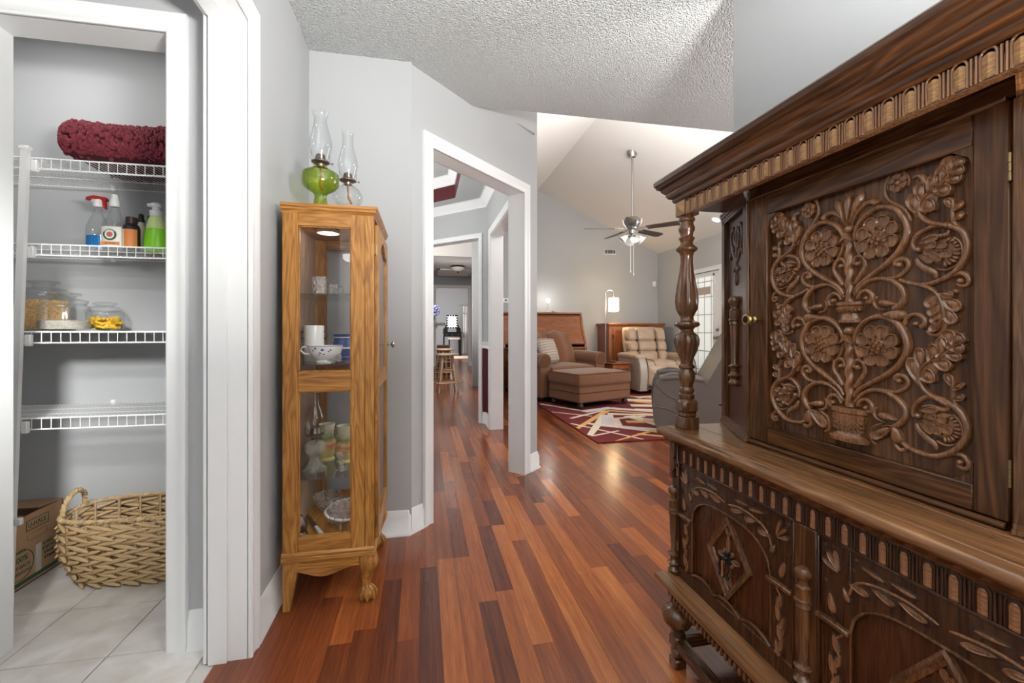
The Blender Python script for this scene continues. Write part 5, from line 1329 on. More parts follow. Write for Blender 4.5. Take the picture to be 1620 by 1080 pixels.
MB().ell((0, 0, .006), (.012, .012, .006), 10, 6).build('dark_base', 'burner', t, local=True)
# bottom: crystal bowl on little feet, dish, cutlery
t = thing('crystal_bowl', 'round pressed crystal bowl on small ball feet at the bottom of the oak cabinet', 'bowl', (-.338, 1.93, .240))
MB().open_lathe([(0, .022), (.030, .020), (.046, .034), (.056, .060), (.055, .090), (.046, .112), (.038, .118)], n=40, rib=lambda a, j: 1 + .05 * math.cos(13 * a + j * 1.3)).build('bowl_body', 'crystal', t, local=True)
m = MB()
for i in range(40):
    a = i * 2.4; z = .03 + .08 * ((i * .618) % 1); r = .046 + .012 * math.sin(PI * (z - .02) / .1); m.ell((r * math.cos(a), r * math.sin(a), z), (.006, .006, .006), 6, 4)
m.build('pressed_pattern', 'frost_plastic', t, local=True)
for i in range(3):
    a = 2 * PI * i / 3 - 1.4; MB().tube([(.036 * math.cos(a), .036 * math.sin(a), .028), (.044 * math.cos(a), .044 * math.sin(a), .012), (.046 * math.cos(a), .046 * math.sin(a), .006)], [.004, .005, .006], 7).build('foot', 'crystal', t, local=True)
t = thing('glass_dish', 'scalloped clear glass dish behind the crystal bowl', 'dish', (-.425, 2.13, .240))
MB().open_lathe([(0, .006), (.030, .004), (.032, 0), (.046, .020), (.062, .060), (.064, .066)], n=36, rib=lambda a, j: 1 + .06 * math.cos(9 * a)).build('dish_body', 'crystal', t, local=True)
t = thing('dark_cut_glass', 'dark cut glass ornament in the lower left corner of the cabinet', 'ornament', (-.478, 1.86, .240))
m = MB(); m.lathe([(.030, 0), (.032, .010), (.024, .024), (.028, .045), (.020, .070), (.012, .085), (0, .088)], n=12, rib=lambda a, j: 1 + .12 * math.cos(6 * a + j)); m.build('ornament_body', 'burner', t, local=True)
MB().ell((0, -.02, .012), (.010, .010, .010), 10, 6).build('glass_bead', 'crystal', t, local=True)
t = thing('cake_knife', 'white handled cake knife lying on the cabinet floor', 'knife', (-.42, 1.90, .240), math.radians(118))
MB().box(-.09, .03, -.008, .008, .002, .014, .004).build('handle', 'china_white', t, local=True)
m = MB(); m.prism([(.03, -.010), (.16, -.014), (.18, 0), (.03, .010)], lambda a, b: (a, b, .004), lambda a, b: (a, b, .007)); m.build('blade', 'nickel', t, local=True)
# ================================================================ PANTRY
def wire_shelf(z, label, yf=2.015, liner=False):
    x0, x1, yb = -2.17, -.676, 2.378
    t = thing('wire_shelf', label, 'shelf', ((x0 + x1) / 2, 2.2, z), 0, 'white wire shelves in the pantry')
    m = MB()
    for y, zz, r in ((yb, z - .003, .0022), (2.25, z - .003, .0022), (2.13, z - .003, .0022), (yf, z, .0032), (yf - .001, z - .042, .0032)): m.tube([(x0, y, zz), (x1, y, zz)], r, 6)
    m.build('rails', 'white_wire', t)
    m = MB(); n = int((x1 - x0) / .0158)
    for i in range(n + 1):
        x = x0 + .004 + i * .0158; m.tube([(x, yb, z), (x, yf, z)], .0012, 4, cap=False)
    stuff(m.build('deck_wires', 'white_wire', t))
    m = MB()
    for i in range(n // 2 + 1):
        x = x0 + .004 + i * .0316; m.tube([(x, yf - .003, z + .001), (x, yf - .003, z - .043)], .0014, 5, cap=False)
    stuff(m.build('lip_wires', 'white_wire', t))
    for x in (-1.42, -1.06): MB().box(x - .008, x + .008, yb - .006, yb + .006, z - .012, z + .014, .002).build('wall_clip', 'white_plastic', t)
    MB().box(-1.468 - .055 * (1.74 - z) / 1.74, -1.448 - .055 * (1.74 - z) / 1.74, yf - .012, yf + .006, z - .055, z - .010, .003).build('pole_clip', 'white_plastic', t)
    if liner: MB().box(x0, x1, yf + .006, yb - .004, z + .0015, z + .004).build('shelf_liner', 'frost_plastic', t)
    return t
wire_shelf(1.715, 'topmost white wire shelf in the pantry carrying the dark red rug')
wire_shelf(1.385, 'white wire pantry shelf carrying the cleaning bottles, second from top')
wire_shelf(1.048, 'white wire pantry shelf carrying the glass food jars, third from top', liner=True)
wire_shelf(.716, 'empty white wire shelf, lowest in the pantry')
t = thing('shelf_pole', 'slim white upright pole joining the fronts of the pantry shelves', 'pole', (-1.535, 2.0, 0))
m = MB(); a, b = Vector((-1.535, 1.998, 0)), Vector((-1.480, 1.998, 1.742))
m.add([(p.x + dx, p.y + dy, p.z) for p in (a, b) for dx, dy in ((-.0115, -.008), (.0115, -.008), (.0115, .008), (-.0115, .008))], [(0, 1, 2, 3), (4, 5, 6, 7)] + [(i, (i + 1) % 4, 4 + (i + 1) % 4, 4 + i) for i in range(4)])
m.build('pole_tube', 'white_plastic', t); MB().box(-1.495, -1.465, 1.986, 2.010, 1.738, 1.752, .002).build('end_cap', 'white_plastic', t)
# rug
t = thing('chenille_rug', 'folded dark red chenille bath rug lying on the topmost pantry shelf', 'rug', (-1.07, 2.19, 1.715))
m = MB(); m.rbox((-1.07, 2.195, 1.812), (.345, .165, .075), .065, 10); m.build('rug_base', 'chenille_dark', t)
m = MB(); rr = random.Random(5)
for i in range(3400):
    q = [rr.uniform(-1, 1) for _ in range(3)]; ax = rr.choice((0, 1, 1, 2, 2)); q[ax] = 1 if (ax == 2 and rr.random() < .8) else (-1 if ax == 1 else rr.choice((-1, 1)))
    h = (.345, .165, .075); R = .065
    p = Vector([q[k] * h[k] for k in range(3)]); inn = Vector([max(-(h[k] - R), min(h[k] - R, p[k])) for k in range(3)]); d = p - inn; p = inn + d.normalized() * R if d.length > 0 else p
    p += Vector((0, 0, .012 * math.sin(p.x * 14) * math.cos(p.y * 9)))
    s_ = rr.uniform(.0060, .0095); p = p * 1.02; m.ell((-1.07 + p.x, 2.195 + p.y, 1.815 + p.z), (s_, s_, s_ * rr.uniform(.9, 1.5)), 6, 4)
stuff(m.build('chenille_tufts', 'chenille', t))
# bottles on the second shelf
BZ = 1.387
def bottle(name, label, x, y, rz=0): return thing(name, label, 'bottle', (x, y, BZ), rz, 'cleaning bottles on the pantry shelf')
t = bottle('spray_bottle', 'clear spray bottle with red trigger and a little blue liquid left', -1.352, 2.17)
MB().open_lathe([(0, .003), (.040, .003), (.042, .010), (.043, .075), (.041, .105), (.030, .135), (.018, .160), (.0135, .180), (.0135, .190)], n=22, sq=(1, .65)).build('bottle_body', 'jar_glass', t, local=True)
MB().lathe([(0, .005), (.040, .005), (.0405, .066), (0, .066)], n=22, sq=(1, .62)).build('blue_liquid', 'blue_liquid', t, local=True)
m = MB(); m.lathe([(.016, .188), (.017, .205), (.015, .207), (.015, .218)], n=16); m.box(-.018, .018, -.011, .011, .205, .222, .004); m.build('spray_neck', 'white_plastic', t, local=True)
m = MB(); m.prism([(-.040, .216), (-.036, .228), (-.010, .236), (.030, .230), (.036, .222), (.034, .214), (-.020, .222)], lambda a, b: (a, -.009, b), lambda a, b: (a, .009, b)); m.prism([(.018, .216), (.030, .214), (.032, .180), (.026, .182)], lambda a, b: (a, -.006, b), lambda a, b: (a, .006, b)); m.build('trigger', 'red_plastic', t, local=True)
t = bottle('soap_bottle', 'clear oil soap bottle with round green and red emblem and white cap', -1.272, 2.14)
MB().open_lathe([(0, .003), (.044, .003), (.046, .010), (.046, .100), (.042, .118), (.026, .145), (.016, .172), (.015, .185)], n=22, sq=(1, .62)).build('bottle_body', 'jar_glass', t, local=True)
MB().lathe([(.0465, .012), (.0468, .098)], n=16, a0=-PI * .95, a1=-PI * .05, sq=(1, .64)).build('label', 'label_white', t, local=True)
MB().lathe([(0, .185), (.017, .185), (.018, .205), (.014, .220), (.012, .236), (0, .238)], n=16).build('cap', 'white_plastic', t, local=True)
LM = lambda dz, dy: Matrix.Translation((-1.272, 2.14 - dy, BZ + dz)) @ Matrix.Rotation(PI / 2, 4, 'X')
m = MB(); m.lathe([(0, 0), (.024, 0), (.024, .001), (0, .001)], n=24, M=Matrix.Translation((0, -.0305, .064)) @ Matrix.Rotation(PI / 2, 4, 'X')); e = m.build('emblem_ring', 'label_green', t, local=True)
MB().lathe([(0, .001), (.0175, .001), (.0175, .0016), (0, .0016)], n=20, M=Matrix.Translation((0, -.0305, .064)) @ Matrix.Rotation(PI / 2, 4, 'X')).build('emblem_white', 'label_white', t, local=True)
MB().lathe([(0, .0016), (.011, .0016), (.011, .0024), (0, .0024)], n=18, M=Matrix.Translation((0, -.0305, .064)) @ Matrix.Rotation(PI / 2, 4, 'X')).build('emblem_centre', 'label_red', t, local=True)
for i, ch in enumerate('MURPHY'):
    a = math.radians(140 - i * 20); c = (-1.272 + .0205 * math.cos(a), 2.14 - .0322, BZ + .064 + .0205 * math.sin(a))
    text('letter', ch, .010, 'white_plastic', t, Matrix.Translation(c) @ Matrix.Rotation(PI / 2, 4, 'X') @ Matrix.Rotation(a - PI / 2, 4, 'Z'))
MB().box(-.034, .034, -.0312, -.0300, .022, .034).build('label_band', 'label_orange', t, local=True)
text('lettering', 'OIL SOAP', .009, 'label_green', t, LM(.028, .0314))
t = bottle('supplement_bottle', 'black bottle with orange and cream label in front of the amber one', -1.206, 2.13)
MB().lathe([(0, 0), (.028, 0), (.030, .004), (.030, .095), (.026, .108), (.018, .114), (.018, .118)], n=22).build('bottle_body', 'black_plastic', t, local=True)
MB().lathe([(.0304, .012), (.0304, .088)], n=14, a0=-PI * .98, a1=-PI * .62).build('label_cream', 'label_cream', t, local=True)
MB().lathe([(.0304, .012), (.0304, .088)], n=14, a0=-PI * .62, a1=-PI * .12).build('label_orange', 'label_orange', t, local=True)
MB().lathe([(.020, .116), (.020, .140), (.018, .142), (0, .142)], n=20).build('cap', 'brown_plastic', t, local=True)
t = bottle('amber_bottle', 'amber oil bottle with dark cap standing behind the black bottle', -1.184, 2.245)
MB().lathe([(0, 0), (.028, 0), (.030, .004), (.030, .115), (.020, .138), (.017, .150)], n=20).build('bottle_body', 'amber', t, local=True)
MB().lathe([(.022, .148), (.023, .172), (.021, .175), (0, .175)], n=20).build('cap', 'brown_plastic', t, local=True)
t = bottle('dropper_bottle', 'narrow bottle with black pointed cap behind the soap bottle', -1.236, 2.25)
MB().lathe([(0, 0), (.022, 0), (.022, .120), (.010, .140), (.010, .150)], n=18).build('bottle_body', 'label_white', t, local=True)
MB().lathe([(.014, .148), (.014, .160), (.011, .163), (.010, .180), (.006, .186), (0, .187)], n=16).build('cap', 'black_plastic', t, local=True)
t = bottle('pump_bottle', 'bright green foaming pump soap bottle with white top', -1.125, 2.15)
MB().lathe([(0, 0), (.040, 0), (.044, .006), (.045, .030), (.040, .085), (.036, .100)], n=24, sq=(1, .75)).build('green_liquid', 'green_liquid', t, local=True)
MB().lathe([(.036, .100), (.033, .118), (.026, .145), (.022, .155)], n=24, sq=(1, .8)).build('frosted_shoulder', 'lime_frost', t, local=True)
m = MB(); m.lathe([(.022, .154), (.023, .178), (.014, .182), (.013, .192), (.020, .196), (.020, .208), (.012, .214), (0, .215)], n=20); m.box(-.032, -.004, -.008, .008, .196, .210, .004); m.build('pump', 'white_plastic', t, local=True)
t = bottle('yellow_bottle', 'yellow and green squeeze bottle beside the pump soap at the shelf end', -1.035, 2.20)
MB().lathe([(0, 0), (.034, 0), (.036, .010), (.034, .120), (.016, .150)], n=20).build('bottle_body', 'amber', t, local=True); MB().lathe([(.016, .148), (.014, .180), (0, .182)], n=16).build('cap', 'green_liquid', t, local=True)
# jars on the third shelf
JZ = 1.053
def jar(label, x, y, w_, h, body_h, fill, fh, pasta=False):
    t = thing('glass_jar', label, 'jar', (x, y, JZ), 0, 'glass food jars on the pantry shelf')
    s = w_ / 2
    MB().open_lathe([(0, .004), (s * .93, .004), (s, .010), (s, body_h * .86), (s * .92, body_h * .93), (s * .80, body_h * .955), (s * .80, body_h)], n=28).build('jar_body', 'jar_glass', t, local=True)
    MB().open_lathe([(s * .84, body_h - .004), (s * .90, body_h + .004), (s * .90, body_h + .012), (s * .62, body_h + .018), (s * .40, body_h + .020), (s * .44, h - .016), (s * .62, h - .012), (s * .64, h - .004), (s * .4, h), (0, h)], n=26).build('lid', 'jar_glass', t, local=True)
    if not pasta: MB().lathe([(0, .006), (s * .94, .006), (s * .96, .012), (s * .96, fh), (s * .5, fh + .004), (0, fh + .003)], n=24).build('contents', fill, t, local=True)
    else:
        m = MB(); r2 = random.Random(9)
        for i in range(90):
            a = r2.uniform(0, 2 * PI); q = s * .80 * math.sqrt(r2.random()); z = .012 + (fh - .02) * r2.random(); th = r2.uniform(0, PI)
            L_ = .014; c, s3 = math.cos(th), math.sin(th); dz = r2.uniform(-.008, .008)
            m.tube([(q * math.cos(a) - L_ * c, q * math.sin(a) - L_ * s3, z - dz), (q * math.cos(a) + L_ * c, q * math.sin(a) + L_ * s3, z + dz)], .0052, 6)
        stuff(m.build('pasta', fill, t, local=True))
    return t
jar('large glass jar filled with tan cereal behind the shelf pole', -1.605, 2.255, .165, .215, .165, 'grain_food', .128)
jar('glass jar of brown food half hidden at the left end of the jar shelf', -1.668, 2.09, .150, .190, .150, 'grain_food', .105)
jar('medium square shouldered glass jar of pale grey food', -1.437, 2.12, .160, .155, .112, 'grey_food', .040)
jar('small glass jar of yellow pasta tubes at the right end of the jars', -1.374, 2.25, .128, .125, .088, 'pasta', .062, True)
# cardboard box
t = thing('cardboard_box', 'open brown cardboard moving box with green printing on the pantry floor', 'box', (-1.85, 2.15, 0))
m = MB(); bx0, bx1, by0, by1, bh, th = -2.10, -1.610, 1.94, 2.366, .288, .005
m.box(bx0, bx1, by0, by1, 0, th); m.box(bx0, bx0 + th, by0, by1, 0, bh); m.box(bx1 - th, bx1, by0, by1, 0, bh); m.box(bx0, bx1, by0, by0 + th, 0, bh); m.box(bx0, bx1, by1 - th, by1, 0, bh)
m.build('box_walls', 'cardboard', t)
MB().add([(bx0, by1, bh), (bx1, by1, bh), (bx1 - .01, by1 - .115, bh + .004), (bx0 + .01, by1 - .115, bh + .004), (bx0, by1, bh + .004), (bx1, by1, bh + .004), (bx1 - .01, by1 - .115, bh + .008), (bx0 + .01, by1 - .115, bh + .008)], [(0, 1, 2, 3), (4, 5, 6, 7), (0, 1, 5, 4), (1, 2, 6, 5), (2, 3, 7, 6), (3, 0, 4, 7)]).build('flap', 'cardboard', t)
MB().add([(bx1 - .002, by0, bh), (bx1 - .002, by1 - .20, bh), (bx1 - .16, by1 - .22, bh + .012), (bx1 - .16, by0 + .02, bh + .012), (bx1 - .002, by0, bh + .004), (bx1 - .002, by1 - .20, bh + .004), (bx1 - .16, by1 - .22, bh + .016), (bx1 - .16, by0 + .02, bh + .016)], [(0, 1, 2, 3), (4, 5, 6, 7), (0, 1, 5, 4), (1, 2, 6, 5), (2, 3, 7, 6), (3, 0, 4, 7)]).build('flap', 'cardboard', t)
def face(y, z, rot=0.0): return Matrix(((0, 0, 1, bx1 + .0006), (1, 0, 0, y), (0, 1, 0, z), (0, 0, 0, 1))) @ Matrix.Rotation(rot, 4, 'Z')
def frame_yz(m, y0, y1, z0, z1, w_):
    x = bx1 + .0002
    for a in ((y0, y1, z0, z0 + w_), (y0, y1, z1 - w_, z1), (y0, y0 + w_, z0, z1), (y1 - w_, y1, z0, z1)): m.box(x, x + .0006, *a)
m = MB(); frame_yz(m, 2.176, 2.287, .219, .263, .0032); m.build('logo_frame', 'print_green', t)
text('lettering', 'U-HAUL', .030, 'print_green', t, face(2.2315, .241), sx=.86)
MB().box(bx1 + .0002, bx1 + .0006, 2.188, 2.276, .2265, .2285).build('logo_line', 'print_red', t)
m = MB()
for i in range(14):
    a = 2 * PI * i / 14; 
for y0, y1, z in ((2.19, 2.272, .204), (2.19, 2.272, .176)):
    y = y0
    while y < y1: m.box(bx1 + .0002, bx1 + .0008, y, y + .005, z, z + .0016); y += .009
for z in (.182, .190, .198): m.box(bx1 + .0002, bx1 + .0008, 2.182, 2.1838, z, z + .005); m.box(bx1 + .0002, bx1 + .0008, 2.2775, 2.2793, z, z + .005)
m.build('hand_slot_mark', 'print_green', t)
for i, s_ in enumerate(('REDUCE', 'RECYCLE', 'Re-Use', 'Repeat')): text('lettering', '& ' + s_, .017, 'print_green', t, face(2.292, .134 - i * .0205), sx=.85)
MB().box(bx1 + .0002, bx1 + .0007, 2.222, 2.250, .030, .146).build('packing_tape', 'tape', t)
m = MB(); m.tube([(bx1 + .0004, 2.150 + .062 * math.cos(a), .095 + .060 * math.sin(a)) for a in [2 * PI * i / 32 for i in range(32)]], .0018, 4, closed=True); m.build('round_badge', 'print_green', t)
text('lettering', '100%', .034, 'print_green', t, face(2.150, .118), sx=.95); text('lettering', 'BUY-BACK', .022, 'print_green', t, face(2.150, .088), sx=.9); text('lettering', 'GUARANTEE', .019, 'print_green', t, face(2.150, .064), sx=.9); text('lettering', 'U-HAUL', .016, 'print_green', t, face(2.150, .150), sx=.9)
MB().box(bx1 + .0002, bx1 + .0007, 1.95, 2.350, .014, .030).build('green_band', 'print_green', t)
text('lettering', 'A', .02, 'tape', t, face(2.340, .022))
t = thing('white_clip', 'small white plastic pole clip sticking out above the cardboard box', 'clip', (-1.522, 2.0, .325))
MB().box(-1.512, -1.488, 1.988, 2.004, .318, .345, .004).build('clip_body', 'white_plastic', t)
# woven basket: every cane piece is an object of its own, sharing a mesh
t = thing('woven_basket', 'oval woven cane basket with round handle on the pantry floor', 'basket', (-1.17, 2.205, 0))
def bprof(v):   # half sizes at height fraction v
    return .225 + .075 * min(1, v * 1.9) ** .7, .120 + .030 * min(1, v * 1.9) ** .7
def bpt(u, v, off=0.0):
    hx, hy = bprof(v); a = 2 * PI * u; e = .62
    c, s_ = math.cos(a), math.sin(a)
    return Vector(((hx + off) * math.copysign(abs(c) ** e, c), (hy + off) * math.copysign(abs(s_) ** e, s_), 0))
BH = .285
# arc length table so that the pieces are even
tab = []; acc = 0.0; pv = bpt(0, .5)
for i in range(721):
    p = bpt(i / 720, .5); acc += (p - pv).length; tab.append(acc); pv = p
def ulen(f):
    s_ = (f % 1.0) * tab[-1]
    lo = 0
    while lo < 720 and tab[lo] < s_: lo += 1
    return lo / 720
m = MB(); N = 9; pts = [(-.5 + i / (N - 1), 0, 0) for i in range(N)]
m.tube(pts, [max(.25, math.sin(PI * (i + .6) / (N + .2)) ** .6) for i in range(N)], 7)
cane = None; rows, cols = 13, 19; r3 = random.Random(21)
for j in range(rows):
    for i in range(cols):
        f = (i + (.5 if j % 2 else 0)) / cols; v = (j + .6) / rows
        if v > .86: pass
        u0, u1 = ulen(f - .62 / cols), ulen(f + .62 / cols)
        off = .004; a, b = bpt(u0, v, -.002), bpt(u1, v, off + .004)
        slope = .010 * (1 if j % 2 else -1)
        z = .012 + v * (BH - .03) + r3.uniform(-.002, .002)
        a.z, b.z = z - slope, z + slope
        d = b - a; c = (a + b) / 2; X = d.normalized(); mid = bpt(ulen(f), v, .006); mid.z = c.z; c = c * .45 + mid * .55
        Z = Vector((0, 0, 1)); Y = Z.cross(X).normalized(); Z = X.cross(Y)
        R = .0088 * r3.uniform(.85, 1.1)
        Mx = Matrix(((X.x * d.length, Y.x * R, Z.x * R, c.x), (X.y * d.length, Y.y * R, Z.y * R, c.y), (X.z * d.length, Y.z * R, Z.z * R, c.z), (0, 0, 0, 1)))
        if cane is None: cane = m.build('cane', 'cane_a', t, local=True); cane.matrix_local = Mx
        else: inst(cane, t, Mx)
m = MB()
for i in range(cols):
    u = ulen((i + .25) / cols); ps = []
    for k in range(9):
        v = k / 8; p = bpt(u, v, -.006 if k else -.03); p.z = .008 + v * (BH - .012); ps.append(p)
    m.tube(ps, .0045, 6)
m.build('stakes', 'cane_a', t, local=True)
m = MB()
for o, ph in ((.002, 0), (-.002, PI)):
    ps = []
    for i in range(240):
        f = i / 240; p = bpt(ulen(f), 1.0, .004 * math.cos(f * 2 * PI * 46 + ph)); p.z = BH + .004 * math.sin(f * 2 * PI * 46 + ph); ps.append(p)
    m.tube(ps, .0062, 6, closed=True)
m.build('rim_braid', 'cane_a', t, local=True)
m = MB()
for ph in (0, PI):
    ps = []
    for i in range(40):
        q = PI * i / 39; cx = -.293 + .004 * math.cos(i * 1.1 + ph); ps.append((cx + .012 * math.sin(q), -.062 * math.cos(q) + .002, BH + .085 * math.sin(q) ** .8 + .004 * math.sin(i * 1.1 + ph)))
    m.tube(ps, .0075, 7)
m.build('handle', 'cane_a', t, local=True)
m = MB(); ps = [bpt(i / 48, 0, -.012) for i in range(48)]; m.add([(p.x, p.y, .004) for p in ps] + [(p.x, p.y, .010) for p in ps], [tuple(range(48)), tuple(range(48, 96))] + [(i, (i + 1) % 48, 48 + (i + 1) % 48, 48 + i) for i in range(48)]); m.build('basket_bottom', 'cane_a', t, local=True)

# ================================================================ LIVING ROOM
# rug
t = thing('area_rug', 'maroon area rug with crossing cream, gold and grey stripes under the armchairs', 'rug', (2.9, 5.2, 0))
MB().box(1.585, 4.25, 3.85, 6.65, 0.001, .012, .003).build('rug_pile', 'rug_maroon', t)
def strip(p, q, w_, mat, k):
    p, q = Vector(p), Vector(q); d = (q - p).normalized(); n_ = Vector((-d.y, d.x)) * w_ / 2; z = .0125 + .0004 * k
    pts = [p - n_, q - n_ * .9, q + n_ * .9, p + n_]
    pts = [(min(max(a.x, 1.60), 4.24), min(max(a.y, 3.865), 6.63)) for a in pts]
    MB().add([(a, b, z) for a, b in pts] + [(a, b, .010) for a, b in pts], [(0, 1, 2, 3), (4, 5, 6, 7)] + [(i, (i + 1) % 4, 4 + (i + 1) % 4, 4 + i) for i in range(4)]).build('stripe', mat, t)
S = [((1.575, 4.447), (2.328, 5.336), .10, 'rug_gold'), ((1.574, 4.117), (2.189, 5.07), .13, 'rug_cream'), ((1.96, 4.45), (2.219, 5.07), .15, 'rug_lav'), ((1.594, 5.393), (2.004, 5.025), .04, 'rug_cream'), ((1.706, 4.953), (2.273, 5.347), .05, 'rug_cream'),
     ((1.612, 4.68), (2.053, 3.864), .035, 'rug_cream'), ((1.80, 4.642), (2.45, 4.02), .07, 'rug_cream'), ((1.638, 4.086), (1.983, 4.243), .03, 'rug_cream'), ((1.788, 3.835), (2.36, 4.19), .06, 'rug_gold'), ((2.20, 4.80), (2.05, 4.36), .09, 'rug_cream'),
     ((2.05, 4.42), (2.60, 4.08), .11, 'rug_lav'), ((2.339, 5.334), (2.90, 4.91), .06, 'rug_gold'), ((2.447, 5.471), (3.0, 5.06), .13, 'rug_lav'), ((2.243, 5.116), (2.90, 4.87), .09, 'rug_cream'), ((2.163, 4.81), (2.62, 4.89), .06, 'rug_cream'), ((2.436, 4.93), (2.56, 4.40), .16, 'rug_cream'),
     ((2.10, 4.06), (2.40, 3.80), .05, 'rug_gold'), ((1.618, 5.984), (1.98, 5.40), .04, 'rug_cream'), ((2.0, 5.32), (2.46, 5.50), .12, 'rug_lav'), ((2.8, 5.62), (3.5, 5.42), .16, 'rug_cream'), ((2.9, 6.1), (3.7, 5.75), .20, 'rug_cream'), ((3.05, 6.5), (3.6, 6.0), .10, 'rug_gold'), ((2.25, 4.62), (2.72, 4.52), .10, 'rug_gold'),
     ((3.2, 6.25), (3.8, 6.38), .12, 'rug_cream'), ((2.5, 4.7), (3.2, 4.3), .14, 'rug_lav'), ((2.7, 5.3), (3.4, 5.0), .12, 'rug_cream'), ((3.0, 5.9), (3.6, 5.3), .08, 'rug_gold')]
for i, a in enumerate(S): strip(*a, i)
# ottoman
RZ_ = math.radians(21)
t = thing('ottoman', 'brown fabric ottoman with nailhead trim on bun feet in front of the wide chair', 'ottoman', (2.31, 5.905, .0235), RZ_)
MB().rbox((0, 0, .185), (.475, .335, .118), .03, 8).build('base', 'brown_fabric', t, local=True)
MB().rbox((0, 0, .375), (.490, .350, .085), .045, 10, bulge=(0, 0, .02)).build('cushion', 'brown_fabric', t, local=True)
m = MB()
for z in (.300, .452, .205):
    hx, hy = (.490, .350) if z > .25 else (.478, .338)
    m.tube([(-hx + .03, -hy, z), (hx - .03, -hy, z), (hx, -hy + .03, z), (hx, hy - .03, z), (hx - .03, hy, z), (-hx + .03, hy, z), (-hx, hy - .03, z), (-hx, -hy + .03, z)], .005, 6, closed=True)
m.build('piping', 'brown_fabric_dark', t, local=True)
m = MB()
for i in range(46): m.ell((-.46 + .92 * i / 45, -.338, .082), .0065, 6, 4)
for i in range(32): m.ell((-.478, -.32 + .64 * i / 31, .082), .0065, 6, 4); m.ell((.478, -.32 + .64 * i / 31, .082), .0065, 6, 4)
stuff(m.build('nailheads', 'nail', t, local=True))
for sx in (-1, 1):
    for sy in (-1, 1): MB().lathe([(.022, 0), (.040, .010), (.045, .030), (.036, .052), (.028, .070)], (sx * .41, sy * .28, 0), 16).build('bun_foot', 'dark_wood', t, local=True)
# wide brown armchair
t = thing('wide_armchair', 'wide brown fabric armchair with rolled arms and loose back cushions', 'armchair', (2.065, 6.756, .024), RZ_)
MB().rbox((0, -.02, .19), (.63, .44, .13), .03, 8).build('base', 'brown_fabric_dark', t, local=True)
MB().rbox((0, -.06, .40), (.425, .43, .095), .05, 10, bulge=(0, 0, .025)).build('seat_cushion', 'brown_fabric', t, local=True)
MB().rbox((0, .39, .52), (.60, .085, .38), .07, 8).build('back_frame', 'brown_fabric', t, local=True)
def lean(p, q): return (p[0], p[1] + .12 * (p[2] / .26) + .02 * math.sin(q[0] * 4), p[2] + .012 * math.cos(q[0] * 5))
for sx in (-1, 1): MB().rbox((sx * .235, .20, .735), (.235, .10, .26), .075, 12, bulge=(0, .05, .02), fn=lean).build('back_cushion', 'brown_fabric', t, local=True)
for sx in (-1, 1):
    m = MB(); m.rbox((sx * .54, -.02, .30), (.095, .45, .25), .03, 8); m.tube([(sx * .55, -.47, .575), (sx * .55, .30, .585), (sx * .52, .43, .60)], .115, 18); a = m.build('arm', 'brown_fabric', t, local=True)
    m = MB(); m.lathe([(0, 0), (.085, 0), (.090, .004), (.090, .010), (0, .010)], n=20, M=Matrix.Translation((sx * .55, -.478, .575)) @ Matrix.Rotation(PI / 2, 4, 'X') @ Matrix.Translation((0, 0, -.010))); m.build('arm_roll_face', 'brown_fabric_dark', a, local=True)
m = MB(); m.tube([(-.42, -.49, .445), (0, -.497, .45), (.42, -.49, .445)], .007, 6); m.tube([(-.62, -.455, .31), (.62, -.455, .31)], .006, 6); m.build('piping', 'brown_fabric_dark', t, local=True)
for sx in (-1, 1):
    for sy in (-1, 1): MB().lathe([(.03, 0), (.042, .02), (.036, .065)], (sx * .55, sy * .37, 0), 14).build('foot', 'dark_wood', t, local=True)
def pillow(label, off, rot, rz2):
    M = Matrix.Translation((2.065, 6.756, 0)) @ Matrix.Rotation(RZ_, 4, 'Z') @ Matrix.Translation(off)
    p0 = M.translation
    p = thing('striped_pillow', label, 'pillow', tuple(p0), RZ_ + rz2, 'striped pillows on the wide armchair')
    Mr = Matrix.Rotation(rot, 4, 'X')
    MB().rbox((0, 0, 0), (.20, .06, .20), .058, 12, bulge=(0, .045, 0), M=Mr).build('pillow_body', 'stripe_light', p, local=True)
    m = MB()
    for k in range(-4, 5):
        z = k * .042; ps = []
        for i in range(11):
            q = -1 + i / 5; zz = z / .2
            ps.append((q * .197, -(.058 + .045 * (1 - q * q) * (1 - zz * zz)) if abs(q) < .98 else -.02, z))
        m.tube(ps, .010, 6, M=Mr, flat=.6)
    m.build('stripes', 'stripe_dark', p, local=True)
pillow('cream and taupe striped pillow leaning in the wide armchair, front one', (-.27, -.16, .735), -.35, .35)
pillow('striped pillow half hidden behind the front striped pillow', (-.50, .02, .735), -.3, .7)
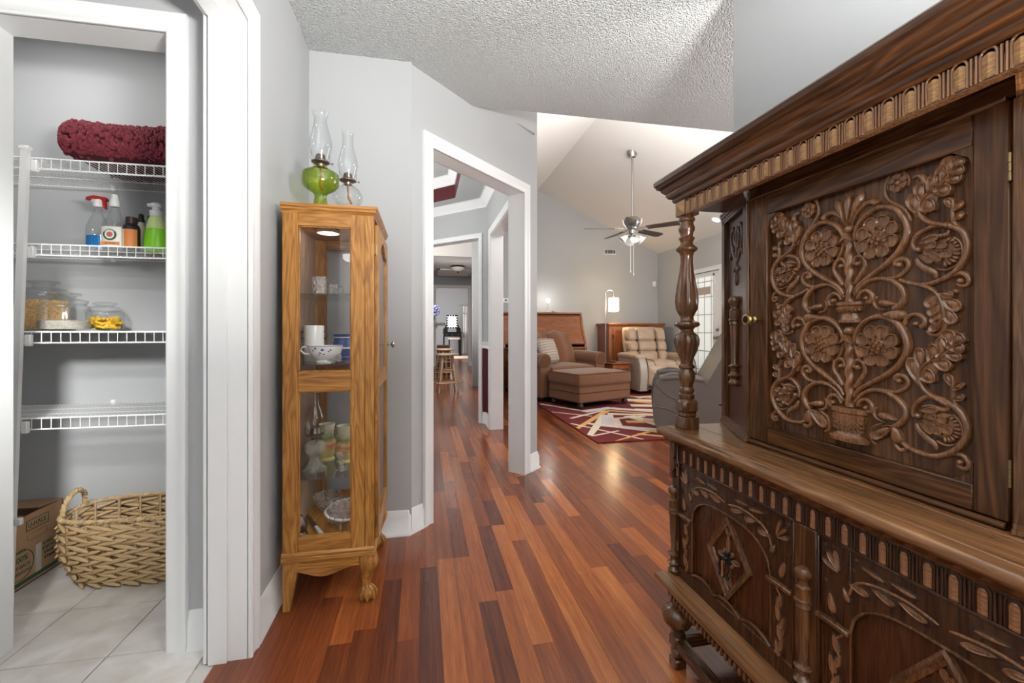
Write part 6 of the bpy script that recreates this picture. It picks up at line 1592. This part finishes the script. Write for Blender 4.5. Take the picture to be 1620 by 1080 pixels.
# roll-top desk
t = thing('rolltop_desk', 'cherry wood roll-top desk with curved sides against the back wall', 'desk', (2.13, 7.87, 0))
prof = [(8.205, 0), (8.205, 1.36), (7.86, 1.36), (7.82, 1.335), (7.79, 1.28), (7.76, 1.18), (7.72, 1.08), (7.66, .98), (7.60, .90), (7.55, .80), (7.54, .74), (7.54, 0)]
for x0, x1 in ((1.36, 1.40), (2.868, 2.908)):
    m = MB(); m.prism(prof, lambda a, b: (x0, a, b), lambda a, b: (x1, a, b)); m.build('side_panel', 'cherry_z', t)
sl = None
cur_ = crom([(7.84, 1.335), (7.805, 1.27), (7.775, 1.18), (7.735, 1.08), (7.675, .98), (7.615, .90), (7.57, .80)], 4)
for i in range(len(cur_) - 1):
    a, b = Vector((cur_[i][0], cur_[i][1])), Vector((cur_[i + 1][0], cur_[i + 1][1]))
    d = (b - a); n_ = Vector((d.y, -d.x)).normalized() * .006
    m = MB(); m.prism([tuple(a), tuple((a + b) / 2 + n_), tuple(b), tuple(b - n_ * 2), tuple(a - n_ * 2)], lambda p, q: (1.402, p, q), lambda p, q: (2.866, p, q)); m.build('tambour_slat', 'cherry_x', t, smooth=60)
MB().box(1.35, 2.918, 7.83, 8.21, 1.355, 1.385, .004).build('desk_top', 'cherry_x', t)
MB().box(1.36, 2.90, 7.52, 8.20, .72, .75, .004).build('writing_surface', 'cherry_x', t)
for x0, x1 in ((1.402, 1.85), (2.42, 2.866)):
    p = MB().box(x0, x1, 7.56, 8.19, .03, .72).build('pedestal', 'cherry_z', t)
    for k in range(3):
        MB().box(x0 + .02, x1 - .02, 7.545, 7.562, .06 + .22 * k, .26 + .22 * k, .004).build('drawer_front', 'cherry_x', p); MB().ell(((x0 + x1) / 2, 7.535, .16 + .22 * k), .016, 8, 6).build('drawer_knob', 'old_brass', p)
t = thing('desk_lamp', 'small desk lamp with bare bright bulb on top of the roll-top desk', 'lamp', (2.30, 7.98, 1.385))
MB().lathe([(0, 0), (.06, 0), (.06, .012), (.015, .02), (.008, .03)], n=16).build('lamp_base', 'nickel', t, local=True); MB().tube([(0, 0, .02), (0, 0, .20)], .006, 8).build('stem', 'nickel', t, local=True)
MB().ell((0, 0, .228), (.036, .036, .042), 14, 10).build('bulb', 'bulb', t, local=True)
point('desk_lamp_light', (2.30, 7.90, 1.66), 1.2, .04, (1, .93, .82))
for dx, h in ((.20, .035), (.42, .025)): pass
t = thing('small_dish', 'small white dish on the roll-top desk beside the bright lamp', 'dish', (2.42, 7.98, 1.385)); MB().lathe([(0, 0), (.03, 0), (.05, .03), (.045, .03), (0, .012)], n=16).build('dish_body', 'china_white', t, local=True)
# floor lamp
t = thing('floor_lamp', 'slim brushed metal floor lamp with arched neck and lit beige drum shade', 'lamp', (3.27, 7.55, 0))
MB().lathe([(0, 0), (.13, 0), (.13, .015), (.02, .025), (.012, .04)], n=24).build('lamp_base', 'nickel', t, local=True)
MB().tube([(0, 0, .03), (0, 0, 1.72), (.012, 0, 1.765), (.05, 0, 1.79), (.11, 0, 1.79), (.145, 0, 1.765), (.155, 0, 1.72), (.155, 0, 1.66)], .010, 8).build('pole', 'nickel', t, local=True)
MB().open_lathe([(.092, 1.40), (.092, 1.645)], (.155, 0, 0), 28).build('lamp_shade', 'lamp_shade', t, local=True)
m = MB(); m.tube([(.155 + .092 * math.cos(a), .092 * math.sin(a), 1.645) for a in [2 * PI * i / 24 for i in range(24)]], .003, 5, closed=True); m.tube([(.155 + .092 * math.cos(a), .092 * math.sin(a), 1.40) for a in [2 * PI * i / 24 for i in range(24)]], .003, 5, closed=True); m.build('shade_ring', 'nickel', t, local=True)
MB().ell((.155, 0, 1.58), (.03, .03, .045), 12, 8).build('bulb', 'bulb', t, local=True)
point('floor_lamp_light', (3.27 + .155, 7.55, 1.50), 8, .05, (1, .86, .66))
# armoire
t = thing('armoire', 'low cherry wood armoire with two doors behind the beige recliner', 'armoire', (3.94, 7.92, 0))
MB().box(3.385, 4.495, 7.66, 8.205, .05, 1.155, .003).build('case', 'cherry_z', t); MB().box(3.355, 4.525, 7.63, 8.21, 1.155, 1.185, .004).build('top_board', 'cherry_x', t); MB().box(3.365, 4.515, 7.64, 8.205, 0, .08, .004).build('plinth', 'cherry_x', t)
m = MB(); m.sweep([(3.385, 8.205), (3.385, 7.66), (4.495, 7.66), (4.495, 8.205)], [(0, 1.125), (.012, 1.13), (.02, 1.15), (0, 1.155)], side=-1); m.build('cornice', 'cherry_x', t)
for x0, x1 in ((3.46, 3.935), (3.945, 4.42)):
    d = MB().box(x0, x1, 7.645, 7.662, .11, 1.10, .003).build('door', 'cherry_z', t)
    m = MB(); m.box(x0, x0 + .06, 7.636, 7.646, .11, 1.10, .002); m.box(x1 - .06, x1, 7.636, 7.646, .11, 1.10, .002); m.box(x0, x1, 7.637, 7.646, 1.03, 1.10, .002); m.box(x0, x1, 7.637, 7.646, .11, .19, .002); m.build('door_frame', 'cherry_z', d)
    xk = x1 - .03 if x0 < 3.9 else x0 + .03; MB().ell((xk, 7.625, .62), .016, 8, 6).build('knob', 'old_brass', d); MB().box((x0 - .006 if x0 < 3.9 else x1 - .006), (x0 + .008 if x0 < 3.9 else x1 + .006), 7.632, 7.64, .90, .97).build('hinge', 'black_iron', d)
# end table
t = thing('end_table', 'small cherry wood end table between the wide armchair and the beige recliner', 'table', (3.12, 6.88, .013), math.radians(14))
MB().box(-.19, .19, -.24, .24, .485, .508, .006).build('table_top', 'cherry_x', t, local=True); m = MB(); m.box(-.165, .165, -.21, -.195, .41, .486); m.box(-.165, .165, .195, .21, .41, .486); m.box(-.165, -.15, -.21, .21, .41, .486); m.box(.15, .165, -.21, .21, .41, .486); m.build('apron', 'cherry_x', t, local=True)
for sx in (-1, 1):
    for sy in (-1, 1): MB().box(sx * .16 - .018, sx * .16 + .018, sy * .20 - .018, sy * .20 + .018, 0, .486, .003).build('leg', 'cherry_z', t, local=True)
MB().box(-.155, .155, -.195, .195, .15, .165, .003).build('lower_shelf', 'cherry_x', t, local=True)
t = thing('remote_control', 'dark remote control lying on the small end table', 'remote', (3.05, 6.81, .522), .6); MB().box(-.025, .025, -.08, .08, 0, .018, .006).build('remote_body', 'black_plastic', t, local=True); MB().box(-.016, .016, -.055, .055, .017, .020, .001).build('buttons', 'nickel', t, local=True)
# beige recliner
t = thing('beige_recliner', 'beige leather recliner with nailhead arms facing the rug', 'recliner', (3.90, 6.98, .024), math.radians(-3))
MB().rbox((0, .06, .20), (.33, .40, .16), .03, 8).build('base', 'beige_leather_grey', t, local=True)
MB().rbox((0, -.10, .42), (.33, .36, .095), .06, 10, bulge=(0, 0, .03)).build('seat_cushion', 'beige_leather', t, local=True)
MB().rbox((0, -.465, .29), (.33, .055, .17), .05, 8, bulge=(0, .02, 0)).build('footrest', 'beige_leather', t, local=True)
def rlean(z0): return lambda p, q: (p[0] * (1 - .06 * abs(q[2])), p[1] + .30 * (z0 + p[2] - .45), p[2])
bz = [(.56, .12), (.755, .105), (.955, .125)]
MB().rbox((0, .36, .72), (.36, .06, .37), .05, 8, fn=rlean(.72)).build('back_shell', 'beige_leather_grey', t, local=True)
for i, (z, h) in enumerate(bz):
    MB().rbox((0, .20, z), (.19, .085, h - .004), .06, 10, bulge=(0, .012, 0), fn=rlean(z)).build('back_pad', 'beige_leather', t, local=True)
    for sx in (-1, 1): MB().rbox((sx * .272, .20 - .015, z), (.095, .095, h - .006), .06, 10, bulge=(0, .012, 0), fn=rlean(z)).build('back_wing', 'beige_leather', t, local=True)
m = MB()
for sx in (-1, 1): m.tube([(sx * .172, .105 + .30 * (z - .45) - (.012 if 0.5 < z < 1.0 else 0), z) for z in (.46, .55, .66, .75, .85, .95, 1.04)], .006, 6); m.tube([(sx * .19, -.52, .15), (sx * .19, -.535, .29), (sx * .19, -.50, .44), (sx * .19, -.40, .535), (sx * .19, -.1, .545)], .006, 6)
m.build('seams', 'leather_seam', t, local=True)
for sx in (-1, 1):
    m = MB(); pr = [(-.50, .05), (-.53, .20), (-.535, .35), (-.51, .48), (-.45, .565), (-.36, .595), (-.10, .585), (.20, .575), (.34, .56), (.36, .05)]
    xa, xb = sx * .335, sx * .495
    m.prism(pr, lambda a, b: (xa, a, b), lambda a, b: (xb, a, b)); a_ = m.build('arm', 'beige_leather_grey', t, local=True, smooth=50)
    m = MB(); m.rbox((sx * .415, -.02, .585), (.092, .42, .05), .045, 8); m.build('arm_pad', 'beige_leather', a_, local=True)
    m = MB()
    for xx in (xa + sx * .012, xb - sx * .012):
        c_ = crom([(-.505, .06), (-.535, .20), (-.540, .35), (-.517, .48), (-.455, .572)], 6)
        for q in c_: m.ell((xx, q[0], q[1]), .0095, 6, 4)
    stuff(m.build('nailheads', 'nail', a_, local=True))
for sx in (-1, 1):
    for y in (-.38, .30): MB().lathe([(.025, 0), (.03, .05)], (sx * .40, y, 0), 12).build('foot', 'dark_wood', t, local=True)
# grey leather chair, near side
t = thing('grey_recliner', 'grey taupe leather recliner seen from its side behind the turned post', 'recliner', (2.245, 4.0, 0))
def side_panel(y0, y1):
    pr = crom([(2.30, .03), (2.245, .12), (2.235, .30), (2.25, .45), (2.31, .555), (2.42, .605), (2.55, .585), (2.66, .53), (2.75, .46)], 4)
    pr = [(p[0], p[1]) for p in pr] + [(2.84, .31), (3.20, .31), (3.22, .03)]
    m = MB(); m.prism(pr, lambda a, b: (a, y0, b + .0), lambda a, b: (a, y1, b)); return m.build('arm', 'grey_leather', t, smooth=50)
for y0, y1 in ((3.985, 4.14), (4.70, 4.855)):
    a_ = side_panel(y0, y1); m = MB()
    yy = y0 - .004 if y0 < 4.2 else y1 + .004
    m.tube([(2.262, yy + .003, .53), (2.29, yy, .47), (2.36, yy, .40), (2.46, yy, .355), (2.56, yy, .335)], .0045, 6); m.tube([(2.245, yy + .002, .275), (2.35, yy, .265), (2.46, yy, .23), (2.56, yy, .20)], .003, 6)
    m.build('arm_seams', 'grey_seam', a_)
    m = MB(); m.rbox((2.50, (y0 + y1) / 2, .565), (.21, (y1 - y0) / 2 + .008, .035), .034, 8, fn=lambda p, q: (p[0], p[1], p[2] - .10 * max(0, p[0]) - .16 * max(0, -p[0] - .08))); m.build('arm_pad', 'grey_leather', a_)
MB().rbox((2.62, 4.42, .38), (.34, .275, .10), .06, 8, bulge=(0, 0, .02)).build('seat_cushion', 'grey_leather', t)
m = MB(); pr = [(2.70, .455), (2.80, .325), (3.06, .325), (3.14, .36), (3.34, .98), (3.32, 1.05), (3.24, 1.09), (3.12, 1.08), (3.02, 1.03), (2.96, .95)]
m.prism(pr, lambda a, b: (a, 4.00, b), lambda a, b: (a, 4.84, b)); m.build('back_rest', 'grey_leather', t, smooth=50)
m = MB()
for yy in (3.998, 4.842): m.tube([(2.70, yy, .455), (2.96, yy, .95), (3.02, yy, 1.03), (3.12, yy, 1.08)], .005, 6)
stuff(m.build('back_piping', 'grey_seam', t))
MB().box(2.34, 3.16, 4.05, 4.80, .0, .05).build('base', 'black_plastic', t); t.location.z = .024; t.rotation_euler.z = math.radians(-28)
# ceiling fan
fx, fy, fz = 2.79, 5.55, 2.40
t = thing('ceiling_fan', 'brushed nickel ceiling fan with dark blades and frosted lamp shades', 'fan', (fx, fy, fz))
zc = RZ - KV * (fx - RX)
MB().lathe([(0, .02), (.072, .02), (.066, -.02), (.045, -.062), (.02, -.07)], (0, 0, zc - fz), 24).build('canopy', 'nickel', t, local=True)
MB().tube([(0, 0, zc - fz - .06), (0, 0, .16)], .013, 10).build('down_rod', 'nickel', t, local=True)
MB().lathe([(.03, .20), (.085, .185), (.105, .16), (.112, .13), (.100, .085), (.075, .05), (.07, .03), (.045, .02), (.045, -.03), (.06, -.04), (.05, -.06), (0, -.065)], n=28).build('motor_housing', 'nickel', t, local=True)
bl = None
for i, a in enumerate((-118.7, -46.7, 25.3, 97.3, 169.3)):
    Mb = Matrix.Rotation(math.radians(a), 4, 'Z')
    if bl is None:
        Mp = Matrix.Rotation(math.radians(-12), 4, 'X')
        m = MB(); m.prism([(.20, -.055), (.60, -.068), (.655, -.045), (.66, .0), (.655, .045), (.60, .068), (.20, .055)], lambda p, q: tuple(Mp @ Vector((p, q, .030))), lambda p, q: tuple(Mp @ Vector((p, q, .036)))); bl = m.build('blade', 'blade', t, local=True); bl.matrix_local = Mb
        m = MB(); m.box(.05, .24, -.014, .014, .030, .042, .003); m.box(.19, .25, -.04, .04, .036, .044, .003, M=Mp); ir = m.build('blade_iron', 'nickel', t, local=True); ir.matrix_local = Mb
    else: inst(bl, t, Mb); inst(ir, t, Mb)
for i in range(5):
    a = 2 * PI * i / 5 + .5; ca, sa = math.cos(a), math.sin(a)
    m = MB(); m.tube([(.075 * ca, .075 * sa, .05), (.105 * ca, .105 * sa, .075), (.125 * ca, .125 * sa, .115), (.130 * ca, .130 * sa, .16)], [.008, .007, .006, .005], 6); m.build('scroll_arm', 'nickel', t, local=True)
for i in range(4):
    a = 2 * PI * i / 4 - 1.75; Ml = Matrix.Rotation(a, 4, 'Z') @ Matrix.Translation((.05, 0, -.045)) @ Matrix.Rotation(math.radians(-48), 4, 'Y')
    lk = MB().lathe([(.018, .0), (.020, -.03), (.014, -.04)], n=12, M=Ml).build('lamp_holder', 'nickel', t, local=True)
    MB().open_lathe([(.020, -.030), (.030, -.045), (.040, -.075), (.052, -.105), (.066, -.125)], n=20, M=Ml).build('lamp_shade', 'frost', lk, local=True)
for dx, L_ in ((-.022, .46), (.022, .50)):
    m = MB(); m.tube([(dx, 0, -.06), (dx, 0, -.06 - L_)], .0022, 5); m.lathe([(0, 0), (.006, .01), (.004, .04), (0, .045)], (dx, 0, -.105 - L_), 10); m.build('pull_chain', 'white_plastic', t, local=True)
# vent, sensor, recessed lamp
t = thing('air_vent', 'white air vent grille high on the living room back wall', 'vent', (3.655, 8.23, 2.62))
MB().box(3.53, 3.78, 8.218, 8.23, 2.565, 2.675, .003).build('vent_frame', 'white_trim', t)
for xa, xb in ((3.545, 3.59), (3.605, 3.71), (3.725, 3.765)): MB().box(xa, xb, 8.212, 8.219, 2.582, 2.658).build('louvre_field', 'vent_dark', t)
m = MB()
for k in range(5): m.box(3.545, 3.765, 8.209, 8.213, 2.588 + k * .016, 2.593 + k * .016)
m.build('louvres', 'nickel', t)
t = thing('motion_sensor', 'small white motion sensor in the corner of the living room walls', 'sensor', (4.60, 8.19, 1.99)); MB().box(-.035, .035, -.035, .035, -.06, .06, .015).build('sensor_body', 'white_plastic', t, local=True); MB().ell((0, -.03, -.01), (.022, .012, .03), 10, 6).build('lens', 'frost', t, local=True)
lx, ly = 4.409, 6.000; lz = RZ - KV * (lx - RX)
t = thing('recessed_light', 'bright recessed light in the sloped living room ceiling above the cupboard edge', 'light', (lx, ly, lz)); Mt = Matrix.Rotation(math.atan(KV), 4, 'Y')
MB().open_lathe([(.055, -.004), (.080, -.006), (.085, 0)], n=24, M=Mt).build('trim_ring', 'white_trim', t, local=True); MB().lathe([(0, -.003), (.055, -.003)], n=24, M=Mt).build('lamp_face', 'can_lamp', t, local=True)

# ================================================================ THROUGH THE DOORWAY
t = thing('thermostat', 'small white thermostat seen through the dining room side opening', 'thermostat', (1.54, 8.22, 1.62)); MB().box(-.06, .06, -.012, .01, -.045, .045, .004).build('thermostat_body', 'white_plastic', t, local=True); MB().box(-.025, .015, -.0135, -.011, -.018, .022).build('screen', 'black_plastic', t, local=True)
def stool(label, x, y, rz):
    t = thing('bar_stool', label, 'stool', (x, y, 0), rz, 'wooden stools at the kitchen counter')
    MB().lathe([(0, .618), (.17, .618), (.20, .628), (.205, .642), (.19, .656), (.10, .652), (0, .648)], n=28).build('seat', 'stool_wood', t, local=True)
    pts = []
    for i in range(4):
        a = PI / 4 + i * PI / 2; ca, sa = math.cos(a), math.sin(a)
        MB().tube([(.11 * ca, .11 * sa, .622), (.15 * ca, .15 * sa, .40), (.185 * ca, .185 * sa, .20), (.225 * ca, .225 * sa, 0)], [.018, .021, .018, .014], 9).build('leg', 'stool_wood', t, local=True)
    for i in range(4):
        a, b = PI / 4 + i * PI / 2, PI / 4 + (i + 1) * PI / 2; z = .44 if i % 2 else .38; r = .143 if i % 2 else .153
        MB().tube([(r * math.cos(a), r * math.sin(a), z), (r * math.cos(b), r * math.sin(b), z)], .009, 7).build('rung', 'stool_wood', t, local=True)
        z -= .20; r += .034
        MB().tube([(r * math.cos(a), r * math.sin(a), z), (r * math.cos(b), r * math.sin(b), z)], .009, 7).build('rung', 'stool_wood', t, local=True)
    m = MB(); m.tube([(.235 * math.cos(a), .235 * math.sin(a), .165) for a in [2 * PI * i / 36 for i in range(36)]], .011, 8, closed=True); m.build('foot_ring', 'stool_wood', t, local=True)
stool('round wooden bar stool with foot ring, nearest one through the doorway', .40, 7.62, .1)
stool('wooden bar stool standing behind the nearest one at the counter', .44, 9.55, .5)
t = thing('kitchen_counter', 'kitchen peninsula with dark counter slab and white base', 'counter', (-.5, 8.0, 0))
MB().box(-1.5, .345, 7.25, 7.75, 1.135, 1.175, .006).build('counter_slab', 'counter_dark', t); MB().box(-1.5, .10, 7.35, 7.70, 0, 1.135, .004).build('base_panel', 'white_trim', t)
m = MB(); m.prism([(.10, 1.135), (.24, 1.135), (.20, 1.06), (.13, .95), (.10, .80)], lambda a, b: (a, 7.45, b), lambda a, b: (a, 7.50, b)); m.build('bracket', 'white_trim', t)
t = thing('flower_bouquet', 'lavender hydrangea bouquet in a vase on the dark counter', 'flowers', (.17, 7.45, 1.175))
MB().open_lathe([(0, .003), (.035, .003), (.04, .0), (.045, .05), (.03, .09), (.035, .11)], n=18).build('vase', 'clear_glass', t, local=True)
m = MB(); r4 = random.Random(4)
for c in ((0, 0, .19, .085), (-.10, .02, .17, .08), (.03, .05, .24, .06)):
    for i in range(60):
        v = Vector((r4.gauss(0, 1), r4.gauss(0, 1), r4.gauss(0, 1))).normalized() * c[3]; m.ell((c[0] + v.x, c[1] + v.y, c[2] + v.z * .85), (.018, .018, .013), 6, 4)
stuff(m.build('petals', 'petal', t, local=True))
m = MB()
for i in range(5): m.tube([(0, 0, .01), (.02 * math.cos(i * 1.3), .02 * math.sin(i * 1.3), .12), (.06 * math.cos(i * 1.3), .06 * math.sin(i * 1.3), .2)], .004, 5)
m.build('stems', 'leaf_green', t, local=True)
t = thing('leather_bench', 'brown leather storage bench beyond the stools in the far hall', 'bench', (.46, 10.6, 0))
MB().rbox((.46, 10.6, .60), (.15, .12, .10), .02, 6).build('back_cushion', 'brown_leather', t); MB().rbox((.46, 10.58, .25), (.16, .2, .25), .02, 6).build('seat_base', 'brown_leather', t)
# flush ceiling light and attic hatch in the hall
t = thing('flush_ceiling_light', 'bronze and alabaster flush ceiling light in the far hall', 'light', (.83, 10.9, 2.64)); MB().lathe([(0, 0), (.16, 0), (.19, -.03), (.185, -.045)], n=28).build('pan', 'bronze', t, local=True); MB().lathe([(.18, -.045), (.15, -.09), (.09, -.125), (.03, -.14), (0, -.14)], n=28).build('glass_bowl', 'alabaster', t, local=True); MB().lathe([(.02, -.138), (.025, -.15), (.01, -.175), (0, -.178)], n=14).build('finial', 'bronze', t, local=True)
h = MB().box(.42, 1.20, 11.5, 12.6, 2.615, 2.636, .004); t = thing('attic_hatch', 'white attic hatch panel with trim in the far hall ceiling', 'hatch', (.81, 12.05, 2.63)); h.build('hatch_panel', 'white_trim', t)
m = MB(); m.box(.36, .42, 11.44, 12.66, 2.605, 2.636, .003); m.box(1.20, 1.26, 11.44, 12.66, 2.605, 2.636, .003); m.box(.36, 1.26, 11.44, 11.5, 2.605, 2.636, .003); m.box(.36, 1.26, 12.6, 12.66, 2.605, 2.636, .003); m.build('hatch_trim', 'white_trim', t)
# bedroom
vx, vy = 1.19, 18.7
t = thing('vanity_table', 'black vanity table with a lit square mirror in the far bedroom', 'vanity', (vx, vy, 0))
MB().box(vx - .40, vx + .40, vy - .22, vy + .22, .94, .98, .006).build('table_top', 'black_lacquer', t)
b_ = MB().box(vx - .37, vx + .37, vy - .20, vy + .20, .78, .94).build('drawer_case', 'black_lacquer', t)
for dx in (-.24, 0, .24): MB().ell((vx + dx, vy - .215, .86), .018, 8, 6).build('drawer_knob', 'nickel', b_)
for sx in (-1, 1):
    for sy in (-1, 1): MB().box(vx + sx * .35 - .025, vx + sx * .35 + .025, vy + sy * .17 - .025, vy + sy * .17 + .025, 0, .80, .004).build('leg', 'black_lacquer', t)
fr = MB().box(vx - .24, vx + .24, vy + .10, vy + .14, 1.12, 1.70, .01).build('mirror_frame', 'black_lacquer', t)
MB().box(vx - .17, vx + .17, vy + .09, vy + .102, 1.19, 1.63).build('mirror_glass', 'mirror_lit', fr)
m = MB()
for k in range(5):
    for sx in (-1, 1): m.ell((vx + sx * .205, vy + .095, 1.20 + k * .105), .022, 8, 6)
for k in range(1, 4):
    for z in (1.15, 1.665): m.ell((vx - .205 + k * .1025, vy + .095, z), .022, 8, 6)
m.build('mirror_bulbs', 'mirror_lit', fr)
m = MB()
for sx in (-1, 1): m.prism([(vx + sx * .37, .98), (vx + sx * .38, 1.10), (vx + sx * .30, 1.18), (vx + sx * .25, 1.34), (vx + sx * .18, 1.34), (vx + sx * .18, .98)], lambda a, b: (a, vy + .10, b), lambda a, b: (a, vy + .14, b))
m.build('mirror_brackets', 'black_lacquer', t)
t = thing('vanity_stool', 'small black vanity stool with pale cushion in the far bedroom', 'stool', (vx + .05, vy - .45, 0)); MB().rbox((0, 0, .70), (.24, .16, .035), .03, 6).build('cushion', 'fur', t, local=True)
for sx in (-1, 1):
    for sy in (-1, 1): MB().box(sx * .20 - .02, sx * .20 + .02, sy * .12 - .02, sy * .12 + .02, 0, .68, .003).build('leg', 'black_lacquer', t, local=True)
t = thing('bedside_rug', 'pale fur rug on the wood floor of the far bedroom', 'rug', (1.5, 17.0, 0)); MB().rbox((1.6, 16.9, .012), (.75, .8, .012), .01, 6).build('rug_pile', 'fur', t)
t = thing('curtain', 'pale hanging curtain at the right edge of the far bedroom doorway', 'curtain', (1.85, 19.0, 0))
m = MB(); n = 40; vs = [(1.65 + .5 * i / n, 18.9 + .04 * math.sin(i * 1.25), z) for z in (.05, 2.1) for i in range(n + 1)]; m.add(vs, [(i, i + 1, n + 2 + i, n + 1 + i) for i in range(n)]); m.build('curtain_cloth', 'curtain', t); MB().tube([(1.5, 18.9, 2.12), (2.3, 18.9, 2.12)], .015, 8).build('curtain_rod', 'nickel', t)
t = thing('coat_stand', 'thin metal stand with curled hooks beside the vanity', 'stand', (1.70, 18.2, 0)); MB().tube([(0, 0, 0), (0, 0, 1.75)], .012, 8).build('pole', 'nickel', t, local=True); m = MB()
for a in (0, 2.1, 4.2): m.tube([(0, 0, 1.70), (.12 * math.cos(a), .12 * math.sin(a), 1.78), (.18 * math.cos(a), .18 * math.sin(a), 1.72)], .008, 6)
m.build('hooks', 'nickel', t, local=True); MB().lathe([(0, 0), (.15, 0), (.15, .02), (.02, .03)], n=18).build('foot_plate', 'nickel', t, local=True)
